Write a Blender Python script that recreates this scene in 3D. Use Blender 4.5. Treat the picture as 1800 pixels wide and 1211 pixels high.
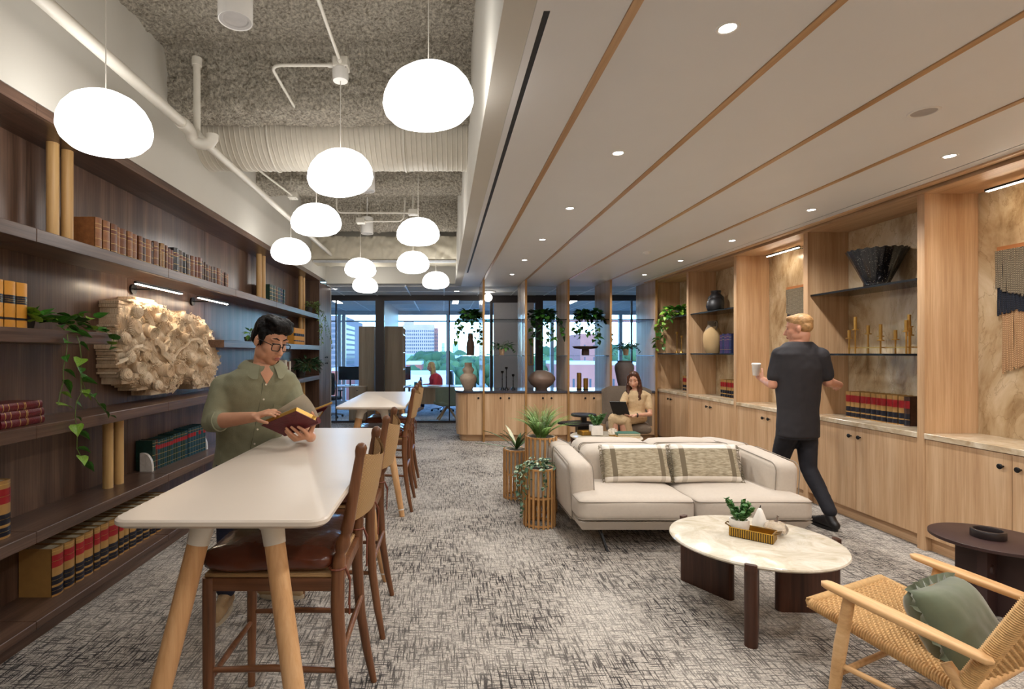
import bpy, bmesh, math, random
from mathutils import Vector, Matrix, noise
from math import sin, cos, pi, radians

scene = bpy.context.scene
COL = scene.collection
for _o in list(bpy.data.objects):
    bpy.data.objects.remove(_o)

# ------------------------------------------------------------------ camera
# eye 1.55 m above the carpet, looking straight down the room (+Y), shift lens
EYE = 1.55
FPX = 930.0                       # focal length in pixels of an 1800 px wide frame
VX, VY = 779.0, 620.5             # vanishing point of the room in that frame
cam_data = bpy.data.cameras.new('camera')
cam = bpy.data.objects.new('camera', cam_data)
COL.objects.link(cam)
cam.location = (0, 0, EYE)
cam.rotation_euler = (pi / 2, 0, 0)
cam_data.sensor_width = 36.0
cam_data.lens = FPX / 1800 * 36
cam_data.shift_x = (900 - VX) / 1800
cam_data.shift_y = (VY - 605.5) / 1800
cam_data.clip_start = 0.05
cam_data.clip_end = 4000
scene.camera = cam

# ------------------------------------------------------------------ view, world, sun
vs = scene.view_settings
scene.display_settings.display_device = 'sRGB'
vs.view_transform = 'Standard'
vs.look = 'None'
vs.exposure = 0.45
vs.gamma = 1.0
vs.use_curve_mapping = False

world = bpy.data.worlds.new('sky')
scene.world = world
world.use_nodes = True
wn = world.node_tree
wn.nodes.clear()
sky = wn.nodes.new('ShaderNodeTexSky')
sky.sky_type = 'NISHITA'
sky.sun_disc = False
sky.sun_elevation = radians(48)
sky.sun_rotation = radians(200)
sky.air_density = 1.0
sky.dust_density = 0.4
sky.ozone_density = 3.0
bgn = wn.nodes.new('ShaderNodeBackground')
bgn.inputs['Strength'].default_value = 1.05
wout = wn.nodes.new('ShaderNodeOutputWorld')
tint = wn.nodes.new('ShaderNodeMix')
tint.data_type = 'RGBA'
tint.blend_type = 'MULTIPLY'
tint.inputs['Factor'].default_value = 1.0
tint.inputs['B'].default_value = (0.56, 0.78, 1.0, 1)
wn.links.new(sky.outputs[0], tint.inputs['A'])
wn.links.new(tint.outputs['Result'], bgn.inputs[0])
wn.links.new(bgn.outputs[0], wout.inputs[0])

sd = bpy.data.lights.new('sun', 'SUN')
sd.energy = 0.4
sd.angle = radians(1.0)
sd.color = (1.0, 0.95, 0.88)
sun = bpy.data.objects.new('sun', sd)
COL.objects.link(sun)
sun.location = (30, -40, 60)
sun.rotation_euler = (radians(42), 0, radians(25))

DOWNLIGHT_W = 52.0
PENDANT_E = 4.6
LED_E = 60.0

# ------------------------------------------------------------------ helpers
R = random.Random(7)
ORD = ['first', 'second', 'third', 'fourth', 'fifth', 'sixth', 'seventh', 'eighth', 'ninth', 'tenth', 'eleventh', 'twelfth', 'thirteenth', 'fourteenth', 'fifteenth', 'sixteenth', 'seventeenth', 'eighteenth', 'nineteenth', 'twentieth']
ORD += ['twenty-' + q for q in ORD[:9]] + ['thirtieth'] + ['thirty-' + q for q in ORD[:9]]

def at(px, py, d):
    """a point of the room seen at pixel (px, py) of the 1800 px frame, d metres down the room"""
    return Vector(((px - VX) * d / FPX, d, EYE - (py - VY) * d / FPX))

def lin(c):
    c = c / 255.0
    return c / 12.92 if c <= 0.04045 else ((c + 0.055) / 1.055) ** 2.4

def rgb(r, g, b):
    return (lin(r), lin(g), lin(b), 1.0)

class MB:
    """collects shapes into one mesh"""
    def __init__(s):
        s.bm = bmesh.new()
        s.mi = 0
    def _tag(s, faces):
        for f in faces:
            f.material_index = s.mi
    def raw(s, verts, faces):
        vs_ = [s.bm.verts.new(v) for v in verts]
        fs = []
        for f in faces:
            try:
                fs.append(s.bm.faces.new([vs_[i] for i in f]))
            except ValueError:
                pass
        s._tag(fs)
        return s
    def box(s, x0, x1, y0, y1, z0, z1):
        v = [(x, y, z) for z in (z0, z1) for y in (y0, y1) for x in (x0, x1)]
        return s.raw(v, [(0, 2, 3, 1), (4, 5, 7, 6), (0, 1, 5, 4), (2, 6, 7, 3), (0, 4, 6, 2), (1, 3, 7, 5)])
    def obox(s, c, size, rot=None):
        hx, hy, hz = size[0] / 2, size[1] / 2, size[2] / 2
        c = Vector(c)
        v = []
        for z in (-hz, hz):
            for y in (-hy, hy):
                for x in (-hx, hx):
                    p = Vector((x, y, z))
                    v.append(c + (rot @ p if rot is not None else p))
        return s.raw(v, [(0, 2, 3, 1), (4, 5, 7, 6), (0, 1, 5, 4), (2, 6, 7, 3), (0, 4, 6, 2), (1, 3, 7, 5)])
    def rbox(s, x0, x1, y0, y1, z0, z1, r=0.01, seg=2, rot=None, c=None):
        """box with rounded edges"""
        n0 = set(s.bm.verts)
        f0 = set(s.bm.faces)
        s.box(x0, x1, y0, y1, z0, z1)
        nv = [v for v in s.bm.verts if v not in n0]
        ne = [e for e in s.bm.edges if e.verts[0] in nv and e.verts[1] in nv] if len(n0) == 0 else list({e for v in nv for e in v.link_edges})
        bmesh.ops.bevel(s.bm, geom=ne, offset=r, segments=seg, profile=0.5, affect='EDGES')
        if rot is not None:
            c = Vector(c)
            for v in s.bm.verts:
                if v not in n0:
                    v.co = c + rot @ (v.co - c)
        s._tag([f for f in s.bm.faces if f not in f0])
        return s
    def tube(s, pts, r, n=8, caps=True, closed=False):
        pts = [Vector(p) for p in pts]
        m = len(pts)
        rs = r if isinstance(r, (list, tuple)) else [r] * m
        up = None
        rings = []
        for i, p in enumerate(pts):
            if closed:
                t = pts[(i + 1) % m] - pts[i - 1]
            else:
                t = pts[min(i + 1, m - 1)] - pts[max(i - 1, 0)]
            if t.length < 1e-9:
                t = Vector((0, 0, 1))
            t.normalize()
            if up is None:
                up = Vector((0, 0, 1)) if abs(t.z) < 0.9 else Vector((1, 0, 0))
            a = t.cross(up)
            if a.length < 1e-6:
                a = t.cross(Vector((0, 1, 0)))
            a.normalize()
            b = a.cross(t).normalized()
            up = b
            rings.append([p + (a * cos(2 * pi * k / n) + b * sin(2 * pi * k / n)) * rs[i] for k in range(n)])
        v = [q for ring in rings for q in ring]
        f = []
        for i in range(m if closed else m - 1):
            j = (i + 1) % m
            for k in range(n):
                l = (k + 1) % n
                f.append((i * n + k, i * n + l, j * n + l, j * n + k))
        if caps and not closed:
            f.append(tuple(range(n - 1, -1, -1)))
            f.append(tuple((m - 1) * n + k for k in range(n)))
        return s.raw(v, f)
    def cyl(s, p0, p1, r0, r1=None, n=16):
        return s.tube([p0, p1], [r0, r0 if r1 is None else r1], n)
    def lathe(s, prof, c=(0, 0, 0), n=24, caps=True, sx=1.0, sy=1.0):
        v = []
        for (r, z) in prof:
            for k in range(n):
                a = 2 * pi * k / n
                v.append((c[0] + r * cos(a) * sx, c[1] + r * sin(a) * sy, c[2] + z))
        f = []
        for i in range(len(prof) - 1):
            for k in range(n):
                l = (k + 1) % n
                f.append((i * n + k, i * n + l, (i + 1) * n + l, (i + 1) * n + k))
        if caps:
            if prof[0][0] > 1e-6:
                f.append(tuple(range(n - 1, -1, -1)))
            if prof[-1][0] > 1e-6:
                f.append(tuple((len(prof) - 1) * n + k for k in range(n)))
        return s.raw(v, f)
    def ell(s, c, rad, rot=None, u=16, w=10):
        c = Vector(c)
        v = []
        for i in range(w + 1):
            th = pi * i / w
            for k in range(u):
                a = 2 * pi * k / u
                p = Vector((rad[0] * sin(th) * cos(a), rad[1] * sin(th) * sin(a), -rad[2] * cos(th)))
                v.append(c + (rot @ p if rot is not None else p))
        f = []
        for i in range(w):
            for k in range(u):
                l = (k + 1) % u
                f.append((i * u + k, i * u + l, (i + 1) * u + l, (i + 1) * u + k))
        return s.raw(v, f)
    def prism(s, poly, a0, a1, axis='z'):
        """poly: 2-D outline; axis z: (x,y), x: (y,z), y: (x,z)"""
        def P(p, h):
            return (p[0], p[1], h) if axis == 'z' else ((h, p[0], p[1]) if axis == 'x' else (p[0], h, p[1]))
        n = len(poly)
        v = [P(p, a0) for p in poly] + [P(p, a1) for p in poly]
        f = [tuple(range(n - 1, -1, -1)), tuple(range(n, 2 * n))]
        for k in range(n):
            l = (k + 1) % n
            f.append((k, l, n + l, n + k))
        return s.raw(v, f)
    def surf(s, fn, nu, nv, closed_u=False):
        v = [fn(i / (nu if closed_u else nu - 1), j / (nv - 1)) for j in range(nv) for i in range(nu)]
        f = []
        for j in range(nv - 1):
            for i in range(nu if closed_u else nu - 1):
                k = (i + 1) % nu
                f.append((j * nu + i, j * nu + k, (j + 1) * nu + k, (j + 1) * nu + i))
        return s.raw(v, f)
    def xform(s, M):
        for v in s.bm.verts:
            v.co = M @ v.co
        return s
    def mesh(s, name, clean=True):
        if clean:
            bmesh.ops.remove_doubles(s.bm, verts=s.bm.verts, dist=1e-6)
            bmesh.ops.recalc_face_normals(s.bm, faces=s.bm.faces)
        me = bpy.data.meshes.new(name)
        s.bm.to_mesh(me)
        s.bm.free()
        return me

ROOTM = {}

def smooth_mesh(me, ang=35):
    me.polygons.foreach_set('use_smooth', [True] * len(me.polygons))
    if ang < 180:
        me.set_sharp_from_angle(angle=radians(ang))

def obj(name, mb, mats, parent=None, smooth=0, label=None, cat=None, group=None, kind=None, world=False, loc=None):
    """link one mesh object; smooth = edge angle below which shading is smooth (0: flat)"""
    me = mb.mesh(name) if isinstance(mb, MB) else mb
    if not isinstance(mats, (list, tuple)):
        mats = [mats]
    if len(me.materials) == 0:
        for m in mats:
            me.materials.append(m)
    if smooth:
        smooth_mesh(me, smooth)
    o = bpy.data.objects.new(name, me)
    COL.objects.link(o)
    if parent is not None:
        o.parent = parent
        M = ROOTM.get(parent.name)
        if M is not None:
            ROOTM[o.name] = M
            if world:
                me.transform(M.inverted())
    if loc is not None:
        o.location = loc
    tag(o, label, cat, group, kind)
    return o

def tag(o, label=None, cat=None, group=None, kind=None):
    if label: o['label'] = label
    if cat: o['category'] = cat
    if group: o['group'] = group
    if kind: o['kind'] = kind
    return o

def thing(name, label, cat, loc=(0, 0, 0), rotz=0.0, group=None, kind=None):
    o = bpy.data.objects.new(name, None)
    o.empty_display_size = 0.05
    COL.objects.link(o)
    o.location = loc
    o.rotation_euler = (0, 0, rotz)
    ROOTM[o.name] = Matrix.Translation(Vector(loc)) @ Matrix.Rotation(rotz, 4, 'Z')
    return tag(o, label, cat, group, kind)

def inst(src, name, parent=None, loc=(0, 0, 0), rot=(0, 0, 0), scale=(1, 1, 1)):
    """another object on the same mesh data"""
    o = bpy.data.objects.new(name, src.data if hasattr(src, 'data') else src)
    COL.objects.link(o)
    o.parent = parent
    o.location = loc
    o.rotation_euler = rot
    o.scale = scale
    return o

KIDS = {}
def copy_tree(o, loc=None, rotz=None, label=None, group=None, parent=None):
    c = o.copy()
    COL.objects.link(c)
    if parent is not None:
        c.parent = parent
    if loc is not None:
        c.location = loc
    if rotz is not None:
        c.rotation_euler = (0, 0, rotz)
    if label: c['label'] = label
    if group: c['group'] = group
    for ch in [k for k in bpy.data.objects if k.parent == o]:
        copy_tree(ch, parent=c)
    return c

def rotz(a):
    return Matrix.Rotation(a, 3, 'Z')

def euler(x, y, z):
    from mathutils import Euler
    return Euler((x, y, z)).to_matrix()

# ------------------------------------------------------------------ materials
MATS = {}

def new_mat(name):
    m = bpy.data.materials.new(name)
    m.use_nodes = True
    MATS[name] = m
    nt = m.node_tree
    return m, nt, nt.nodes['Principled BSDF']

def plain(name, col, rough=0.5, metal=0.0, spec=0.5, var=0.06, vscale=18.0, bump=0.0, bscale=60.0, trans=0.0, coat=0.0, sheen=0.0):
    """paint, metal, leather, cloth ...: one colour with a little procedural variation"""
    if name in MATS: return MATS[name]
    m, nt, b = new_mat(name)
    tc = nt.nodes.new('ShaderNodeTexCoord')
    nz = nt.nodes.new('ShaderNodeTexNoise')
    nz.inputs['Scale'].default_value = vscale
    nz.inputs['Detail'].default_value = 4
    nt.links.new(tc.outputs['Object'], nz.inputs['Vector'])
    rp = nt.nodes.new('ShaderNodeValToRGB')
    rp.color_ramp.elements[0].position = 0.3
    rp.color_ramp.elements[1].position = 0.7
    c = col
    rp.color_ramp.elements[0].color = tuple(max(0, x * (1 - var)) for x in c[:3]) + (1,)
    rp.color_ramp.elements[1].color = tuple(min(1, x * (1 + var)) for x in c[:3]) + (1,)
    nt.links.new(nz.outputs['Fac'], rp.inputs['Fac'])
    nt.links.new(rp.outputs['Color'], b.inputs['Base Color'])
    b.inputs['Roughness'].default_value = rough
    b.inputs['Metallic'].default_value = metal
    b.inputs['Specular IOR Level'].default_value = spec
    b.inputs['Transmission Weight'].default_value = trans
    b.inputs['Coat Weight'].default_value = coat
    b.inputs['Sheen Weight'].default_value = sheen
    if bump > 0:
        n2 = nt.nodes.new('ShaderNodeTexNoise')
        n2.inputs['Scale'].default_value = bscale
        n2.inputs['Detail'].default_value = 3
        nt.links.new(tc.outputs['Object'], n2.inputs['Vector'])
        bp = nt.nodes.new('ShaderNodeBump')
        bp.inputs['Strength'].default_value = bump
        bp.inputs['Distance'].default_value = 0.01
        nt.links.new(n2.outputs['Fac'], bp.inputs['Height'])
        nt.links.new(bp.outputs['Normal'], b.inputs['Normal'])
    return m

def wood(name, dark, mid, light, axis='z', scale=1.0, rough=0.45, spec=0.4, stretch=14.0, coat=0.0):
    if name in MATS: return MATS[name]
    m, nt, b = new_mat(name)
    tc = nt.nodes.new('ShaderNodeTexCoord')
    mp = nt.nodes.new('ShaderNodeMapping')
    s = [stretch * scale * 5] * 3
    s['xyz'.index(axis)] = scale * 2.2
    mp.inputs['Scale'].default_value = s
    nt.links.new(tc.outputs['Object'], mp.inputs['Vector'])
    n1 = nt.nodes.new('ShaderNodeTexNoise')
    n1.inputs['Scale'].default_value = 1.0
    n1.inputs['Detail'].default_value = 5
    n1.inputs['Roughness'].default_value = 0.6
    n1.inputs['Distortion'].default_value = 0.4
    nt.links.new(mp.outputs[0], n1.inputs['Vector'])
    mp2 = nt.nodes.new('ShaderNodeMapping')
    s2 = [scale * 9] * 3
    s2['xyz'.index(axis)] = scale * 0.5
    mp2.inputs['Scale'].default_value = s2
    nt.links.new(tc.outputs['Object'], mp2.inputs['Vector'])
    n2 = nt.nodes.new('ShaderNodeTexNoise')
    n2.inputs['Scale'].default_value = 1.0
    n2.inputs['Detail'].default_value = 2
    nt.links.new(mp2.outputs[0], n2.inputs['Vector'])
    mx = nt.nodes.new('ShaderNodeMath')
    mx.operation = 'MULTIPLY_ADD'
    mx.inputs[1].default_value = 0.55
    nt.links.new(n2.outputs['Fac'], mx.inputs[0])
    m2 = nt.nodes.new('ShaderNodeMath')
    m2.operation = 'MULTIPLY'
    m2.inputs[1].default_value = 0.45
    nt.links.new(n1.outputs['Fac'], m2.inputs[0])
    nt.links.new(m2.outputs[0], mx.inputs[2])
    rp = nt.nodes.new('ShaderNodeValToRGB')
    rp.color_ramp.elements[0].position = 0.36
    rp.color_ramp.elements[0].color = dark
    rp.color_ramp.elements[1].position = 0.64
    rp.color_ramp.elements[1].color = light
    e = rp.color_ramp.elements.new(0.5)
    e.color = mid
    nt.links.new(mx.outputs[0], rp.inputs['Fac'])
    nt.links.new(rp.outputs['Color'], b.inputs['Base Color'])
    b.inputs['Roughness'].default_value = rough
    b.inputs['Specular IOR Level'].default_value = spec
    b.inputs['Coat Weight'].default_value = coat
    bp = nt.nodes.new('ShaderNodeBump')
    bp.inputs['Strength'].default_value = 0.12
    bp.inputs['Distance'].default_value = 0.004
    nt.links.new(n1.outputs['Fac'], bp.inputs['Height'])
    nt.links.new(bp.outputs['Normal'], b.inputs['Normal'])
    return m

def glow(name, col, strength):
    if name in MATS: return MATS[name]
    m, nt, b = new_mat(name)
    b.inputs['Base Color'].default_value = (0.9, 0.88, 0.85, 1)
    b.inputs['Emission Color'].default_value = col
    b.inputs['Emission Strength'].default_value = strength
    b.inputs['Roughness'].default_value = 0.35
    return m

def glass(name, tint=(0.93, 0.97, 1.0, 1), mixf=0.12, rough=0.02):
    """thin architectural pane: mostly clear with a mirror sheen"""
    if name in MATS: return MATS[name]
    m, nt, b = new_mat(name)
    nt.nodes.remove(b)
    out = nt.nodes['Material Output']
    tr = nt.nodes.new('ShaderNodeBsdfTransparent')
    tr.inputs['Color'].default_value = tint
    gl = nt.nodes.new('ShaderNodeBsdfGlossy')
    gl.inputs['Roughness'].default_value = rough
    fr = nt.nodes.new('ShaderNodeLayerWeight')
    fr.inputs['Blend'].default_value = mixf
    mx = nt.nodes.new('ShaderNodeMixShader')
    nt.links.new(fr.outputs['Fresnel'], mx.inputs['Fac'])
    nt.links.new(tr.outputs[0], mx.inputs[1])
    nt.links.new(gl.outputs[0], mx.inputs[2])
    nt.links.new(mx.outputs[0], out.inputs['Surface'])
    return m

def carpet_mat():
    m, nt, b = new_mat('carpet')
    tc = nt.nodes.new('ShaderNodeTexCoord')
    L = nt.links
    def stroke(sc, rot, lo, hi, det=3.0, dist=0.6):
        mp = nt.nodes.new('ShaderNodeMapping')
        mp.inputs['Scale'].default_value = sc
        mp.inputs['Rotation'].default_value = (0, 0, rot)
        L.new(tc.outputs['Object'], mp.inputs['Vector'])
        n = nt.nodes.new('ShaderNodeTexNoise')
        n.inputs['Scale'].default_value = 1
        n.inputs['Detail'].default_value = det
        n.inputs['Distortion'].default_value = dist
        L.new(mp.outputs[0], n.inputs['Vector'])
        r = nt.nodes.new('ShaderNodeMapRange')
        r.inputs['From Min'].default_value = lo
        r.inputs['From Max'].default_value = hi
        L.new(n.outputs['Fac'], r.inputs['Value'])
        return r.outputs[0]
    a = stroke((10, 130, 1), 0.05, 0.525, 0.575, 4.0, 0.7)
    c = stroke((120, 8, 1), -0.05, 0.52, 0.57, 4.0, 0.7)
    patch = stroke((1.7, 1.7, 1), 0.3, 0.34, 0.66, 5.0)
    fine = stroke((95, 95, 1), 0.2, 0.3, 0.7, 4.0)
    def math_(op, p, q):
        n = nt.nodes.new('ShaderNodeMath')
        n.operation = op
        n.use_clamp = True
        for k, x in enumerate((p, q)):
            if isinstance(x, (int, float)): n.inputs[k].default_value = x
            else: L.new(x, n.inputs[k])
        return n.outputs[0]
    s = math_('MAXIMUM', a, c)
    s = math_('MULTIPLY', s, math_('ADD', math_('MULTIPLY', patch, 0.55), 0.52))
    base = nt.nodes.new('ShaderNodeMix')
    base.data_type = 'RGBA'
    base.inputs['A'].default_value = rgb(158, 150, 142)
    base.inputs['B'].default_value = rgb(226, 218, 206)
    L.new(fine, base.inputs['Factor'])
    warm = nt.nodes.new('ShaderNodeMix')
    warm.data_type = 'RGBA'
    L.new(math_('MULTIPLY', patch, 0.35), warm.inputs['Factor'])
    L.new(base.outputs['Result'], warm.inputs['A'])
    warm.inputs['B'].default_value = rgb(150, 138, 126)
    dk = nt.nodes.new('ShaderNodeMix')
    dk.data_type = 'RGBA'
    L.new(s, dk.inputs['Factor'])
    L.new(warm.outputs['Result'], dk.inputs['A'])
    dk.inputs['B'].default_value = rgb(52, 48, 48)
    L.new(dk.outputs['Result'], b.inputs['Base Color'])
    b.inputs['Roughness'].default_value = 0.95
    b.inputs['Specular IOR Level'].default_value = 0.1
    b.inputs['Sheen Weight'].default_value = 0.1
    bp = nt.nodes.new('ShaderNodeBump')
    bp.inputs['Strength'].default_value = 0.35
    bp.inputs['Distance'].default_value = 0.006
    L.new(fine, bp.inputs['Height'])
    L.new(bp.outputs['Normal'], b.inputs['Normal'])
    return m

def stone_mat(name, cols, scale, rough=0.25, vein=None, stretch=(1, 1, 1), veinw=0.04):
    m, nt, b = new_mat(name)
    L = nt.links
    tc = nt.nodes.new('ShaderNodeTexCoord')
    mp = nt.nodes.new('ShaderNodeMapping')
    mp.inputs['Scale'].default_value = stretch
    L.new(tc.outputs['Object'], mp.inputs['Vector'])
    n = nt.nodes.new('ShaderNodeTexNoise')
    n.inputs['Scale'].default_value = scale
    n.inputs['Detail'].default_value = 8
    n.inputs['Roughness'].default_value = 0.62
    n.inputs['Distortion'].default_value = 1.3
    L.new(mp.outputs[0], n.inputs['Vector'])
    rp = nt.nodes.new('ShaderNodeValToRGB')
    els = rp.color_ramp.elements
    k = len(cols)
    els[0].position = 0.32
    els[0].color = cols[0]
    els[1].position = 0.68
    els[1].color = cols[-1]
    for i in range(1, k - 1):
        e = els.new(0.32 + 0.36 * i / (k - 1))
        e.color = cols[i]
    L.new(n.outputs['Fac'], rp.inputs['Fac'])
    last = rp.outputs['Color']
    if vein:
        v = nt.nodes.new('ShaderNodeTexVoronoi')
        v.feature = 'DISTANCE_TO_EDGE'
        v.inputs['Scale'].default_value = scale * 2.4
        ad = nt.nodes.new('ShaderNodeMix')
        ad.data_type = 'RGBA'
        ad.blend_type = 'LINEAR_LIGHT'
        ad.inputs['Factor'].default_value = 0.25
        L.new(mp.outputs[0], ad.inputs['A'])
        L.new(n.outputs['Color'], ad.inputs['B'])
        L.new(ad.outputs['Result'], v.inputs['Vector'])
        r2 = nt.nodes.new('ShaderNodeMapRange')
        r2.inputs['From Min'].default_value = 0.0
        r2.inputs['From Max'].default_value = veinw
        r2.inputs['To Min'].default_value = 0.45
        r2.inputs['To Max'].default_value = 0.0
        L.new(v.outputs['Distance'], r2.inputs['Value'])
        mx = nt.nodes.new('ShaderNodeMix')
        mx.data_type = 'RGBA'
        L.new(r2.outputs[0], mx.inputs['Factor'])
        L.new(last, mx.inputs['A'])
        mx.inputs['B'].default_value = vein
        last = mx.outputs['Result']
    L.new(last, b.inputs['Base Color'])
    b.inputs['Roughness'].default_value = rough
    return m

def fluff_mat():
    m, nt, b = new_mat('sprayed_fireproofing')
    L = nt.links
    tc = nt.nodes.new('ShaderNodeTexCoord')
    n = nt.nodes.new('ShaderNodeTexNoise')
    n.inputs['Scale'].default_value = 42
    n.inputs['Detail'].default_value = 5
    n.inputs['Roughness'].default_value = 0.7
    L.new(tc.outputs['Object'], n.inputs['Vector'])
    rp = nt.nodes.new('ShaderNodeValToRGB')
    rp.color_ramp.elements[0].position = 0.36
    rp.color_ramp.elements[0].color = rgb(160, 149, 131)
    rp.color_ramp.elements[1].position = 0.62
    rp.color_ramp.elements[1].color = rgb(246, 238, 222)
    L.new(n.outputs['Fac'], rp.inputs['Fac'])
    L.new(rp.outputs['Color'], b.inputs['Base Color'])
    b.inputs['Roughness'].default_value = 1.0
    b.inputs['Specular IOR Level'].default_value = 0.05
    bp = nt.nodes.new('ShaderNodeBump')
    bp.inputs['Strength'].default_value = 1.0
    bp.inputs['Distance'].default_value = 0.06
    L.new(n.outputs['Fac'], bp.inputs['Height'])
    L.new(bp.outputs['Normal'], b.inputs['Normal'])
    return m

CARPET = carpet_mat()
FLUFF = fluff_mat()
W_D, W_M, W_L = rgb(66, 47, 38), rgb(92, 69, 57), rgb(120, 93, 77)
WAL_Z = wood('walnut_upright', W_D, W_M, W_L, 'z', rough=0.3, spec=0.6)
WAL_Y = wood('walnut_lengthwise', W_D, W_M, W_L, 'y', rough=0.3, spec=0.6)
O_D, O_M, O_L = rgb(182, 142, 104), rgb(202, 164, 125), rgb(218, 184, 146)
OAK_Z = wood('oak_upright', O_D, O_M, O_L, 'z', rough=0.45)
OAK_Y = wood('oak_lengthwise', O_D, O_M, O_L, 'y', rough=0.45)
OAK_X = wood('oak_crosswise', O_D, O_M, O_L, 'x', rough=0.45)
POLE = wood('pale_beech_round', rgb(190, 148, 92), rgb(206, 166, 108), rgb(218, 181, 124), 'z', rough=0.4)
PAINT = plain('wall_paint', rgb(204, 200, 190), 0.75, var=0.015, vscale=3)
CEILP = plain('ceiling_paint', rgb(226, 226, 226), 0.5, var=0.012, vscale=3)
PIPEP = plain('painted_pipe', rgb(222, 217, 205), 0.45, var=0.02)
WHITE = plain('white_enamel', rgb(236, 233, 228), 0.35, var=0.01)
DBRZ = plain('dark_bronze_frame', rgb(52, 46, 46), 0.45, metal=0.2, var=0.05)
BLACK = plain('matte_black', rgb(24, 23, 25), 0.5, var=0.08)
BLKMET = plain('black_metal', rgb(22, 22, 24), 0.35, metal=0.4, var=0.08)
STEEL = plain('brushed_steel', rgb(170, 172, 176), 0.3, metal=0.9, var=0.04)
BRASS = plain('brass', rgb(196, 154, 84), 0.28, metal=0.9, var=0.06)
GLASS = glass('clear_pane')
SHELFGL = glass('smoked_shelf_glass', (0.55, 0.58, 0.60, 1), 0.3)
CLRSHELF = glass('clear_shelf_glass', (0.86, 0.93, 0.95, 1), 0.3)
TRAV = stone_mat('travertine', [rgb(140, 112, 78), rgb(182, 156, 120), rgb(205, 184, 150), rgb(222, 206, 178)], 1.6, 0.22, vein=rgb(128, 98, 64), stretch=(1, 1.5, 0.75), veinw=0.02)
TRAVTOP = stone_mat('travertine_top', [rgb(176, 150, 116), rgb(206, 188, 160), rgb(228, 214, 192)], 4.0, 0.18)

# room lines
XL, XB = -2.19, -2.52             # front and back of the dark bookcase
XR, XW = 3.78, 4.20               # front and back of the oak wall unit
ZC = 2.83                         # lower ceiling
XBK = 0.221                       # bulkhead between the high deck and the lower ceiling
ZD = 3.95                         # sprayed deck
YEND = 9.9                        # end wall of the high part
YGL = 11.8                        # glass partition
YF, YX = -3.2, 16.2               # wall behind the viewer, facade
# ================================================================== structure
def struct(name, mb, mat, smooth=0, label=None):
    return obj(name, mb, mat, smooth=smooth, kind='structure', label=label)

struct('floor', MB().box(-6.0, 9.0, YF - 0.1, YX + 0.1, -0.12, 0.0), CARPET)
struct('wall_left', MB().box(-2.75, XB - 0.02, YF, 9.43, 0.0, 2.9), PAINT)
struct('wall_upper_left', MB().box(-2.75, XL - 0.005, YF, YEND + 0.2, 2.905, 4.3), PAINT)
struct('wall_front', MB().box(-2.75, 4.6, YF - 0.15, YF, 0, 4.3), PAINT)
struct('wall_end', MB().box(XL - 0.005, XBK, YEND, YEND + 0.2, ZC + 0.02, 4.3), PAINT)
struct('wall_bulkhead', MB().box(XBK, XBK + 0.12, YF, YEND + 0.2, ZC, 4.3), PAINT)

# sprayed deck with its three sprayed beams: displaced geometry
def fluff_sheet(fn, nu, nv, amp=0.03):
    mb = MB()
    def g(u, v):
        p, n = fn(u, v)
        k = noise.noise(p * 14) * 0.6 + noise.noise(p * 34) * 0.5 + noise.noise(p * 5) * 0.5
        return p + n * (k * amp)
    return mb.surf(g, nu, nv)
def deck_profile(y0, y1, beams, n):
    """(y,z) polyline of the underside with rounded beams, resampled to n"""
    pts = [(y0, ZD)]
    for (b0, b1, zb) in beams:
        pts += [(b0 - 0.05, ZD), (b0, ZD - 0.05), (b0 + 0.01, zb + 0.06), (b0 + 0.05, zb), (b1 - 0.04, zb), (b1, zb + 0.05), (b1 + 0.01, ZD - 0.05), (b1 + 0.06, ZD)]
    pts.append((y1, ZD))
    seg = [0]
    for a, b in zip(pts, pts[1:]):
        seg.append(seg[-1] + math.hypot(b[0] - a[0], b[1] - a[1]))
    out = []
    for i in range(n):
        t = seg[-1] * i / (n - 1)
        k = max(j for j in range(len(seg)) if seg[j] <= t + 1e-9)
        k = min(k, len(pts) - 2)
        f = (t - seg[k]) / (seg[k + 1] - seg[k])
        a, b = pts[k], pts[k + 1]
        nrm = Vector((0, -(b[1] - a[1]), (b[0] - a[0])))
        nrm.normalize()
        out.append((a[0] + f * (b[0] - a[0]), a[1] + f * (b[1] - a[1]), -nrm))
    return out
NP = 760
PROF = deck_profile(0.8, YEND + 0.1, [(4.2, 4.58, 3.50), (6.2, 6.6, 3.50), (8.2, 8.55, 3.50)], NP)
def deckfn(u, v):
    y, z, n = PROF[min(NP - 1, int(round(v * (NP - 1))))]
    return Vector((XL - 0.03 + u * (XBK - XL + 0.06), y, z)), n
struct('ceiling_deck', fluff_sheet(deckfn, 190, NP, 0.034), FLUFF, smooth=180)
struct('ceiling_deck_near', MB().box(XL - 0.1, XBK + 0.1, YF, 0.82, ZD, ZD + 0.1), FLUFF)

# lower drywall ceiling: slabs between the flush oak strips
SX = [0.708, 1.446, 2.188, 2.928]
YCE = 10.17
mb = MB()
mb.box(XBK + 0.121, 4.6, YF, YCE, ZC + 0.008, ZC + 0.2)
xs = [XBK + 0.121] + SX + [3.545]
hw = 0.020
SLOTX = 0.389
for i in range(len(xs) - 1):
    a = xs[i] + (hw if i else 0)
    b = xs[i + 1] - (hw if i < len(xs) - 2 else 0)
    if i == 0:
        mb.box(a, SLOTX - 0.0125, YF, YCE, ZC, ZC + 0.0085)
        mb.box(SLOTX + 0.0125, b, YF, YCE, ZC, ZC + 0.0085)
        mb.box(SLOTX - 0.0126, SLOTX + 0.0126, YF, 1.98, ZC, ZC + 0.0085)
        mb.box(SLOTX - 0.0126, SLOTX + 0.0126, 8.47, YCE, ZC, ZC + 0.0085)
    else:
        mb.box(a, b, YF, YCE, ZC, ZC + 0.0085)
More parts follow.
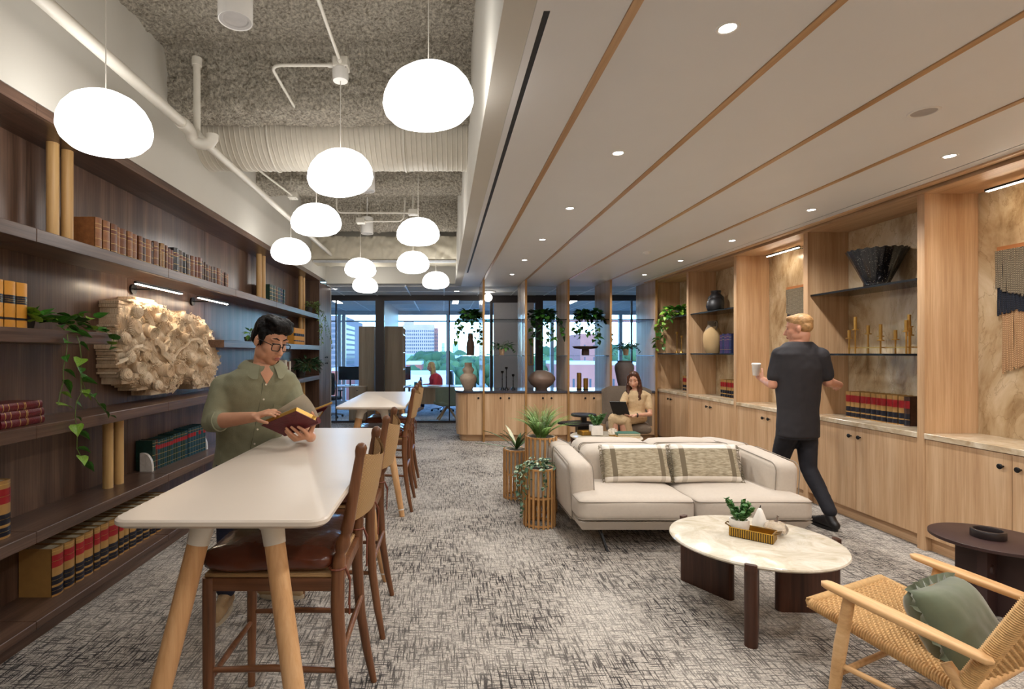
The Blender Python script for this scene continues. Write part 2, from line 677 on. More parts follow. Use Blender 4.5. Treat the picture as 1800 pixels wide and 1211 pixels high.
mb.box(3.558, 3.64, YF, YCE, ZC, ZC + 0.0085)
struct('ceiling', mb, CEILP)
OAKCEIL = wood('oak_ceiling_strip', rgb(166, 126, 84), rgb(188, 148, 104), rgb(204, 166, 122), 'y', rough=0.3)
for i, x in enumerate(SX):
    struct('trim_%d' % (i + 1), MB().box(x - hw + 0.002, x + hw - 0.002, YF, 9.23, ZC - 0.006, ZC + 0.0085), OAKCEIL)
obj('slot_diffuser', MB().box(SLOTX - 0.0124, SLOTX + 0.0124, 1.985, 8.465, ZC + 0.003, ZC + 0.008), BLACK,
    label='long thin black slot air diffuser in the white ceiling beside the bulkhead', cat='diffuser')
struct('trim_5', MB().box(3.546, 3.557, YF, YCE, ZC + 0.003, ZC + 0.008), BLACK)

# acoustic tile ceiling in the corridor and the office
TILE = plain('acoustic_tile', rgb(206, 208, 210), 0.85, var=0.02, vscale=60, bump=0.15, bscale=220)
GRID = plain('tile_grid_white', rgb(236, 238, 240), 0.4, var=0.01)
ct = struct('ceiling_tile_grid', MB().box(-6.0, 9.0, YCE + 0.001 if False else YEND + 0.201, YX, ZC + 0.02, ZC + 0.06), TILE)
gm = MB()
ty = [10.2, 11.0, 11.78, 12.7, 13.9, 15.1, 16.2]
for k in range(-5, 13):
    x = 0.02 + k * 0.74
    gm.box(x - 0.014, x + 0.014, YEND + 0.2, YX, ZC - 0.004, ZC + 0.021)
for y in ty[1:-1]:
    gm.box(-3.7, 9.0, y - 0.014, y + 0.014, ZC - 0.003, ZC + 0.021)
obj('grid_bars', gm, GRID, ct)
tile_me = None
for k in range(-4, 8):
    for j in range(len(ty) - 1):
        x = 0.02 + k * 0.74
        y0 = max(ty[j], YEND + 0.2)
        m_ = MB().box(x + 0.018, x + 0.722, y0 + 0.018, ty[j + 1] - 0.018, ZC + 0.004, ZC + 0.02)
        obj('tile', m_, TILE, ct)

# glass partition: dark bronze frames and panes
ZH = 2.715
def frame_run(name, x0, x1, posts, thin, label=None):
    w = struct(name, MB().box(x0, x1, YGL - 0.05, YGL + 0.05, ZH, ZC + 0.004), DBRZ)
    b = MB().box(x0, x1, YGL - 0.04, YGL + 0.04, 0.0, 0.045)
    obj('bottom_rail', b, DBRZ, w)
    for (a, c) in posts:
        obj('post', MB().box(a, c, YGL - 0.06, YGL + 0.06, 0, ZH), DBRZ, w)
    for a in thin:
        obj('stile', MB().box(a - 0.014, a + 0.014, YGL - 0.03, YGL + 0.03, 0.04, ZH), STEEL if False else DBRZ, w)
    xs_ = sorted([x0] + [q for p in posts for q in p] + list(thin) + [x1])
    for a, c in zip(xs_, xs_[1:]):
        if any(abs(a - p[0]) < 1e-6 for p in posts) or c - a < 0.06:
            continue
        obj('pane', MB().box(a + 0.003, c - 0.003, YGL - 0.006, YGL + 0.006, 0.045, ZH), GLASS, w)
    return w
pxg = lambda p: (p - VX) * YGL / FPX
frame_run('window_1', -2.75, pxg(866), [(pxg(660.5), pxg(675.5)), (pxg(861), pxg(866))], [pxg(591), pxg(790)])
frame_run('window_2', pxg(941), 4.6, [(pxg(941), pxg(953.5))], [pxg(1062), pxg(1110)])
# solid grey door leaf with a wood pull between the glass runs
GREYD = plain('grey_laminate', rgb(178, 176, 178), 0.5, var=0.02)
dr = struct('door_1', MB().box(pxg(868), pxg(938), YGL - 0.03, YGL + 0.03, 0.02, ZC - 0.16), GREYD)
obj('header', MB().box(pxg(866), pxg(941), YGL - 0.05, YGL + 0.05, ZC - 0.16, ZC), DBRZ, dr)
pl_ = MB()
for (x0, x1, y0, y1) in ((929, 930.6, 596, 642), (935.6, 937.2, 596, 642)):
    a, b = at(x0, y1, YGL - 0.08), at(x1, y0, YGL - 0.08)
    pl_.box(a.x, b.x, YGL - 0.1, YGL - 0.06, a.z, b.z)
for y in (597, 641):
    a, b = at(929, y + 1, YGL - 0.08), at(937.2, y - 1, YGL - 0.08)
    pl_.box(a.x, b.x, YGL - 0.1, YGL - 0.03, a.z, b.z)
obj('door_handle', pl_, POLE, dr, label='pale wood loop pull')

# side walls and facade of the office floor beyond
struct('wall_office_left', MB().box(-6.1, -6.0, YEND, YX, 0, ZC), PAINT)
struct('wall_corridor_left', MB().box(-6.0, -2.2, YEND + 0.42, YEND + 0.5, 0, ZC + 0.02), PAINT)
struct('wall_office_right', MB().box(9.0, 9.1, 9.0, YX, 0, ZC), PAINT)
struct('wall_right', MB().box(XW + 0.03, XW + 0.25, YF, YEND + 0.2, 0, ZC + 0.2), PAINT)
struct('wall_corridor_right', MB().box(XW + 0.25, 9.0, YEND, YEND + 0.1, 0, ZC + 0.02), PAINT)
FRW = plain('facade_frame', rgb(188, 194, 200), 0.4, metal=0.2, var=0.02)
fw = struct('window_3', MB().box(-6.0, 9.0, YX - 0.06, YX + 0.06, 2.72, ZC + 0.06), FRW)
obj('transom', MB().box(-6.0, 9.0, YX - 0.05, YX + 0.05, 2.50, 2.545), FRW, fw)
obj('sill', MB().box(-6.0, 9.0, YX - 0.10, YX + 0.06, 0.0, 0.10), FRW, fw)
pxf = lambda p: (p - VX) * YX / FPX
mull = [-6.0, pxf(605), pxf(706) - 1.9, pxf(787), pxf(905), pxf(970), pxf(1090), pxf(1200), 9.0]
mull = sorted(mull)
for x in mull:
    obj('mullion', MB().box(x - 0.05, x + 0.05, YX - 0.07, YX + 0.05, 0.1, 2.72), FRW, fw)
for a, b in zip(mull, mull[1:]):
    if b - a > 0.2:
        obj('pane', MB().box(a + 0.051, b - 0.051, YX - 0.006, YX + 0.006, 0.1, 2.5), GLASS, fw)
        obj('pane', MB().box(a + 0.051, b - 0.051, YX - 0.006, YX + 0.006, 2.545, 2.72), GLASS, fw)
# partition between the two offices behind the black post
xo = pxg(668)
struct('wall_office_divider', MB().box(xo - 0.05, xo + 0.05, YGL + 0.06, YX - 0.1, 0, ZC), plain('pale_partition', rgb(196, 202, 208), 0.5, var=0.02))
xo2 = pxg(903)
struct('wall_office_divider_right', MB().box(xo2 - 0.05, xo2 + 0.05, YGL + 0.06, YX - 0.1, 0, ZC), MATS['pale_partition'])

# ------------------------------------------------------------------ lamps of the ceiling
def spot(name, loc, watts, angle, blend, col=(1, 0.975, 0.94), size=0.04):
    d = bpy.data.lights.new(name, 'SPOT')
    d.energy = watts
    d.spot_size = radians(angle)
    d.spot_blend = blend
    d.color = col
    d.shadow_soft_size = size
    o = bpy.data.objects.new(name, d)
    COL.objects.link(o)
    o.location = loc
    return o
DLG = glow('downlight_lens', (1, 0.93, 0.84, 1), 30.0)
TRIMW = plain('downlight_trim', rgb(228, 226, 222), 0.4, var=0.01)
def downlight(x, y, label, group, watts=DOWNLIGHT_W):
    t = thing('downlight', label, 'downlight', (x, y, ZC), group=group)
    obj('trim_ring', MB().lathe([(0.030, -0.001), (0.034, -0.004), (0.043, -0.004), (0.046, 0.0)], n=20, caps=False), TRIMW, t, smooth=40)
    obj('lens', MB().lathe([(0.0, -0.0015), (0.031, -0.0015)], n=20, caps=False), DLG, t)
    s = spot('downlight_lamp', (0, 0, -0.012), watts, 150, 0.6)
    s.parent = t
    return t
ROWY = [-1.81, -0.51, 0.79, 2.083, 3.387, 4.677, 5.97, 7.28, 8.60]
for k, y in enumerate(ROWY):
    downlight(1.12, y, 'recessed downlight behind the viewer in the row nearer the pendants' if k < 3 else '%s recessed downlight from the viewer in the row nearer the pendants' % ORD[k - 3], 'downlights over the lounge')
for k, y in enumerate(ROWY):
    downlight(3.29, y + 0.05, 'recessed downlight out of view in the row along the oak wall unit' if k < 4 else '%s visible recessed downlight from the viewer along the oak wall unit' % ORD[k - 4], 'downlights along the wall unit')
# flush speaker and smoke detector
t = thing('ceiling_speaker', 'round flush white speaker grille in the ceiling near the oak wall unit', 'speaker', (2.553, 2.81, ZC))
obj('rim', MB().lathe([(0.055, -0.002), (0.058, -0.005), (0.068, -0.004), (0.07, 0.0)], n=28, caps=False), TRIMW, t, smooth=40)
obj('grille', MB().lathe([(0.0, -0.002), (0.056, -0.002)], n=28, caps=False), plain('speaker_grille', rgb(170, 164, 160), 0.6), t)
t = thing('smoke_detector', 'small white smoke detector on the ceiling far down the lounge', 'detector', (2.58, 6.7, ZC))
obj('base', MB().lathe([(0.05, 0), (0.05, -0.012), (0.045, -0.016), (0, -0.016)], n=20, caps=False), WHITE, t, smooth=40)
obj('sensor_cap', MB().lathe([(0.03, -0.016), (0.026, -0.03), (0, -0.032)], n=16, caps=False), WHITE, t, smooth=40)

# corridor and office downlights (lit from real lamps there)
for (px, y, wh_) in ((588, 10.6, 'by the tall cupboard'), (644, 11.2, 'under the smallest pendant'), (803, 11.0, 'left of the first fin')):
    t = thing('corridor_downlight', 'small round downlight in the grey tile ceiling %s' % wh_, 'downlight', ((px - VX) * y / FPX, y, ZC + 0.003), group='corridor downlights')
    obj('lens', MB().lathe([(0.0, -0.002), (0.05, -0.002)], n=16, caps=False), DLG, t)
    obj('trim_ring', MB().lathe([(0.05, -0.002), (0.06, -0.004), (0.064, 0)], n=16, caps=False), TRIMW, t)
PANELG = glow('office_light_panel', (1, 0.97, 0.92, 1), 22.0)
for (px, y, nm) in ((588, 12.6, 'slim lit ceiling panel in the left glass office'), (801, 12.8, 'slim lit ceiling panel over the woman in red'), (1000, 13.2, 'slim lit ceiling panel beyond the display fins')):
    x = (px - VX) * y / FPX
    t = thing('office_light', nm, 'ceiling light', (x, y, ZC))
    obj('housing', MB().box(-0.085, 0.085, -0.66, 0.66, -0.03, 0.0), WHITE, t)
    obj('diffuser', MB().box(-0.07, 0.07, -0.64, 0.64, -0.036, -0.03), PANELG, t)
# ================================================================== the dark bookcase on the left
SH1, SH2, SH3, SH4, SH0 = 0.587, 1.158, 1.682, 2.222, 0.103     # top faces of the shelves
ZTB = 2.837                                                      # underside of the top board
SEAM = [-1.26, 0.11, 1.48, 2.85, 4.22, 5.59, 6.96, 8.33, 9.36]
bc = thing('bookcase', 'long built-in dark walnut bookcase with thick shelves covering the left wall', 'bookcase', (XL, SEAM[0], 0))
for a, b in zip(SEAM, SEAM[1:]):
    obj('back_panel', MB().box(XB - 0.018, XB, a + 0.002, b - 0.002, 0.0, ZTB), WAL_Z, bc, world=True)
    for nm, z, t in (('shelf', SH0, 0.045), ('shelf', SH1, 0.064), ('shelf', SH2, 0.070), ('shelf', SH4, 0.074)):
        if z == SH4 and a > 8.4:
            continue
        o_ = MB().rbox(XB, XL, a + 0.001, b - 0.001, z - t, z, 0.003, 1)
        obj(nm, o_, WAL_Y, bc, world=True)
    obj('toe_kick', MB().box(XB, XL - 0.012, a, b, 0.0, SH0 - 0.045), WAL_Y, bc, world=True)
    obj('top_board', MB().box(XB - 0.018, XL, a + 0.001, b - 0.001, ZTB, 2.898), WAL_Y, bc, world=True)
obj('shelf', MB().rbox(XB, XL, 0.11, 3.50, SH3 - 0.076, SH3, 0.003, 1), WAL_Y, bc, world=True)
obj('shelf', MB().rbox(XB, XL, 5.29, 9.36, SH3 - 0.076, SH3, 0.003, 1), WAL_Y, bc, world=True)
obj('end_panel', MB().box(XB - 0.018, XL, 9.361, 9.43, 0.0, 2.898), WAL_Z, bc, world=True)
def pole(y, z0, z1):
    obj('pole', MB().tube([(-2.395, y, z0), (-2.395, y, z1)], 0.034, 20), POLE, bc, smooth=40, world=True)
for y in (3.245, 3.37, 6.88, 7.03, 8.88, 9.05):
    pole(y, SH4, ZTB)
for y in (3.78, 3.905, 7.4, 7.53):
    pole(y, SH1, SH2 - 0.07)
for y in (8.88, 9.05):
    pole(y, SH3, SH4 - 0.074)
    pole(y, SH1, SH2 - 0.07)
# tall cupboard that closes the bookcase
WAL_T = wood('walnut_cupboard', rgb(84, 68, 62), rgb(108, 90, 82), rgb(130, 110, 100), 'z', rough=0.32)
tc_ = thing('tall_cupboard', 'tall dark wood cupboard with paired black knobs at the far end of the bookcase', 'cupboard', (XL, 9.44, 0))
obj('body', MB().box(XB, XL - 0.02, 9.435, 10.29, 0.0, 2.82), WAL_T, tc_, world=True)
for k, (a, b) in enumerate(((9.437, 9.862), (9.866, 10.288))):
    for z0, z1, zk in ((0.06, 1.395, 1.36), (1.405, 2.815, 1.47)):
        d_ = obj('door', MB().box(XL - 0.019, XL, a, b, z0, z1), WAL_T, tc_, world=True)
        yk = b - 0.06 if k == 0 else a + 0.06
        obj('knob', MB().lathe([(0.006, 0), (0.006, 0.015), (0.017, 0.018), (0.018, 0.026), (0.0, 0.029)], n=12, caps=False).xform(Matrix.Translation((XL, yk, zk)) @ Matrix.Rotation(pi / 2, 4, 'Y')), BLKMET, d_, smooth=40, world=True)

# ------------------------------------------------------------------ books
PAGE = plain('page_edges', rgb(214, 200, 170), 0.9, var=0.1, vscale=120)
GILT = plain('gilt', rgb(205, 170, 100), 0.4, metal=0.6, var=0.1)
REDL = plain('red_label', rgb(158, 26, 34), 0.4, var=0.08)
BLKL = plain('black_label', rgb(22, 24, 38), 0.35, var=0.1)
TANC = plain('tan_buckram', rgb(176, 134, 76), 0.45, var=0.08, bump=0.15, bscale=300)
def leather(name, c, rough=0.38):
    return plain(name, c, rough, var=0.22, vscale=30, bump=0.2, bscale=120)
BROWNS = [leather('tan_calf', rgb(150, 96, 54)), leather('brown_calf', rgb(122, 74, 44)), leather('russet_calf', rgb(112, 58, 38)), leather('dark_calf', rgb(72, 46, 36)), leather('grey_calf', rgb(98, 84, 78)), leather('black_calf', rgb(26, 24, 28), 0.25), leather('ochre_calf', rgb(154, 112, 56))]
GREEN = leather('green_cloth', rgb(24, 58, 50), 0.35)
BLUEG = leather('blue_green_cloth', rgb(26, 70, 82), 0.35)
OXBL = leather('oxblood_leather', rgb(104, 22, 30), 0.3)
YELL = plain('ochre_yellow_cloth', rgb(222, 156, 54), 0.5, var=0.05, bump=0.1, bscale=300)
PURP = leather('plum_cloth', rgb(62, 48, 92), 0.4)
NAVY = leather('navy_cloth', rgb(36, 46, 84), 0.4)
CREAMB = plain('cream_cover', rgb(220, 212, 196), 0.6)

def spine_prof(t, bulge, x, n=6):
    return [(x + bulge * (1 - (2 * k / n - 1) ** 2), t * (k / n - 0.5)) for k in range(n + 1)]
def book(kind, label, group, x, y, z, t, h, d, mat, bands=(), face=1, lean=0.0, flat=False, cat='book'):
    """upright book, spine face towards +X (face=1) or -X (-1); x: spine plane, y: middle"""
    bul = 0.17 * t
    c = MB()
    bt = 0.0035
    c.box(-d, -0.004, -t / 2, -t / 2 + bt, 0, h)
    c.box(-d, -0.004, t / 2 - bt, t / 2, 0, h)
    pr = spine_prof(t, bul, -0.004)
    c.prism([(-0.008, -t / 2)] + pr + [(-0.008, t / 2)], 0, h)
    root = obj(kind, c, mat, label=label, cat=cat, group=group, smooth=30)
    obj('pages', MB().box(-d + 0.006, -0.008, -t / 2 + bt, t / 2 - bt, 0.006, h - 0.006), PAGE, root)
    for (nm, z0, z1, bm_) in bands:
        q = MB()
        pr2 = spine_prof(t, bul, -0.0032)
        q.prism([(-0.006, -t / 2)] + pr2 + [(-0.006, t / 2)], z0 * h, z1 * h)
        obj(nm, q, bm_, root, smooth=30)
    root.location = (x, y, z)
    if flat:
        # lying down: spine still out, height along Y
        root.rotation_euler = (face * pi / 2, 0, 0) if face > 0 else (-pi / 2, 0, pi)
    else:
        root.rotation_euler = (lean, 0, 0 if face > 0 else pi)
    return root
def gl(z):
    return ('gilt_line', z, z + 0.012, GILT)
LAW = (('red_title', 0.60, 0.86, REDL), ('dark_title', 0.24, 0.42, BLKL), ('dark_volume', 0.04, 0.19, BLKL), gl(0.725), gl(0.33), gl(0.11), gl(0.215), gl(0.93))
LAWS = (('red_title', 0.60, 0.86, REDL), ('dark_title', 0.24, 0.42, BLKL), ('dark_volume', 0.04, 0.19, BLKL), gl(0.215))

# bottom row: tan law reporters
edges = [3.13, 3.233, 3.331, 3.416, 3.508, 3.578, 3.669, 3.779, 3.84, 3.909, 3.997, 4.088, 4.183, 4.27, 4.35, 4.43]
for i, (a, b) in enumerate(zip(edges, edges[1:])):
    lab = 'thick tan law book on the bottom bookcase shelf, its plain cover facing the room' if i == 0 else 'tan law book, %s from the near end of the bottom shelf row' % ORD[i]
    book('law_book', lab, 'law books on the bottom shelf', -2.312 + R.uniform(-0.004, 0.004), (a + b) / 2, SH0, b - a - 0.006, 0.283 if i else 0.285, 0.20, TANC, LAW)
# stack end at the left edge of the picture
for i, y in enumerate((2.66, 2.755)):
    book('law_book', 'tall tan law book standing at the left end of the shelf above the bottom row' if i else 'tan law book half hidden beyond the left end of the second shelf', 'law books at the shelf end', -2.285, y, SH1, 0.088, 0.30, 0.2, TANC, LAW)
# green set between marble bookends
y = 4.322
n = 22
for i in range(n):
    t = (0.05 if i == 0 else 0.036 if i < 9 else 0.044 if i < 15 else 0.052) * 0.99
    m_ = [GREEN, GREEN, BLUEG][i % 3] if i < 14 else BLUEG
    if i == 1: m_ = BROWNS[3]
    lab = {0: 'dark green book leaning flat against the near marble bookend', 1: 'dark brown book second in the green row', n - 1: 'blue-green book at the far end of the green row'}.get(i, 'green cloth book, %s from the near marble bookend' % ORD[i])
    book('green_book', lab, 'green set between bookends', -2.372 + (0.006 if i > 14 else 0) , y + t / 2, SH1, t - 0.002, 0.246 + (0.012 if i > 14 else 0) - (0.008 if 2 <= i <= 8 else 0), 0.14, m_, (('red_title', 0.68, 0.82, REDL), gl(0.9), gl(0.5), gl(0.3), gl(0.1)) if i not in (0, 18, 20) else (gl(0.9), gl(0.8), gl(0.5), gl(0.3), gl(0.1)))
    y += t
MARB = stone_mat('white_marble', [rgb(205, 198, 190), rgb(228, 223, 216), rgb(240, 237, 232)], 9.0, 0.3, vein=rgb(170, 162, 156), veinw=0.015)
def bookend(y, dirn, label):
    t = thing('bookend', label, 'bookend', (-2.40, y, SH1))
    pr = [(0, 0), (0.10, 0), (0.10, 0.03)] + [(0.10 - 0.075 * (1 - cos(a)) , 0.03 + 0.12 * sin(a)) for a in [k * pi / 2 / 8 for k in range(1, 9)]] + [(0, 0.15)]
    obj('block', MB().prism([(p[0] - 0.06, p[1]) for p in pr], -0.028 if dirn < 0 else 0, 0 if dirn < 0 else 0.028, 'y'), MARB, t, smooth=30)
    obj('felt_pad', MB().box(-0.058, 0.038, -0.027 if dirn < 0 else 0.001, -0.001 if dirn < 0 else 0.027, -0.0005, 0.001), BLACK, t)
bookend(4.318, -1, 'white marble quarter-round bookend at the near end of the green books')
bookend(y + 0.002, 1, 'white marble bookend at the far end of the green books')
# oxblood stack lying flat
for k in range(3):
    b_ = book('red_book', ['bottom dark red leather book of the flat stack of three', 'middle dark red leather book of the flat stack of three', 'top dark red leather book of the flat stack of three'][k], 'flat stack of red books', -2.25 + 0.004 * (k == 1), 2.985 + (0.0 if k == 0 else -0.008 * k), SH2 + 0.0225 + 0.0425 * k, 0.042, 0.292, 0.19, OXBL, (gl(0.08), gl(0.4), gl(0.43), gl(0.58), gl(0.78), gl(0.9)), flat=True)
    obj('gilt_text', MB().box(0.0005, 0.0015, -0.004, 0.004, 0.10 * 0.292, 0.36 * 0.292), GILT, b_)
# yellow set on the short shelf
for i, (a, b) in enumerate(((2.56, 2.635), (2.638, 2.713), (2.716, 2.79), (2.793, 2.868))):
    book('yellow_book', ['ochre yellow book beyond the left edge of the short shelf', 'ochre yellow book at the left edge of the short shelf', 'ochre yellow book with black title band, middle of the visible three', 'ochre yellow book with black title band nearest the trailing pothos'][i], 'yellow set on the short shelf', -2.25, (a + b) / 2, SH3, b - a - 0.002, 0.242, 0.18, YELL, (('black_title', 0.52, 0.70, BLKL), ('black_band', 0.17, 0.22, BLKL), ('gilt_text', 0.56, 0.575, GILT), ('gilt_text', 0.60, 0.615, GILT), ('gilt_text', 0.65, 0.66, GILT)))
# antiquarian row on the high shelf
y = 3.575
spec = [(0, .075, .250), (0, .08, .247), (1, .075, .243), (0, .04, .236), (1, .08, .236), (0, .066, .234), (0, .08, .232), (1, .058, .232), (3, .056, .23), (0, .084, .232), (3, .03, .224), (1, .075, .24), (6, .03, .216), (6, .07, .245), (1, .04, .24), (2, .04, .222), (2, .055, .218), (5, .09, .25), (4, .03, .236), (4, .055, .246), (5, .06, .24), (4, .06, .232), (3, .02, .2), (1, .085, .236), (2, .055, .24), (2, .09, .246), (4, .04, .226), (3, .04, .222), (3, .06, .206), (1, .06, .206), (4, .05, .204), (3, .08, .21), (1, .085, .21), (4, .05, .2), (2, .055, .196), (3, .05, .192), (1, .075, .19)]
for i, (m_, t, h) in enumerate(spec):
    nm = ['tan', 'brown', 'russet', 'dark brown', 'grey-brown', 'black', 'ochre'][m_]
    lab = {0: 'tan leather book standing at the near end of the high shelf row beside the poles', 17: 'large black leather book in the middle of the high shelf row', 20: 'second black leather book in the high shelf row', len(spec) - 1: 'short brown leather book at the far end of the high shelf row'}.get(i, '%s leather antique book, %s from the near pole pair on the high shelf' % (nm, ORD[i]))
    book('antique_book', lab, 'antique books on the high shelf', -2.344 + R.uniform(-0.008, 0.006), y + t / 2, SH4, t - 0.003, h, 0.15, BROWNS[m_], (gl(0.82), gl(0.7), gl(0.42), gl(0.2), gl(0.07)) + ((('title', 0.72, 0.80, BROWNS[2] if m_ != 2 else BROWNS[3]),) if i % 3 else ()))
    y += t
# green and blue books further along the high shelf
for i, (a, t, m_, ln) in enumerate(((7.12, .12, GREEN, 0), (7.25, .11, GREEN, 0), (7.37, .1, BROWNS[3], 0), (7.48, .1, BLUEG, 0), (7.6, .07, NAVY, -0.05), (7.72, .06, BLUEG, -0.14))):
    book('green_book', ['wide dark green book beside the far pole pair on the high shelf', 'dark green banded book second beside the far pole pair', 'dark brown banded book among the far green books', 'blue-green book among the far green books', 'navy book leaning among the far green books', 'thin blue book leaning at the end of the far green books'][i], 'green books on the far high shelf', -2.33, a + t / 2, SH4, t, 0.255, 0.17, m_, (gl(0.8), gl(0.6), gl(0.4), gl(0.2)), lean=ln)
# yellow set on the far short shelf
for i in range(5):
    book('yellow_book', 'ochre yellow book, %s from the near end of the far set behind the man' % ORD[i], 'far yellow set', -2.3, 8.22 + i * 0.118, SH3, 0.114, 0.26, 0.18, YELL, (('black_title', 0.52, 0.68, BLKL), ('black_band', 0.2, 0.26, BLKL)))
# mixed books behind the man
for i, (a, t, m_, h) in enumerate(((7.3, .1, BROWNS[2], .26), (7.42, .09, OXBL, .27), (7.53, .08, BROWNS[0], .25), (7.63, .1, CREAMB, .29), (7.75, .07, BROWNS[1], .26), (7.85, .08, CREAMB, .27))):
    book('mixed_book', ['russet book on the shelf behind the man', 'dark red book on the shelf behind the man', 'tan book on the shelf behind the man', 'tall cream book on the shelf behind the man', 'brown book on the shelf behind the man', 'white book next to the dark leafy plant'][i], 'mixed books behind the man', -2.28, a + t / 2, SH2, t - 0.004, h, 0.18, m_)
for i in range(4):
    book('law_book', 'blue law book behind the held book, %s from the near end' % ORD[i], 'law books behind the held book', -2.3, 8.3 + 0.11 * i, SH1, 0.1, 0.31, 0.2, NAVY, (('white_band', 0.7, 0.85, CREAMB), ('white_band', 0.3, 0.5, CREAMB)))

# ------------------------------------------------------------------ carved paper relief
m, nt, b = new_mat('carved_paper')
ge = nt.nodes.new('ShaderNodeNewGeometry')
rp = nt.nodes.new('ShaderNodeValToRGB')
rp.color_ramp.elements[0].position = 0.3; rp.color_ramp.elements[0].color = rgb(214, 184, 148)
rp.color_ramp.elements[1].position = 0.6; rp.color_ramp.elements[1].color = rgb(240, 222, 196)
tcn = nt.nodes.new('ShaderNodeTexCoord')
nzn = nt.nodes.new('ShaderNodeTexNoise'); nzn.inputs['Scale'].default_value = 9; nzn.inputs['Detail'].default_value = 6
nt.links.new(tcn.outputs['Object'], nzn.inputs['Vector'])
nt.links.new(nzn.outputs['Fac'], rp.inputs['Fac'])
nt.links.new(rp.outputs['Color'], b.inputs['Base Color'])
b.inputs['Roughness'].default_value = 0.85
wv = nt.nodes.new('ShaderNodeTexWave'); wv.inputs['Scale'].default_value = 26; wv.inputs['Distortion'].default_value = 6; wv.inputs['Detail'].default_value = 2; wv.inputs['Detail Scale'].default_value = 1.2
nt.links.new(tcn.outputs['Object'], wv.inputs['Vector'])
bp = nt.nodes.new('ShaderNodeBump'); bp.inputs['Strength'].default_value = 0.35; bp.inputs['Distance'].default_value = 0.006
nt.links.new(wv.outputs['Fac'], bp.inputs['Height']); nt.links.new(bp.outputs['Normal'], b.inputs['Normal'])
CARV = m

OUTL = [(203, 530), (230, 524), (262, 526), (285, 541), (300, 550), (318, 548), (340, 556), (358, 566), (370, 588), (379, 610), (383, 630), (377, 652), (366, 680), (338, 684), (318, 668), (306, 676), (296, 690), (270, 694), (240, 686), (222, 676), (206, 672), (198, 645), (197, 610), (200, 570)]
def rel(px, py, X):
    q = at(px, py, X * FPX / (px - VX))
    return q.y, q.z
OYZ = [rel(px, py, -2.40) for (px, py) in OUTL]
ry = sum(q[0] for q in OYZ) / len(OYZ)
rz_ = sum(q[1] for q in OYZ) / len(OYZ)
rt = thing('paper_relief', 'cream carved paper relief of swirling scrolls and rosettes hung on the bookcase back', 'sculpture', (XB, ry, rz_))
def span(z):
    """y range of the outline at height z"""
    ys = []
    for a, b in zip(OYZ, OYZ[1:] + OYZ[:1]):
        if (a[1] - z) * (b[1] - z) < 0:
            ys.append(a[0] + (b[0] - a[0]) * (z - a[1]) / (b[1] - a[1]))
    return sorted(ys)
rr = random.Random(11)
zlo, zhi = min(q[1] for q in OYZ), max(q[1] for q in OYZ)
z = zlo + 0.004
# stacked book blocks: their page edges make the ridged left side
while z < zhi - 0.02:
    h_ = rr.choice((0.018, 0.026, 0.034, 0.05))
    h_ = min(h_, zhi - z)
    sp = span(z + h_ / 2)
    for a, b in zip(sp[::2], sp[1::2]):
        jit = rr.uniform(-0.028, 0.02)
        mb = MB().rbox(XB + 0.002, -2.365 + rr.uniform(-0.02, 0.012), a + jit, b - 0.02 + jit * 0.5, z, z + h_ - 0.002, 0.003, 1)
        n_ = int(h_ / 0.006)
        for q in range(1, n_):
            zz = z + q * h_ / n_
            mb.box(XB + 0.002, -2.37, a + jit - 0.002, a + jit + 0.003, zz - 0.0012, zz + 0.0012)
        obj('book_block', mb, CARV, rt, world=True)
    z += h_
# rolling front: a height field over the outline
def rad(a):
    best = 0.2
    c, s_ = cos(a), sin(a)
    for p0, p1 in zip(OYZ, OYZ[1:] + OYZ[:1]):
        x0, y0, x1, y1 = p0[0] - ry, p0[1] - rz_, p1[0] - ry, p1[1] - rz_
        den = (x1 - x0) * s_ - (y1 - y0) * c
        if abs(den) < 1e-9: continue
        t_ = (x0 * (y1 - y0) - y0 * (x1 - x0)) / -den
        u_ = (x0 * s_ - y0 * c) / -den
        if t_ > 0 and -1e-6 <= u_ <= 1 + 1e-6:
            best = max(best, t_) if best != 0.2 else t_
    return best
def rheight(y, z):
    p = Vector((y * 3.4, z * 4.2, 0.3))
    w = noise.noise(p) * 1.1
    q = Vector((y * 8 + w, z * 10 - w, 1.7))
    return 0.055 + 0.055 * abs(noise.noise(q)) + 0.04 * noise.noise(p * 1.4) + 0.010 * sin(70 * (y + 0.6 * z) + 10 * noise.noise(p * 1.2))
NA, NR = 360, 70
verts, faces = [], []
for j in range(NR + 1):
    for i in range(NA):
        a = 2 * pi * i / NA
        r1 = rad(a) * (0.97 + 0.05 * noise.noise(Vector((cos(a) * 8, sin(a) * 8, 2.0))))
        v = j / NR
        y_, z_ = r1 * v * cos(a), r1 * v * sin(a)
        edge = min(1, (1 - v) / 0.14)
        verts.append((-2.40 + rheight(y_, z_) * (0.15 + 0.85 * edge ** 0.6), ry + y_, rz_ + z_))
for j in range(NR):
    for i in range(NA):
        k = (i + 1) % NA
        faces.append((j * NA + i, j * NA + k, (j + 1) * NA + k, (j + 1) * NA + i))
obj('carved_front', MB().raw(verts, faces), CARV, rt, smooth=60, world=True)
def front_x(y, z):
    return -2.40 + rheight(y - ry, z - rz_)
def zp(zx, zy):
    px, py = 190 + zx / 4.715, 510 + zy / 4.715
    y_, z_ = rel(px, py, -2.28)
    return y_, z_
def face_m(y_, z_, out, yaw=0.0, pitch=0.0):
    return Matrix.Translation((max(front_x(y_, z_), -2.33) + out, y_, z_)) @ Matrix.Rotation(yaw, 4, 'Z') @ Matrix.Rotation(pitch, 4, 'Y')
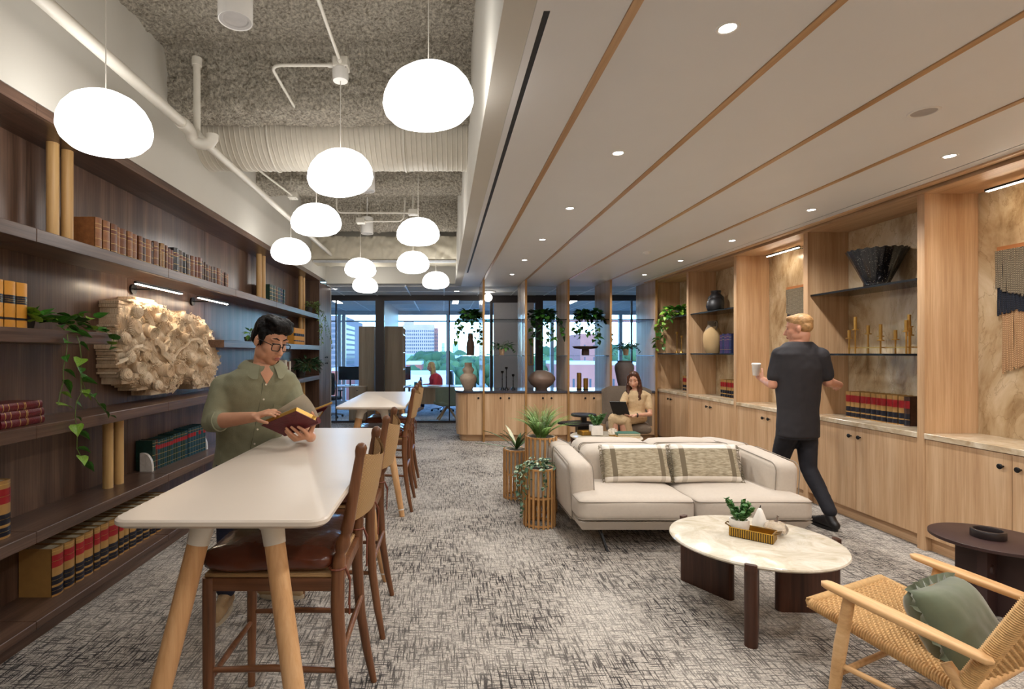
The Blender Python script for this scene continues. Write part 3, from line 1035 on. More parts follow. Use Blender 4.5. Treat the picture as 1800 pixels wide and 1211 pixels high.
# rolls of paper seen from the end
for (zx, zy, r_) in ((375, 340, 45), (480, 665, 50), (600, 665, 45), (820, 590, 50), (645, 390, 36), (598, 335, 40), (265, 640, 42), (450, 230, 34), (790, 330, 38), (700, 690, 40), (520, 470, 34)):
    y_, z_ = zp(zx, zy)
    r_ = r_ / 4.715 * 4.7 / FPX
    pr = [(r_, -0.05), (r_, 0.05)]
    n_ = 5
    for q in range(n_):
        a_ = r_ * (1 - q / n_)
        pr += [(a_ * 0.98, 0.056 - 0.004 * q), (a_ - r_ / n_ * 0.5, 0.054 - 0.004 * q), (a_ - r_ / n_ * 0.55, 0.044 - 0.004 * q)]
    pr.append((0.0, 0.04))
    q = MB().lathe(pr, n=26, caps=False).xform(Matrix.Rotation(pi / 2, 4, 'Y'))
    obj('paper_roll', q.xform(face_m(y_, z_, 0.02, rr.uniform(-0.35, 0.1), rr.uniform(-0.3, 0.3))), CARV, rt, smooth=40, world=True)
# rosettes of radial pages
for (zx, zy, r_) in ((250, 315, 66), (352, 735, 56), (185, 400, 48), (285, 180, 50), (352, 545, 42), (720, 560, 60), (690, 240, 44), (560, 560, 40), (800, 470, 44), (420, 420, 40), (640, 215, 40), (200, 560, 50), (190, 700, 46), (440, 790, 44), (760, 760, 44)):
    y_, z_ = zp(zx, zy)
    r_ = r_ / 4.715 * 4.7 / FPX
    q = MB()
    N_ = 30
    for c in range(N_):
        a = 2 * pi * c / N_
        w_ = 0.0035
        pts = []
        for (rad_, x_) in ((0.12 * r_, 0.034), (0.6 * r_, 0.03), (r_, 0.006), (0.9 * r_, -0.02), (0.1 * r_, -0.02)):
            for sg in (-1, 1):
                pts.append((x_, rad_ * cos(a) - sg * w_ * sin(a), rad_ * sin(a) + sg * w_ * cos(a)))
        q.raw(pts, [(0, 2, 4, 6, 8), (9, 7, 5, 3, 1), (0, 1, 3, 2), (2, 3, 5, 4), (4, 5, 7, 6)])
    q.tube([(0.03, 0.14 * r_ * cos(2 * pi * c / 10), 0.14 * r_ * sin(2 * pi * c / 10)) for c in range(10)], 0.007, 5, closed=True)
    obj('rosette', q.xform(face_m(y_, z_, 0.012, rr.uniform(-0.5, 0.2), rr.uniform(-0.3, 0.3))), CARV, rt, world=True)
# draped ribbons of page edges
for crv in (((330, 150), (395, 250), (430, 400), (470, 510), (540, 600)), ((540, 600), (620, 500), (700, 420), (770, 410), (830, 500), (870, 560)), ((570, 250), (535, 330), (500, 420), (480, 500)), ((230, 480), (300, 470), (370, 500), (420, 590)), ((120, 600), (180, 560), (230, 480))):
    base = [zp(*c) for c in crv]
    P3 = poly_pts = []
    for a, b in zip(base, base[1:]):
        for q in range(5):
            f = q / 5
            P3.append((a[0] + (b[0] - a[0]) * f, a[1] + (b[1] - a[1]) * f))
    P3.append(base[-1])
    mb = MB()
    for m_ in range(7):
        o_ = (m_ - 3) * 0.010
        mb.tube([(max(front_x(y_, z_), -2.335) + 0.018 + 0.012 * (1 - abs(m_ - 3) / 3), y_ + o_ * 0.7, z_ + o_ * 0.5) for (y_, z_) in P3], 0.0062, 5)
    obj('paper_ribbon', mb, CARV, rt, smooth=50, world=True)
# curls that fill the gaps
mb = MB()
for c in range(300):
    a_ = rr.uniform(0, 2 * pi)
    f_ = rr.uniform(0.02, 1.0) ** 0.5 * 0.96
    y_, z_ = ry + rad(a_) * f_ * cos(a_), rz_ + rad(a_) * f_ * sin(a_)
    r_ = rr.uniform(0.010, 0.026)
    pts = []
    for q in range(14):
        an = q * 0.62
        pts.append(Vector((0.016 * q / 14, r_ * (1 - q / 20) * cos(an), r_ * (1 - q / 20) * sin(an))))
    M_ = face_m(y_, z_, 0.004 - 0.05 * max(0, f_ - 0.85) / 0.1 * 0.4, rr.uniform(-0.9, 0.7), rr.uniform(-0.7, 0.7)) @ Matrix.Rotation(rr.uniform(0, 6), 4, 'X')
    mb.tube([M_ @ q for q in pts], 0.0042, 4)
obj('paper_curls', mb, CARV, rt, kind='stuff', smooth=60, world=True)
# picture lights over the relief
LED = glow('warm_led', (1.0, 0.80, 0.58, 1), LED_E)
def picture_light(yb, y0, y1, label, zb=2.066, xw=XB, xo=-2.30, sgn=1, led=None):
    t = thing('picture_light', label, 'wall light', (xw, yb, zb))
    obj('base_plate', MB().cyl((xw, yb, zb), (xw + sgn * 0.018, yb, zb), 0.042, n=20), BLKMET, t, smooth=40, world=True)
    obj('arm', MB().tube([(xw + sgn * 0.015, yb, zb), (xo - sgn * 0.05, (yb * 2 + (y0 + y1) / 2) / 3, zb), (xo, (y0 + y1) / 2, zb + 0.004)], 0.006, 8), BLKMET, t, smooth=40, world=True)
    obj('bar', MB().box(xo - 0.011, xo + 0.011, y0, y1, zb + 0.004, zb + 0.02), BLKMET, t, world=True)
    ym = (y0 + y1) / 2
    for a, c in ((y0 + 0.01, ym - 0.012), (ym + 0.012, y1 - 0.01)):
        obj('led_strip', MB().box(xo - 0.008, xo + 0.008, a, c, zb - 0.001, zb + 0.004), led or LED, t, world=True)
picture_light(4.285, 3.95, 4.66, 'slim black picture light nearer the viewer above the paper relief')
picture_light(5.30, 4.963, 5.644, 'slim black picture light further back above the paper relief')
# ================================================================== plants: shared leaf maker
LEAFG = plain('pothos_leaf', rgb(58, 112, 36), 0.35, var=0.35, vscale=16)
LEAFY = plain('pothos_leaf_pale', rgb(120, 158, 52), 0.4, var=0.3, vscale=16)
LEAFD = plain('dark_leaf', rgb(26, 58, 30), 0.35, var=0.3, vscale=16)
LEAFV = plain('grey_green_leaf', rgb(92, 128, 104), 0.45, var=0.35, vscale=40)
FERN = plain('fern_leaf', rgb(112, 154, 74), 0.5, var=0.35, vscale=20)
SUCC = plain('succulent_leaf', rgb(74, 122, 62), 0.4, var=0.25, vscale=30)
STEM = plain('plant_stem', rgb(96, 116, 52), 0.5, var=0.2)
SOIL = plain('soil', rgb(48, 38, 30), 0.95, var=0.3, vscale=60, bump=0.5)
HEART = [(0, 0), (-0.34, 0.02), (-0.46, 0.26), (-0.36, 0.56), (-0.14, 0.84), (0, 1.04), (0.14, 0.84), (0.36, 0.56), (0.46, 0.26), (0.34, 0.02)]
LANCE = [(0, 0), (-0.16, 0.22), (-0.20, 0.48), (-0.10, 0.8), (0, 1.0), (0.10, 0.8), (0.20, 0.48), (0.16, 0.22)]
ROUND = [(0, 0), (-0.3, 0.12), (-0.42, 0.45), (-0.3, 0.8), (0, 0.95), (0.3, 0.8), (0.42, 0.45), (0.3, 0.12)]
def leaf_verts(shape, fold=0.25, droop=0.3):
    n = len(shape)
    v, f = [], []
    top = shape.index(max(shape, key=lambda p: p[1]))
    mids = [(0, t) for t in (0.0, 0.25, 0.5, 0.75)] + [shape[top]]
    for (x, y) in shape:
        v.append(Vector((x, y, fold * abs(x) - droop * y * y)))
    k0 = n
    for t in (0.3, 0.6):
        v.append(Vector((0, t, -droop * t * t)))
    left = list(range(0, top + 1))
    right = [0] + list(range(n - 1, top - 1, -1))
    f.append(tuple(left[::1]) + (k0 + 1, k0))
    f.append((k0, k0 + 1) + tuple(reversed(right[1:])) + (0,))
    return v, f
def leaf_mesh(name, shape, mat, fold=0.25, droop=0.3):
    v, f = leaf_verts(shape, fold, droop)
    mb_ = MB().raw(v, f)
    me = mb_.mesh(name)
    me.materials.append(mat)
    return me
def put_leaf(mb_, shape, p, direc, size, roll=0.0, fold=0.25, droop=0.3):
    """add one leaf at p that points along direc"""
    v, f = leaf_verts(shape, fold, droop)
    yv = Vector(direc).normalized()
    zv = Vector((0, 0, 1)) - yv * yv.z
    if zv.length < 0.05:
        zv = Vector((1, 0, 0)) - yv * yv.x
    zv.normalize()
    xv = yv.cross(zv)
    M3 = Matrix((xv, yv, zv)).transposed()
    M3 = M3 @ Matrix.Rotation(roll, 3, 'Y')
    mb_.raw([Vector(p) + M3 @ (q * size) for q in v], f)
def leaf_euler(direc, roll=0.0):
    yv = Vector(direc).normalized()
    zv = Vector((0, 0, 1)) - yv * yv.z
    if zv.length < 0.05:
        zv = Vector((1, 0, 0)) - yv * yv.x
    zv.normalize()
    xv = yv.cross(zv)
    M3 = Matrix((xv, yv, zv)).transposed() @ Matrix.Rotation(roll, 3, 'Y')
    return M3.to_euler()
def rdir(r, up=0.0):
    a = r.uniform(0, 2 * pi)
    z = r.uniform(-0.7, 0.7) + up
    v = Vector((cos(a), sin(a), z))
    return v.normalized()
def poly_points(pts, step):
    out = []
    for a, b in zip(pts, pts[1:]):
        L = (b - a).length
        k = max(1, int(L / step))
        for i in range(k):
            out.append(a.lerp(b, i / k))
    out.append(pts[-1])
    return out

# trailing pothos at the end of the near short shelf: every leaf is a piece of its own
rr = random.Random(3)
pt = thing('pothos_plant', 'trailing green pothos spilling over the end of the short bookcase shelf', 'plant', (-2.33, 3.05, SH3))
obj('pot', MB().lathe([(0.055, 0), (0.075, 0.09), (0.078, 0.10), (0.07, 0.10), (0.066, 0.085), (0.0, 0.085)], (-2.37, 2.97, SH3), 20), plain('dark_pot', rgb(50, 46, 44), 0.6), pt, smooth=40, world=True)
lm1 = leaf_mesh('leaf', HEART, LEAFG)
lm2 = leaf_mesh('leaf_pale', HEART, LEAFY)
Mi = ROOTM[pt.name].inverted()
def pl_leaf(p, direc, size, roll=0, pale=False):
    o = bpy.data.objects.new('leaf', lm2 if pale else lm1)
    COL.objects.link(o)
    o.parent = pt
    o.location = Mi @ Vector(p)
    o.rotation_euler = leaf_euler(direc, roll)
    o.scale = (size, size, size)
def vx(px, py, X=-2.16):
    d = X * FPX / (px - VX)
    return at(px, py, d)
vines = [[(104, 572, -2.26), (118, 583, -2.2), (119, 600, -2.165), (116, 625), (111, 650), (112, 668), (106, 690), (102, 712)],
         [(120, 575, -2.26), (133, 586, -2.2), (140, 603, -2.165), (143, 630), (142, 662), (143, 690), (134, 708), (132, 732), (136, 760), (135, 788), (148, 814)],
         [(143, 668), (150, 685), (162, 693), (174, 710), (192, 731)],
         [(95, 565, -2.28), (70, 560, -2.26), (55, 552, -2.25)],
         [(110, 568, -2.28), (140, 572, -2.24), (165, 580, -2.22), (186, 583, -2.2), (200, 597, -2.16), (193, 615, -2.16)]]
for vi, vn in enumerate(vines):
    P3 = [vx(*q) for q in vn]
    obj('stem', MB().tube(P3, 0.0028, 6), STEM, pt, smooth=60, world=True)
    for p in poly_points(P3, 0.048 if vi < 3 else 0.036):
        sd_ = rr.choice((-1, 1))
        dv = Vector((rr.uniform(0.15, 0.6), sd_ * rr.uniform(0.3, 1.0), rr.uniform(-0.7, 0.1) if vi < 3 else rr.uniform(-0.2, 0.8)))
        pl_leaf(p, dv, rr.uniform(0.05, 0.085), rr.uniform(-0.6, 0.6), rr.random() < 0.3)
for k in range(30):
    p = vx(rr.uniform(52, 175), rr.uniform(548, 572), rr.uniform(-2.36, -2.22))
    p.z = min(p.z, SH3 + 0.12)
    pl_leaf(p, Vector((rr.uniform(0, 1), rr.uniform(-1, 1), rr.uniform(-0.1, 0.7))), rr.uniform(0.055, 0.095), rr.uniform(-0.5, 0.5), rr.random() < 0.2)

def heap_plant(name, label, base, pot, heap, trails, leaf, mats, size, shape=HEART, seed=1, group=None, per=0.04):
    """pot plant with a mound of leaves and hanging trails; heap: (centre, radii, count); trails: lists of points"""
    r = random.Random(seed)
    t = thing(name, label, 'plant', base, group=group)
    if pot is not None:
        pm, pmat = pot
        obj('pot', pm, pmat, t, smooth=40, world=True)
    f1, f2, st = MB(), MB(), MB()
    c, rad, n = heap
    c = Vector(c)
    for k in range(n):
        v = rdir(r, 0.35)
        p = c + Vector((v.x * rad[0], v.y * rad[1], v.z * rad[2])) * r.uniform(0.35, 1.0)
        put_leaf(f1 if r.random() < 0.62 else f2, shape, p, v + Vector((0, 0, r.uniform(-0.6, 0.3))), size * r.uniform(0.7, 1.2), r.uniform(-0.6, 0.6))
        if k % 4 == 0:
            st.tube([c - Vector((0, 0, rad[2] * 0.5)), p], 0.002, 4)
    for tr in trails:
        tr = [Vector(q) for q in tr]
        st.tube(tr, 0.002, 4)
        for p in poly_points(tr, per):
            v = Vector((r.uniform(-1, 1), r.uniform(-1, 1), r.uniform(-0.9, 0.1)))
            put_leaf(f1 if r.random() < 0.55 else f2, shape, p, v, size * r.uniform(0.65, 1.1), r.uniform(-0.6, 0.6))
    obj('stems', st, STEM, t, kind='stuff', world=True)
    obj('foliage', f1, mats[0], t, kind='stuff', world=True)
    obj('foliage_pale', f2, mats[1], t, kind='stuff', world=True)
    return t
DPOT = MATS['dark_pot']
def potmesh(x, y, z, r=0.06, h=0.1):
    return MB().lathe([(r * 0.75, 0), (r, h), (r * 0.92, h), (r * 0.88, h * 0.85), (0, h * 0.85)], (x, y, z), 16)
# ivy at the end of the high shelf
yv = 9.12
heap_plant('ivy_plant', 'small-leaved green ivy hanging from the far end of the high shelf', (-2.3, yv, SH4), (potmesh(-2.32, yv, SH4, 0.07, 0.12), DPOT),
           ((-2.26, yv, SH4 + 0.14), (0.12, 0.14, 0.10), 90),
           [[(-2.22, yv, SH4 + 0.12), (-2.14, yv + 0.05, SH4 - 0.05), (-2.12, yv + 0.1, SH4 - 0.35), (-2.12, yv + 0.12, SH4 - 0.52)],
            [(-2.22, yv, SH4 + 0.12), (-2.10, yv - 0.05, SH4 - 0.02), (-2.08, yv - 0.1, SH4 - 0.25), (-2.07, yv - 0.1, SH4 - 0.34)],
            [(-2.2, yv, SH4 + 0.14), (-2.05, yv, SH4 + 0.02), (-1.98, yv, SH4 - 0.2), (-1.92, yv, SH4 - 0.45), (-1.90, yv, SH4 - 0.62)],
            [(-2.2, yv, SH4 + 0.14), (-2.08, yv + .05, SH4 + 0.0), (-2.03, yv, SH4 - 0.22), (-2.02, yv, SH4 - 0.38)],
            [(-2.2, yv, SH4 + 0.12), (-2.12, yv - .1, SH4 + 0.0), (-2.11, yv - .1, SH4 - 0.22), (-2.13, yv, SH4 - 0.42)]],
           None, (plain('ivy_green', rgb(88, 122, 62), 0.45, var=0.3), plain('ivy_light', rgb(138, 160, 88), 0.45, var=0.3)), 0.062, LANCE, 21)
# dark leafy plant two shelves lower
yv = 8.55
heap_plant('leafy_plant', 'dark green bushy plant on the shelf behind the reading man', (-2.28, yv, SH2), (potmesh(-2.3, yv, SH2, 0.08, 0.13), DPOT),
           ((-2.2, yv, SH2 + 0.18), (0.20, 0.32, 0.17), 170), [], None, (LEAFD, plain('dark_leaf_2', rgb(44, 82, 50), 0.4, var=0.3)), 0.10, LANCE, 22)
yv = 6.35
heap_plant('sprig_plant', 'small bright green sprig just left of the man', (-2.3, yv, SH3), (potmesh(-2.34, yv, SH3, 0.05, 0.06), DPOT),
           ((-2.3, yv, SH3 + 0.09), (0.05, 0.08, 0.07), 24), [], None, (LEAFY, LEAFG), 0.07, LANCE, 23)
# ================================================================== oak wall unit on the right
PAN = [2.85, 4.18, 5.51, 6.84, 8.17, 9.42]
ZCT = 0.92                                   # stone top
BAYN = ['nearest bay at the right picture edge', 'bay with the black fluted bowl', 'bay behind the walking man', 'bay with the pitcher vase', 'far bay with the trailing pothos']
KNOBP = [(0.006, 0), (0.006, 0.018), (0.017, 0.021), (0.019, 0.029), (0.014, 0.034), (0.0, 0.035)]
def knob(p, axis, parent):
    rot = Matrix.Rotation(-pi / 2, 4, 'Y') if axis == '-x' else Matrix.Rotation(pi / 2, 4, 'X')
    obj('knob', MB().lathe(KNOBP, n=12, caps=False).xform(Matrix.Translation(p) @ rot), BLKMET, parent, smooth=40, world=True)
for i, y in enumerate(PAN):
    t = thing('divider_panel', 'upright oak divider panel on the near side of the %s' % BAYN[i] if False else
              ['oak divider panel beyond the right edge of the picture', 'wide oak divider panel between the near macrame and the black bowl', 'oak divider panel between the black bowl and the walking man', 'oak divider panel lit by the picture light behind the walking man', 'oak divider panel left of the pitcher vase', 'oak divider panel at the far corner beside the trailing pothos'][i],
              'wall panel', (XR, y, 0))
    obj('panel', MB().box(XR + 0.004, XW - 0.002, y - 0.03, y + 0.03, 0.0, 2.80), OAK_Z, t, world=True)
    obj('front_edge', MB().box(XR - 0.006, XR + 0.004, y - 0.032, y + 0.032, 0.0, 2.815), OAK_Z, t, world=True)
bays = list(zip(PAN, PAN[1:]))
for i, (a, b) in enumerate(bays):
    a2, b2 = a + 0.032, b - 0.032
    t = thing('base_cabinet', 'two-door oak base cabinet with black knobs, %s' % BAYN[i], 'cabinet', (XR, (a + b) / 2, 0))
    obj('body', MB().box(XR + 0.022, XW - 0.002, a2, b2, 0.11, ZCT - 0.044), OAK_Z, t, world=True)
    obj('toe_kick', MB().box(XR + 0.05, XW - 0.002, a2, b2, 0.0, 0.11), OAK_Y, t, world=True)
    m_ = (a + b) / 2
    for (c, d, yk) in ((a2 + 0.002, m_ - 0.002, m_ - 0.055), (m_ + 0.002, b2 - 0.002, m_ + 0.055)):
        dd = obj('door', MB().box(XR, XR + 0.021, c, d, 0.112, ZCT - 0.048), OAK_Z, t, world=True)
        knob((XR, yk, 0.785), '-x', dd)
    obj('stone_top', MB().rbox(XR - 0.012, XW - 0.002, a2, b2, ZCT - 0.043, ZCT, 0.003, 1), TRAVTOP,
        label='polished travertine counter slab in the %s' % BAYN[i], cat='countertop')
wr = bpy.data.objects['wall_right']
for i, (a, b) in enumerate(bays):
    obj('stone_panel', MB().box(XW, XW + 0.028, a - 0.0, b - 0.001, ZCT - 0.05, ZC + 0.01), TRAV, wr)
struct('trim_6', MB().box(3.64, 3.70, YF, 9.6, ZC - 0.012, ZC + 0.0085), OAK_Y)
struct('trim_7', MB().box(3.70, 3.74, YF, 9.6, ZC + 0.0, ZC + 0.0085), WAL_Y)
for i, (a, b) in enumerate(bays):
    struct('ceiling_niche_%d' % (i + 1), MB().box(3.74, XW, a, b - 0.001, 2.80, ZC + 0.0085), OAK_Y)
# near part of the wall out of the picture
struct('wall_right_near', MB().box(XR, XW, YF, 2.80, 0, ZC), OAK_Z)

def shelf_plate(a, b, z, label):
    t = thing('glass_shelf', label, 'shelf', (XR + 0.2, (a + b) / 2, z))
    obj('plate', MB().box(XR + 0.03, XW - 0.002, a + 0.034, b - 0.034, z - 0.014, z), SHELFGL, t, world=True)
    obj('front_rail', MB().box(XR + 0.022, XR + 0.03, a + 0.034, b - 0.034, z - 0.016, z + 0.002), BLKMET, t, world=True)
for i in (1, 3, 4):
    a, b = bays[i]
    shelf_plate(a, b, 2.15, 'upper smoked glass shelf in the %s' % BAYN[i])
    shelf_plate(a, b, 1.543, 'lower smoked glass shelf in the %s' % BAYN[i])
# picture lights inside the two macrame bays
LEDC = glow('niche_led', (1.0, 0.86, 0.68, 1), LED_E)
for (yb, y0, y1, lab) in ((3.1, 3.18, 3.9, 'slim lit picture light above the near macrame'), (5.88, 5.94, 6.54, 'slim lit picture light above the macrame behind the walking man')):
    picture_light(yb, y0, y1, lab, zb=2.735, xw=XW, xo=4.0, sgn=-1, led=LEDC)

# ------------------------------------------------------------------ macrame hangings: every cord is a strand
def strand_mat(name, c1, c2):
    m, nt, b = new_mat(name)
    tc = nt.nodes.new('ShaderNodeTexCoord')
    wv = nt.nodes.new('ShaderNodeTexWave')
    wv.wave_type = 'BANDS'
    wv.bands_direction = 'DIAGONAL'
    wv.inputs['Scale'].default_value = 40
    wv.inputs['Distortion'].default_value = 2.0
    nt.links.new(tc.outputs['Object'], wv.inputs['Vector'])
    rp = nt.nodes.new('ShaderNodeValToRGB')
    rp.color_ramp.elements[0].color = c1
    rp.color_ramp.elements[1].color = c2
    nt.links.new(wv.outputs['Fac'], rp.inputs['Fac'])
    nt.links.new(rp.outputs['Color'], b.inputs['Base Color'])
    b.inputs['Roughness'].default_value = 0.95
    return m
CORD1 = strand_mat('taupe_cord', rgb(84, 74, 60), rgb(150, 138, 116))
CORD2 = strand_mat('navy_cord', rgb(20, 24, 34), rgb(44, 50, 64))
CORD3 = strand_mat('tan_cord', rgb(150, 112, 76), rgb(208, 172, 132))
def macrame(y0, y1, label, seed):
    r = random.Random(seed)
    t = thing('macrame_hanging', label, 'wall hanging', (XW, (y0 + y1) / 2, 2.33))
    obj('wood_bar', MB().box(XW - 0.036, XW - 0.008, y0, y1, 2.305, 2.345), wood('hanging_bar', rgb(150, 92, 50), rgb(172, 110, 64), rgb(186, 124, 76), 'y'), t, world=True)
    def layer(name, x, ztop, zb, mat, a, b, step=0.013, hood=None):
        mb_ = MB()
        y = a
        while y < b:
            f = (y - a) / (b - a)
            z1 = zb(f) + r.uniform(-0.012, 0.012)
            pts = []
            n = 5
            for k in range(n + 1):
                z = ztop + (z1 - ztop) * k / n
                pts.append((x + r.uniform(-0.003, 0.003), y + r.uniform(-0.0025, 0.0025), z))
            mb_.tube(pts, 0.0062, 5)
            y += step
        obj(name, mb_, mat, t, kind='stuff', smooth=60, world=True)
    L = y1 - y0
    layer('tan_fringe', XW - 0.016, 2.30, lambda f: 1.40 + 0.34 * (1 - f), CORD3, y0 + 0.05, y1 - 0.02)
    layer('navy_fringe', XW - 0.028, 2.30, lambda f: 1.83 - 0.03 * sin(6 * f), CORD2, y0 + 0.01, y1 - 0.004)
    layer('taupe_fringe', XW - 0.041, 2.315, lambda f: 1.93 + 0.12 * abs(2 * f - 1) ** 1.5 - 0.01, CORD1, y0, y1)
macrame(3.16, 3.98, 'layered taupe, navy and tan macrame hanging at the right edge of the picture', 1)
macrame(5.68, 6.42, 'layered taupe and navy macrame hanging behind the walking man', 2)

# ------------------------------------------------------------------ things on the shelves
# black fluted bowl
m, nt, b = new_mat('speckled_black_glaze')
tcn = nt.nodes.new('ShaderNodeTexCoord'); nz = nt.nodes.new('ShaderNodeTexNoise'); nz.inputs['Scale'].default_value = 120; nz.inputs['Detail'].default_value = 2
nt.links.new(tcn.outputs['Object'], nz.inputs['Vector'])
rp = nt.nodes.new('ShaderNodeValToRGB'); rp.color_ramp.elements[0].position = 0.64; rp.color_ramp.elements[0].color = rgb(20, 20, 22); rp.color_ramp.elements[1].position = 0.74; rp.color_ramp.elements[1].color = rgb(130, 124, 114)
nt.links.new(nz.outputs['Fac'], rp.inputs['Fac']); nt.links.new(rp.outputs['Color'], b.inputs['Base Color']); b.inputs['Roughness'].default_value = 0.18
GLAZE = m
def fluted(u, v):
    a = 2 * pi * u
    prof = [(0.085, 0), (0.10, 0.012), (0.10, 0.05), (0.16, 0.19), (0.232, 0.345), (0.222, 0.345), (0.15, 0.19), (0.0, 0.05)]
    k = v * (len(prof) - 1)
    i = min(int(k), len(prof) - 2)
    f = k - i
    r_ = prof[i][0] * (1 - f) + prof[i + 1][0] * f
    z_ = prof[i][1] * (1 - f) + prof[i + 1][1] * f
    w = max(0, min(1, (z_ - 0.05) / 0.25))
    r_ *= 1 + 0.022 * w * cos(22 * a)
    z_ += 0.005 * w * cos(22 * a) * (1 if z_ > 0.2 else 0)
    return Vector((r_ * cos(a), r_ * sin(a), z_))
t = thing('fluted_bowl', 'glossy black speckled fluted bowl on the upper glass shelf', 'bowl', (4.0, 4.88, 2.15))
obj('bowl_body', MB().surf(fluted, 96, 15, True), GLAZE, t, smooth=60)
obj('foot_ring', MB().lathe([(0.088, 0), (0.106, 0.003), (0.106, 0.016), (0.098, 0.02)], n=32), GLAZE, t, smooth=40)
# brass candelabra: a bar carrying nine cups
t = thing('brass_candelabra', 'long brass candelabra with nine upright cups on the lower glass shelf', 'candelabra', (4.0, 4.87, 1.543))
stems = [(5.20, 1.69, 3.99, 0.085), (5.11, 1.77, 3.98, 0.13), (4.98, 1.725, 4.0, 0.085), (4.79, 1.66, 3.96, 0.15), (4.715, 1.665, 4.03, 0.09), (4.90, 1.70, 4.05, 0.1), (4.60, 1.70, 4.06, 0.08), (4.53, 1.77, 3.99, 0.11), (4.49, 1.73, 3.93, 0.10)]
obj('bar', MB().box(3.992, 4.008, 4.46, 5.22, 1.595, 1.605), BRASS, t, world=True)
for (y, zc, x, hc) in stems:
    s_ = obj('stem', MB().cyl((x, y, 1.5435), (x, y, zc), 0.007, n=8).box(min(x, 4.0) - 0.002, max(x, 4.0) + 0.002, y - 0.004, y + 0.004, 1.596, 1.604), BRASS, t, smooth=40, world=True)
    obj('cup', MB().lathe([(0.0, 0), (0.028, 0), (0.028, 0.010), (0.014, 0.012), (0.014, hc), (0.010, hc), (0.010, hc - 0.02), (0, hc - 0.02)], (x, y, zc), 14), BRASS, s_, smooth=40, world=True)
# law books along the counters (spine towards the room)
def law_row(bay, y0, n, t_, h, label, group, x=4.0):
    for k in range(n):
        book('law_book', '%s, %s from the near end' % (label, ORD[k]), group, x + R.uniform(-0.003, 0.003), y0 + t_ * (k + 0.5), ZCT, t_ - 0.003, h, 0.19, TANC if k else BROWNS[3], LAWS, face=-1)
law_row(1, 4.537, 12, 0.0605, 0.252, 'law book under the candelabra shelf', 'law books below the candelabra')
law_row(3, 7.12, 9, 0.058, 0.252, 'law book below the pitcher vase', 'law books below the pitcher')
law_row(4, 8.53, 5, 0.062, 0.252, 'law book at the far corner of the oak unit', 'law books in the far bay')
# plum books beside the pitcher
for k in range(5):
    book('plum_book', 'plum cloth book beside the pitcher vase, %s from the vase' % ORD[k], 'plum books', 4.0, 7.66 - 0.062 * (k + 0.5), 1.543, 0.058, 0.27 + 0.012 * (k % 2), 0.17, [PURP, NAVY, PURP, PURP, NAVY][k], (gl(0.85), gl(0.7), gl(0.2)), face=-1)
for k in range(2):
    book('plum_book', ['small plum book lying flat at the bottom by the oak panel', 'small plum book lying on top by the oak panel'][k], 'plum books', 3.97, 7.08, 1.543 + 0.026 + 0.05 * k, 0.05, 0.16, 0.15, PURP, (gl(0.8),), face=-1, flat=True)
# pitcher vase: dark shoulder over a tan body
m, nt, b = new_mat('two_tone_clay')
tcn = nt.nodes.new('ShaderNodeTexCoord'); sx_ = nt.nodes.new('ShaderNodeSeparateXYZ'); nt.links.new(tcn.outputs['Object'], sx_.inputs[0])
ma = nt.nodes.new('ShaderNodeMath'); ma.operation = 'MULTIPLY_ADD'; ma.inputs[1].default_value = 0.75
nt.links.new(sx_.outputs['Y'], ma.inputs[0]); nt.links.new(sx_.outputs['Z'], ma.inputs[2])
gt = nt.nodes.new('ShaderNodeMath'); gt.operation = 'GREATER_THAN'; gt.inputs[1].default_value = 0.345 ; nt.links.new(ma.outputs[0], gt.inputs[0])
mx = nt.nodes.new('ShaderNodeMix'); mx.data_type = 'RGBA'; mx.inputs['A'].default_value = rgb(196, 164, 118); mx.inputs['B'].default_value = rgb(112, 98, 82)
nt.links.new(gt.outputs[0], mx.inputs['Factor']); nt.links.new(mx.outputs['Result'], b.inputs['Base Color']); b.inputs['Roughness'].default_value = 0.85
CLAY2 = m
t = thing('pitcher_vase', 'tall two-tone clay pitcher vase with a small loop handle', 'vase', (4.0, 7.86, 1.543))
obj('vase_body', MB().lathe([(0.075, 0), (0.09, 0.01), (0.118, 0.10), (0.13, 0.20), (0.122, 0.29), (0.09, 0.37), (0.068, 0.41), (0.066, 0.46), (0.072, 0.48), (0.062, 0.48), (0.055, 0.42), (0, 0.40)], n=28, caps=True), CLAY2, t, smooth=60)
obj('handle', MB().tube([(0, -0.06, 0.455), (0, -0.10, 0.475), (0, -0.135, 0.45), (0, -0.135, 0.40), (0, -0.105, 0.36)], 0.012, 8), plain('dark_clay', rgb(112, 98, 82), 0.85), t, smooth=60)
# black twin jar
t = thing('black_jar', 'matte black pair of joined jars on the upper shelf above the pitcher', 'vase', (4.0, 7.75, 2.15))
obj('tall_jar', MB().lathe([(0.085, 0), (0.105, 0.01), (0.112, 0.12), (0.105, 0.22), (0.07, 0.26), (0.06, 0.275), (0.068, 0.29), (0.07, 0.315), (0.055, 0.315), (0.05, 0.27), (0, 0.26)], (0.01, 0.03, 0), 24), BLACK, t, smooth=50)
obj('round_jar', MB().lathe([(0.07, 0), (0.10, 0.02), (0.118, 0.08), (0.105, 0.15), (0.07, 0.185), (0.045, 0.195), (0.045, 0.21), (0.03, 0.21), (0.03, 0.19), (0, 0.18)], (-0.06, -0.08, 0), 24), BLACK, t, smooth=50)
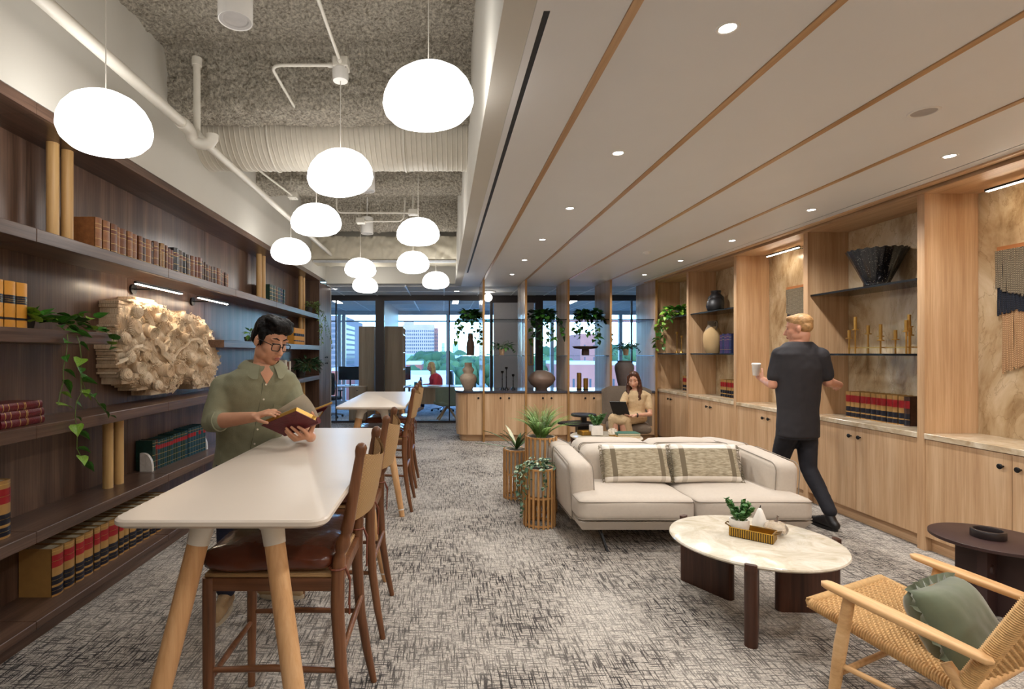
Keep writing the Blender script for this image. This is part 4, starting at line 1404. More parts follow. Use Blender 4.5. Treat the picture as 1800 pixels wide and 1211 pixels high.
# trailing pothos and two brass candlesticks in the far bay
yv = 8.95
heap_plant('pothos_plant', 'bright trailing pothos on the upper shelf of the far oak bay', (3.98, yv, 2.15), (potmesh(4.0, yv, 2.15, 0.08, 0.12), DPOT),
           ((3.92, yv, 2.24), (0.19, 0.26, 0.12), 110),
           [[(3.84, yv + 0.1, 2.24), (3.74, yv + .1, 2.12), (3.70, yv + .1, 1.9), (3.70, yv + .1, 1.72)], [(3.84, yv - 0.1, 2.24), (3.72, yv - .1, 2.1), (3.68, yv - .1, 1.95)],
            [(3.84, yv, 2.24), (3.73, yv, 2.12), (3.72, yv, 1.85), (3.74, yv, 1.6)], [(3.84, yv + .2, 2.22), (3.72, yv + .24, 2.1), (3.70, yv + .24, 1.85), (3.69, yv + .22, 1.62)],
            [(3.84, yv - .2, 2.22), (3.74, yv - .22, 2.1), (3.73, yv - .2, 1.98)]],
           None, (LEAFG, LEAFY), 0.085, HEART, 31, per=0.045)
def candlestick(name, label, x, y, z, h, mat, group=None, r=0.03):
    t = thing(name, label, 'candlestick', (x, y, z), group=group)
    obj('base', MB().lathe([(r * 1.25, 0), (r * 1.25, 0.006), (r * 0.8, 0.02), (r * 0.3, 0.05), (r * 0.25, 0.06)], n=16), mat, t, smooth=50)
    obj('shaft', MB().lathe([(r * 0.25, 0.06), (r * 0.22, h * 0.5), (r * 0.3, h * 0.55), (r * 0.2, h * 0.6), (r * 0.22, h - 0.05)], n=12), mat, t, smooth=50)
    obj('cup', MB().lathe([(r * 0.22, h - 0.05), (r * 0.7, h - 0.03), (r * 0.75, h), (r * 0.5, h), (r * 0.4, h - 0.02), (0, h - 0.02)], n=14), mat, t, smooth=50)
    return t
candlestick('brass_candlestick', 'taller dark brass candlestick in the far oak bay', 4.0, 9.05, 1.543, 0.37, BRASS)
candlestick('brass_candlestick', 'shorter brass candlestick in the far oak bay', 4.0, 8.88, 1.543, 0.30, BRASS)

# ================================================================== fins, console and their glass shelves
FX = [0.708, 1.446, 2.188, 2.928, 3.72]
Y0, Y1 = 9.23, 10.16
FINN = ['leftmost fin, beside the tiered vase', 'second fin from the left, beside the candlesticks', 'middle fin, beside the oval vase', 'fourth fin from the left, beside the seated woman', 'rightmost fin against the oak wall unit']
OAKF = wood('oak_fin', rgb(178, 142, 108), rgb(196, 162, 128), rgb(210, 178, 146), 'z', rough=0.2, spec=0.9, coat=0.3)
for i, x in enumerate(FX):
    t = thing('display_fin', 'full-height oak divider fin, %s' % FINN[i], 'divider', (x, Y0, 0))
    obj('panel', MB().box(x - 0.016, x + 0.016, Y0 + 0.012, Y1, 0, ZC), OAKF, t, world=True)
    obj('front_edge', MB().box(x - 0.018, x + 0.018, Y0, Y0 + 0.012, 0, ZC), plain('bronze_edge', rgb(176, 134, 84), 0.35, metal=0.35), t, world=True)
ZK = 0.888
CTOP = plain('dark_quartz', rgb(66, 64, 72), 0.12, var=0.1, vscale=80)
def corner_poly(x0, x1, y0, y1, r, n=8):
    return [(x0 + r - r * cos(a), y0 + r - r * sin(a)) for a in [pi / 2 * k / n for k in range(n + 1)]] + [(x1, y0), (x1, y1), (x0, y1)]
obj('console_counter', MB().prism(corner_poly(0.222, FX[-1] - 0.02, Y0 + 0.015, Y1 - 0.03, 0.20), ZK - 0.04, ZK), CTOP, smooth=30,
    label='long dark stone top running through the oak fins', cat='countertop')
edges_ = [0.24] + FX
UN = ['rounded end, left of the first fin', 'below the black candlesticks', 'below the oval vase', 'below the gold cylinders', 'behind the seated woman']
for i in range(5):
    a = edges_[i] + (0.018 if i else 0.0)
    b = edges_[i + 1] - 0.018
    t = thing('console_cabinet', 'low oak console cabinet %s' % UN[i], 'cabinet', ((a + b) / 2, Y0 + 0.06, 0))
    if i == 0:
        obj('body', MB().prism(corner_poly(a + 0.0, b, Y0 + 0.055, Y1 - 0.05, 0.18), 0.115, ZK - 0.041), OAK_Z, t, smooth=30, world=True)
        obj('toe_kick', MB().prism(corner_poly(a + 0.06, b, Y0 + 0.11, Y1 - 0.09, 0.15), 0.0, 0.115), OAK_X, t, smooth=30, world=True)
        ds = [(0.425, b - 0.002, b - 0.06 if False else 0.61)]
        ds = [(0.425, b - 0.002, 0.615)]
    else:
        obj('body', MB().box(a, b, Y0 + 0.055, Y1 - 0.05, 0.115, ZK - 0.041), OAK_Z, t, world=True)
        obj('toe_kick', MB().box(a, b, Y0 + 0.11, Y1 - 0.09, 0.0, 0.115), OAK_X, t, world=True)
        m_ = (a + b) / 2
        ds = [(a + 0.002, m_ - 0.002, m_ - 0.075), (m_ + 0.002, b - 0.002, m_ + 0.075)]
    for (c, d, xk) in ds:
        dd = obj('door', MB().box(c, d, Y0 + 0.035, Y0 + 0.0545, 0.117, ZK - 0.045), OAK_Z, t, world=True)
        knob((xk, Y0 + 0.035, ZK - 0.125), '-y', dd)
for i in range(5):
    a = (FX[i - 1] + 0.017) if i else 0.27
    b = FX[i] - 0.017
    for z, nm in ((2.145, 'upper'), (1.51, 'lower')):
        t = thing('clear_shelf', '%s clear glass shelf %s' % (nm, ['left of the first fin', 'above the candlesticks', 'above the oval vase', 'above the gold cylinders', 'above the large dark vase'][i]), 'shelf', ((a + b) / 2, 9.7, z))
        obj('plate', MB().box(a, b, Y0 + 0.05, Y1 - 0.04, z - 0.012, z), CLRSHELF, t, world=True)
        pn = MB()
        for xx in (a + 0.006, b - 0.006):
            if xx < 0.3: continue
            for yy in (Y0 + 0.12, Y1 - 0.12):
                pn.box(xx - 0.006, xx + 0.006, yy - 0.006, yy + 0.006, z - 0.022, z - 0.012)
        obj('pins', pn, STEEL, t, world=True)
# things on the console
CLAYT = plain('sand_clay', rgb(200, 176, 154), 0.85, var=0.08, bump=0.3, bscale=90)
t = thing('tiered_vase', 'sand coloured clay vase of two stacked bulbs at the left end of the console', 'vase', (0.46, 9.7, ZK))
obj('vase_body', MB().lathe([(0.08, 0), (0.09, 0.02), (0.15, 0.16), (0.155, 0.20), (0.14, 0.25), (0.085, 0.29), (0.085, 0.30), (0.105, 0.34), (0.105, 0.37), (0.07, 0.41), (0.068, 0.42), (0.068, 0.485), (0.055, 0.485), (0.05, 0.41), (0, 0.40)], n=28), CLAYT, t, smooth=50)
for (px, h, lab) in ((883, 0.335, 'black candlestick of middle height, left of the three'), (889, 0.41, 'tallest black candlestick, middle of the three'), (902, 0.275, 'shortest black candlestick, right of the three')):
    candlestick('black_candlestick', lab + ' on the console', (px - VX) * 9.7 / FPX, 9.7 - (0.1 if px == 889 else 0), ZK, h, BLKMET, 'black candlesticks', r=0.035)
OVALC = plain('taupe_ceramic', rgb(142, 118, 104), 0.45, var=0.06)
t = thing('oval_vase', 'wide squat oval taupe vase in the middle of the console', 'vase', ((952 - VX) * 9.7 / FPX, 9.7, ZK))
obj('vase_body', MB().lathe([(0.10, 0), (0.11, 0.02), (0.20, 0.09), (0.25, 0.18), (0.245, 0.22), (0.19, 0.29), (0.11, 0.335), (0.08, 0.345), (0.06, 0.34), (0.06, 0.30), (0, 0.29)], n=32), OVALC, t, smooth=60)
for (px, h, lab) in ((1018, 0.30, 'taller brass cylinder on the console'), (1028, 0.205, 'shorter brass cylinder on the console')):
    t = thing('brass_cylinder', lab, 'candle holder', ((px - VX) * 9.7 / FPX, 9.7 - (0.06 if h < 0.25 else 0), ZK))
    obj('tube', MB().lathe([(0.042, 0.01), (0.042, h), (0.036, h), (0.036, 0.03), (0, 0.03)], n=20), BRASS, t, smooth=40)
    obj('foot', MB().lathe([(0.047, 0), (0.047, 0.012), (0.04, 0.014)], n=20), BLKMET, t, smooth=40)
t = thing('large_vase', 'large dark shouldered vase behind the seated woman', 'vase', ((1099 - VX) * 9.7 / FPX, 9.75, ZK))
obj('vase_body', MB().lathe([(0.09, 0), (0.10, 0.02), (0.14, 0.2), (0.175, 0.38), (0.165, 0.45), (0.12, 0.49), (0.125, 0.52), (0.10, 0.52), (0.10, 0.48), (0, 0.46)], n=28), plain('dusky_ceramic', rgb(118, 102, 96), 0.7, var=0.08), t, smooth=50)
# on the glass shelves
WBOT = wood('dark_turned_wood', rgb(62, 46, 38), rgb(84, 64, 54), rgb(104, 80, 68), 'z', rough=0.5)
t = thing('wood_bottle', 'dark turned wood bottle on the lower glass shelf at the left end', 'bottle', ((827 - VX) * 9.7 / FPX, 9.7, 1.51))
obj('bottle_body', MB().lathe([(0.068, 0), (0.072, 0.01), (0.075, 0.16), (0.066, 0.24), (0.045, 0.29), (0.05, 0.32), (0.046, 0.36), (0.045, 0.40), (0.0, 0.405)], n=20), WBOT, t, smooth=50)
t = thing('pedestal_bowl', 'shallow dark wood pedestal bowl on the lower glass shelf', 'bowl', ((1029 - VX) * 9.7 / FPX, 9.7, 1.51))
obj('pedestal', MB().lathe([(0.068, 0), (0.068, 0.10), (0.06, 0.11)], n=20), WBOT, t, smooth=40)
obj('dish', MB().lathe([(0.06, 0.11), (0.20, 0.125), (0.235, 0.16), (0.228, 0.165), (0.19, 0.14), (0, 0.13)], n=32), WBOT, t, smooth=50)
TERR = plain('terracotta_pale', rgb(186, 152, 120), 0.8, var=0.1)
def shelf_pot(px, lab, seed, pm, mats):
    x = (px - VX) * 9.7 / FPX
    heap_plant('potted_plant', lab, (x, 9.7, 1.51), (potmesh(x, 9.7, 1.51, 0.055, 0.12), pm), ((x, 9.68, 1.66), (0.21, 0.15, 0.085), 70),
               [[(x, 9.65, 1.68), (x - 0.16, 9.6, 1.65), (x - 0.25, 9.58, 1.55)], [(x, 9.65, 1.68), (x + 0.16, 9.6, 1.66), (x + 0.24, 9.58, 1.58)], [(x, 9.65, 1.7), (x + 0.1, 9.6, 1.78)]], None, mats, 0.085, LANCE, seed)
shelf_pot(882, 'leafy plant in a pale clay pot on the glass shelf above the candlesticks', 41, TERR, (LEAFD, LEAFG))
shelf_pot(1100, 'bluish leafy plant in a clay pot on the glass shelf above the large vase', 42, TERR, (LEAFD, plain('blue_leaf', rgb(70, 92, 96), 0.5, var=0.3)))
def fin_plant(px, lab, seed, trails, wide=0.2):
    x = (px - VX) * 9.7 / FPX
    z = 2.145
    tr = []
    for (dx, dz) in trails:
        tr.append([(x + dx * 0.35, 9.62, z + 0.08), (x + dx * 0.8, 9.5, z + 0.02), (x + dx, 9.42, z + dz * 0.5), (x + dx * 1.04, 9.42, z + dz)])
    heap_plant('trailing_plant', lab, (x, 9.7, z), (potmesh(x, 9.72, z, 0.075, 0.1), DPOT), ((x, 9.66, z + 0.085), (wide, 0.2, 0.14), 150), tr, None, (LEAFD, LEAFG), 0.09, HEART, seed, per=0.04)
fin_plant(826, 'dark trailing plant on the upper glass shelf above the tiered vase', 51, [(-0.22, -0.32), (-0.13, -0.22), (0.05, -0.3), (0.16, -0.42), (-0.26, -0.38)], 0.17)
fin_plant(952, 'trailing pothos on the upper glass shelf above the oval vase', 52, [(-0.24, -0.42), (-0.16, -0.34), (-0.2, -0.25), (0.06, -0.42), (0.16, -0.36), (0.3, -0.2), (0.34, -0.3), (-0.06, -0.46)], 0.24)
fin_plant(1033, 'trailing pothos on the upper glass shelf above the pedestal bowl', 53, [(-0.3, -0.3), (-0.2, -0.34), (-0.08, -0.26), (0.04, -0.36), (0.12, -0.4), (0.32, -0.36), (0.3, -0.2)], 0.25)
# ================================================================== pendants
PEND = glow('opal_glass', (1.0, 0.972, 0.94, 1), PENDANT_E)
CORDW = plain('white_cord', rgb(214, 208, 198), 0.6)
prof = [(0.0, -0.118), (0.07, -0.117), (0.13, -0.108), (0.18, -0.088), (0.212, -0.055), (0.224, -0.015), (0.218, 0.03), (0.198, 0.075), (0.165, 0.115), (0.12, 0.145), (0.06, 0.163), (0.0, 0.168)]
PL = [(186, 217, 2.81, 0.16, 'large white pebble pendant hanging over the near end of the bookcase, leftmost of all'), (753, 170, 2.615, 0, 'large white pebble pendant beside the bulkhead, nearest the viewer on the right'),
      (598.5, 304, 3.64, 0.05, 'white pebble pendant hanging below the square junction box, third largest'), (556, 387, 4.756, 0, 'white pebble pendant left of the third largest and above the man'),
      (735, 408, 5.5, 0, 'white pebble pendant by the bulkhead, upper of the two stacked on the right'), (511.5, 442, 6.07, 0.0, 'white pebble pendant nearest the bookcase pole pair'),
      (726, 461.5, 7.2, 0, 'white pebble pendant by the bulkhead, lower of the two stacked on the right'), (633.5, 471.5, 7.6, 0, 'white pebble pendant overlapping a smaller one just below it'),
      (766, 493, 8.72, 0, 'small white pebble pendant furthest right before the glass offices'), (642, 501, 9.3, 0, 'smallest white pebble pendant, lowest in the picture before the glass offices')]
PMESH = None
for i, (px, py, d, tilt, lab) in enumerate(PL + [(-1.55, None, 1.15, 0, 'unseen white pebble pendant added as fill light, beside the viewer on the left'), (-0.55, None, 0.45, 0, 'unseen white pebble pendant added as fill light, above the viewer'), (-1.45, None, -0.6, 0, 'unseen white pebble pendant added as fill light, behind the viewer on the left'), (-0.3, None, -1.2, 0, 'unseen white pebble pendant added as fill light, behind the viewer on the right')]):  # the appended four are out of view, added as fill light
    if py is None:
        c = Vector((px, d, 2.78))
    else:
        c = at(px, py, d)
        c.z -= 0.02
    t = thing('pebble_pendant', lab, 'pendant lamp', (c.x, c.y, c.z), group='pebble pendants')
    sh_ = MB().lathe(prof, n=40, caps=False)
    # a slight pebble lopsidedness, different for each lamp
    r = random.Random(i)
    ph = r.uniform(0, 6.28)
    for v in sh_.bm.verts:
        a = math.atan2(v.co.y, v.co.x)
        v.co.z += 0.10 * v.co.x * cos(ph) * 0.6 + 0.06 * v.co.y * sin(ph)
    sh_.xform(Matrix.Rotation(-tilt * 0.5, 4, 'Y'))
    obj('shade', sh_, PEND, t, smooth=180)
    obj('cord', MB().tube([(0, 0, 0.16), (0, 0, ZD - c.z - 0.08 if i != 2 else 3.44 - c.z)], 0.003, 6), CORDW, t)
    obj('canopy', MB().lathe([(0.0, -0.02), (0.05, -0.02), (0.055, 0.0), (0.055, 0.06)], (0, 0, (ZD - c.z - 0.1 if i != 2 else 3.44 - c.z)), 20, caps=False), WHITE, t, smooth=40)

# ================================================================== pipes, conduits, ducts under the deck
t = thing('sprinkler_pipe', 'thick white painted sprinkler pipe running along the left upper wall with a riser', 'pipe', (-1.87, 4.0, 3.2))
obj('near_run', MB().tube([(-1.872, 0.3, 3.2), (-1.872, 3.84, 3.2)], 0.036, 16), PIPEP, t, smooth=40, world=True)
obj('elbow', MB().tube([(-1.872, 3.78, 3.2), (-1.872, 3.87, 3.2), (-1.872, 3.92, 3.185), (-1.872, 3.95, 3.15), (-1.85, 3.97, 3.125), (-1.80, 3.98, 3.12), (-1.76, 3.99, 3.135), (-1.745, 4.0, 3.17), (-1.745, 4.0, 3.2)], [0.046, 0.046, 0.044, 0.042, 0.042, 0.042, 0.042, 0.044, 0.045], 14), PIPEP, t, smooth=50, world=True)
obj('riser', MB().tube([(-1.862, 4.0, 3.16), (-1.862, 4.0, 3.78)], 0.026, 14).tube([(-1.862, 4.0, 3.72), (-1.862, 4.0, 3.78)], 0.036, 14), PIPEP, t, smooth=40, world=True)
obj('far_run', MB().tube([(-1.862, 3.98, 3.19), (-1.872, 9.85, 3.19)], 0.030, 14).tube([(-1.862, 3.96, 3.19), (-1.862, 4.1, 3.19)], 0.042, 14), PIPEP, t, smooth=40, world=True)
bk = plain('steel_hanger', rgb(150, 146, 140), 0.4, metal=0.6)
obj('hanger', MB().tube([(-1.872, 9.0, 3.19), (-1.872, 9.0, 3.9)], 0.006, 6).tube([(-1.872 + 0.037 * cos(a), 9.0, 3.19 + 0.037 * sin(a)) for a in [2 * pi * k / 14 for k in range(14)]], 0.005, 6, closed=True), bk, t, world=True)
# spiral duct
def spiral(r0):
    def f(u, v):
        a = 2 * pi * u
        x = XL - 0.02 + v * (XBK - XL + 0.05)
        s = (x * 22.0 - u) % 1.0
        r_ = r0 + (0.0045 if s < 0.2 else 0.0) + 0.0015 * sin(x * 37)
        return Vector((x, 4.93 + r_ * cos(a), 3.56 + r_ * sin(a)))
    return f
t = thing('spiral_duct', 'large round painted spiral duct crossing under the sprayed deck', 'duct', (-1, 4.93, 3.56))
obj('duct_skin', MB().surf(spiral(0.30), 56, 520, True), plain('duct_paint', rgb(204, 197, 182), 0.55, var=0.03), t, smooth=40, world=True)
obj('strap', MB().tube([(-1.55 , 4.93 + 0.307 * cos(a), 3.56 + 0.307 * sin(a)) for a in [2 * pi * k / 40 for k in range(40)]], 0.008, 6, closed=True), PIPEP, t, smooth=60, world=True)
obj('strap', MB().tube([(-0.35 , 4.93 + 0.307 * cos(a), 3.56 + 0.307 * sin(a)) for a in [2 * pi * k / 40 for k in range(40)]], 0.008, 6, closed=True), PIPEP, t, smooth=60, world=True)
# wrapped rectangular duct further back
def wrapd(u, v):
    x = XL - 0.01 + v * (XBK - XL + 0.02)
    pts = [(9.0, 3.52), (8.86, 3.5), (8.82, 3.3), (8.84, 3.12), (8.95, 3.08), (9.3, 3.07), (9.5, 3.1), (9.55, 3.3), (9.5, 3.5), (9.2, 3.53)]
    k = u * len(pts)
    i = int(k) % len(pts)
    f = k - int(k)
    a, b = pts[i], pts[(i + 1) % len(pts)]
    y, z = a[0] + f * (b[0] - a[0]), a[1] + f * (b[1] - a[1])
    w = abs(noise.noise(Vector((x * 2.2 + z * 3, z * 5 + x * 2.6, y * 2)))) * 0.05 - 0.03 * abs(noise.noise(Vector((x * 7, z * 6 - x * 5, 4))))
    return Vector((x, y - w, z + w * 0.3))
t = thing('wrapped_duct', 'wrinkled cream insulated duct crossing the far end of the high ceiling', 'duct', (-1, 9.2, 3.3))
obj('insulation_wrap', MB().surf(wrapd, 60, 160, True), plain('duct_wrap', rgb(214, 206, 186), 0.75, var=0.04), t, smooth=60, world=True)
obj('tape_seam', MB().box(XL + 0.02, XBK - 0.01, 8.83, 8.9, 3.07, 3.10), plain('foil_tape', rgb(206, 208, 210), 0.35, metal=0.3), t, world=True)
# can downlights hung from the deck
for (px, py, d, lab) in ((413.9, 37.7, 3.0, 'white cylinder ceiling can at the top of the picture, nearest the viewer'), (645, 336, 6.1, 'white cylinder ceiling can half hidden behind the third largest pendant'), (645.5, 411, 8.15, 'white cylinder ceiling can hanging before the wrapped duct')):
    c = at(px, py, d)
    t = thing('ceiling_can', lab, 'ceiling light', (c.x, c.y, c.z))
    obj('cylinder_body', MB().lathe([(0.085, 0.004), (0.092, 0.0), (0.094, 0.006), (0.094, 0.24), (0.09, 0.25), (0, 0.25)], n=32, caps=False), WHITE, t, smooth=40)
    obj('baffle', MB().lathe([(0.0, 0.012), (0.066, 0.012), (0.070, 0.006), (0.084, 0.003), (0.087, 0.003)], n=32, caps=False), plain('can_baffle', rgb(176, 172, 168), 0.5), t, smooth=40)
    obj('hanging_rod', MB().tube([(0, 0, 0.24), (0, 0, ZD - c.z)], 0.008, 8), WHITE, t)
# conduits and junction boxes
def conduit(label, pts, r=0.011):
    P3 = [Vector(p) for p in pts]
    # round the corners
    out = [P3[0]]
    for a, b, c in zip(P3, P3[1:], P3[2:]):
        d1, d2 = (a - b), (c - b)
        k = min(0.09, d1.length * 0.45, d2.length * 0.45)
        p, q = b + d1.normalized() * k, b + d2.normalized() * k
        for s_ in range(6):
            f = s_ / 5
            out.append(p.lerp(b, f).lerp(b.lerp(q, f), f))
    out.append(P3[-1])
    t = thing('conduit', label, 'pipe', tuple(P3[0]))
    obj('tube_run', MB().tube(out, r, 10), PIPEP, t, smooth=50, world=True)
    obj('coupling', MB().tube([out[0], out[0] + (out[1] - out[0]).normalized() * 0.04], r * 1.5, 10), PIPEP, t, smooth=50, world=True)
def jbox(c, label, s_=0.055):
    t = thing('junction_box', label, 'junction box', c)
    obj('box', MB().rbox(-s_, s_, -s_, s_, -0.03, 0.04, 0.006, 1), PIPEP, t)
    obj('cover_screws', MB().cyl((s_ * 0.7, -s_ * 0.7, -0.031), (s_ * 0.7, -s_ * 0.7, -0.034), 0.006, n=8).cyl((-s_ * 0.7, -s_ * 0.7, -0.031), (-s_ * 0.7, -s_ * 0.7, -0.034), 0.006, n=8), bk, t)
bx = at(600, 128, 3.64)
jbox((bx.x, 3.64, 3.53), 'square white junction box above the third largest pendant', 0.052)
conduit('white conduit running towards the viewer from the square junction box', [(bx.x, 3.59, 3.53), (bx.x - 0.0, 2.76, 3.53), (bx.x - 0.22, 2.62, 3.62)])
conduit('white conduit bending left and back from the square junction box', [(bx.x - 0.05, 3.64, 3.53), (-1.19, 3.64, 3.53), (-1.20, 4.55, 3.53), (-1.20, 4.6, 3.7)])
b2 = at(726, 374, 6.9)
jbox((b2.x, b2.y, b2.z), 'small white junction box by the bulkhead before the far beam', 0.06)
conduit('vertical white conduit stub holding the bulkhead box', [(b2.x, b2.y, b2.z + 0.03), (b2.x, b2.y, ZD)])
conduit('thin white conduit crossing from the bulkhead box to the left', [(b2.x - 0.06, b2.y, b2.z), (b2.x - 1.0, b2.y, b2.z), (b2.x - 1.0, b2.y + 0.05, ZD)])
b3 = at(634, 389, 7.4)
jbox((b3.x, b3.y, b3.z), 'small white junction box left of the far ceiling can', 0.06)
conduit('thin white conduit running right from the far left junction box', [(b3.x + 0.06, b3.y, b3.z), (b3.x + 0.6, b3.y, b3.z), (b3.x + 0.62, b3.y, b3.z + 0.3)])
b4 = at(515, 345, 6.07)
jbox((b4.x, b4.y, b4.z), 'small white junction box above the pendant nearest the pole pair', 0.05)
conduit('short white conduit rising from the box nearest the left wall', [(b4.x, b4.y - 0.05, b4.z), (b4.x - 0.12, b4.y - 0.9, b4.z + 0.02), (b4.x - 0.12, b4.y - 0.95, b4.z + 0.2)])
# globe lamp in the corridor
g = at(858, 523, 11.0)
t = thing('globe_lamp', 'small glowing globe ceiling lamp in the corridor behind the first fin', 'ceiling light', (g.x, g.y, ZC))
obj('globe', MB().ell((0, 0, g.z - ZC), (0.085, 0.085, 0.085)), glow('globe_glow', (1, 0.9, 0.78, 1), 9.0), t, smooth=180)
obj('canopy', MB().lathe([(0, 0), (0.16, 0), (0.16, -0.015), (0.03, -0.03), (0.02, g.z - ZC + 0.08)], n=20, caps=False), WHITE, t, smooth=40)
# ================================================================== counter tables and stools
TTOP = plain('ivory_laminate', rgb(212, 199, 184), 0.34, var=0.01, vscale=4)
OAKL = wood('pale_oak_leg', rgb(190, 142, 94), rgb(208, 162, 114), rgb(220, 178, 132), 'z', rough=0.4)
IVORY = plain('ivory_metal', rgb(226, 220, 208), 0.35, var=0.01)
def rrect(x0, x1, y0, y1, r, n=6):
    out = []
    for (cx, cy, a0) in ((x1 - r, y1 - r, 0), (x0 + r, y1 - r, pi / 2), (x0 + r, y0 + r, pi), (x1 - r, y0 + r, 3 * pi / 2)):
        for k in range(n + 1):
            a = a0 + pi / 2 * k / n
            out.append((cx + r * cos(a), cy + r * sin(a)))
    return out
def counter_table(y0, label):
    cx, L, hw_ = -0.692, 2.0, 0.333
    t = thing('counter_table', label, 'table', (cx, y0 + L / 2, 0))
    top = MB()
    n = 0
    outl = [rrect(-hw_ + e, hw_ - e, -L / 2 + e, L / 2 - e, 0.055 - e * 0.5) for e in (0.012, 0.0, 0.0, 0.006)]
    zs = [1.012, 1.022, 1.034, 1.04]
    m_ = len(outl[0])
    v = [(p[0], p[1], z) for o_, z in zip(outl, zs) for p in o_]
    f = [tuple(range(m_ - 1, -1, -1)), tuple(range(3 * m_, 4 * m_))]
    for i in range(3):
        for k in range(m_):
            l = (k + 1) % m_
            f.append((i * m_ + k, i * m_ + l, (i + 1) * m_ + l, (i + 1) * m_ + k))
    top.raw(v, f)
    obj('tabletop', top, TTOP, t, smooth=40)
    obj('apron_bar', MB().box(-0.05, 0.05, -L / 2 + 0.2, L / 2 - 0.2, 0.985, 1.012), IVORY, t)
    for sy in (-1, 1):
        for sx in (-1, 1):
            a = Vector((sx * 0.112, sy * (L / 2 - 0.175), 1.0))
            b = Vector((sx * 0.305, sy * (L / 2 - 0.01), 0.0))
            dv = b - a
            p = lambda f_: a + dv * f_
            lg = obj('leg', MB().tube([p(0.085), p(0.5), p(0.93)], [0.034, 0.034, 0.027], 18), OAKL, t, smooth=40)
            obj('bracket', MB().tube([p(-0.012) + Vector((-sx * 0.012, 0, 0)), p(0.01) + Vector((-sx * 0.006, 0, 0)), p(0.035), p(0.088)], [0.062, 0.048, 0.039, 0.036], 18), IVORY, lg, smooth=50)
            obj('foot_ring', MB().tube([p(0.93), p(0.94)], 0.0275, 18), IVORY, lg, smooth=40)
            obj('foot', MB().tube([p(0.94), p(1.0)], [0.027, 0.023], 18), OAKL, lg, smooth=40)
    return t
counter_table(1.61, 'long ivory counter table with splayed oak legs, nearest the viewer')
counter_table(5.0, 'long ivory counter table with splayed oak legs, further back before the glass offices')

STW = wood('stool_walnut', rgb(84, 52, 32), rgb(112, 72, 46), rgb(136, 92, 62), 'z', rough=0.35)
STWX = wood('stool_walnut_rail', rgb(84, 52, 32), rgb(112, 72, 46), rgb(136, 92, 62), 'x', rough=0.35)
LEATH = plain('cognac_leather', rgb(92, 44, 26), 0.22, var=0.2, vscale=9, bump=0.35, bscale=18, coat=0.3)
TIE = plain('leather_tie', rgb(120, 62, 40), 0.5, var=0.1)
m, nt, b = new_mat('woven_cord')
tcn = nt.nodes.new('ShaderNodeTexCoord')
wv = nt.nodes.new('ShaderNodeTexWave'); wv.bands_direction = 'Z'; wv.inputs['Scale'].default_value = 60; wv.inputs['Distortion'].default_value = 0.6
nt.links.new(tcn.outputs['Object'], wv.inputs['Vector'])
rp = nt.nodes.new('ShaderNodeValToRGB'); rp.color_ramp.elements[0].color = rgb(140, 104, 64); rp.color_ramp.elements[1].color = rgb(204, 168, 118)
nt.links.new(wv.outputs['Fac'], rp.inputs['Fac']); nt.links.new(rp.outputs['Color'], b.inputs['Base Color']); b.inputs['Roughness'].default_value = 0.8
bp = nt.nodes.new('ShaderNodeBump'); bp.inputs['Strength'].default_value = 0.5; bp.inputs['Distance'].default_value = 0.004
nt.links.new(wv.outputs['Fac'], bp.inputs['Height']); nt.links.new(bp.outputs['Normal'], b.inputs['Normal'])
WOVEN = m

def softbox(x0, x1, y0, y1, z0, z1, r, puff=(0, 0, 0), cuts=9, lump=0.0, seed=0, taper=None):
    """cushion: rounded box, faces puffed out, optional lumps"""
    mb_ = MB()
    bm = mb_.bm
    bmesh.ops.create_cube(bm, size=2.0)
    bmesh.ops.subdivide_edges(bm, edges=bm.edges[:], cuts=cuts, use_grid_fill=True)
    cx, cy, cz = (x0 + x1) / 2, (y0 + y1) / 2, (z0 + z1) / 2
    hx, hy, hz = (x1 - x0) / 2, (y1 - y0) / 2, (z1 - z0) / 2
    for v in bm.verts:
        u, w, t = v.co
        p = Vector((u * hx, w * hy, t * hz))
        q = Vector((max(-hx + r, min(hx - r, p.x)), max(-hy + r, min(hy - r, p.y)), max(-hz + r, min(hz - r, p.z))))
        d = p - q
        if d.length > 1e-9:
            # push to rounded edge
            k = d.normalized() * r
            m1 = max(abs(u), abs(w), abs(t))
            p = q + k
        fx, fy, fz = (1 - w * w) * (1 - t * t), (1 - u * u) * (1 - t * t), (1 - u * u) * (1 - w * w)
        if abs(u) > 0.999: p.x += math.copysign(puff[0] * fx, u)
        if abs(w) > 0.999: p.y += math.copysign(puff[1] * fy, w)
        if abs(t) > 0.999: p.z += math.copysign(puff[2] * fz, t)
        p += Vector((cx, cy, cz))
        if lump:
            s_ = Vector((p.x * 9 + seed, p.y * 9, p.z * 9))
            p += Vector((0, 0, 1)) * noise.noise(s_) * lump + Vector((1, 1, 0)) * noise.noise(s_ * 1.7) * lump * 0.4
        if taper: p = taper(p)
        v.co = p
    return mb_

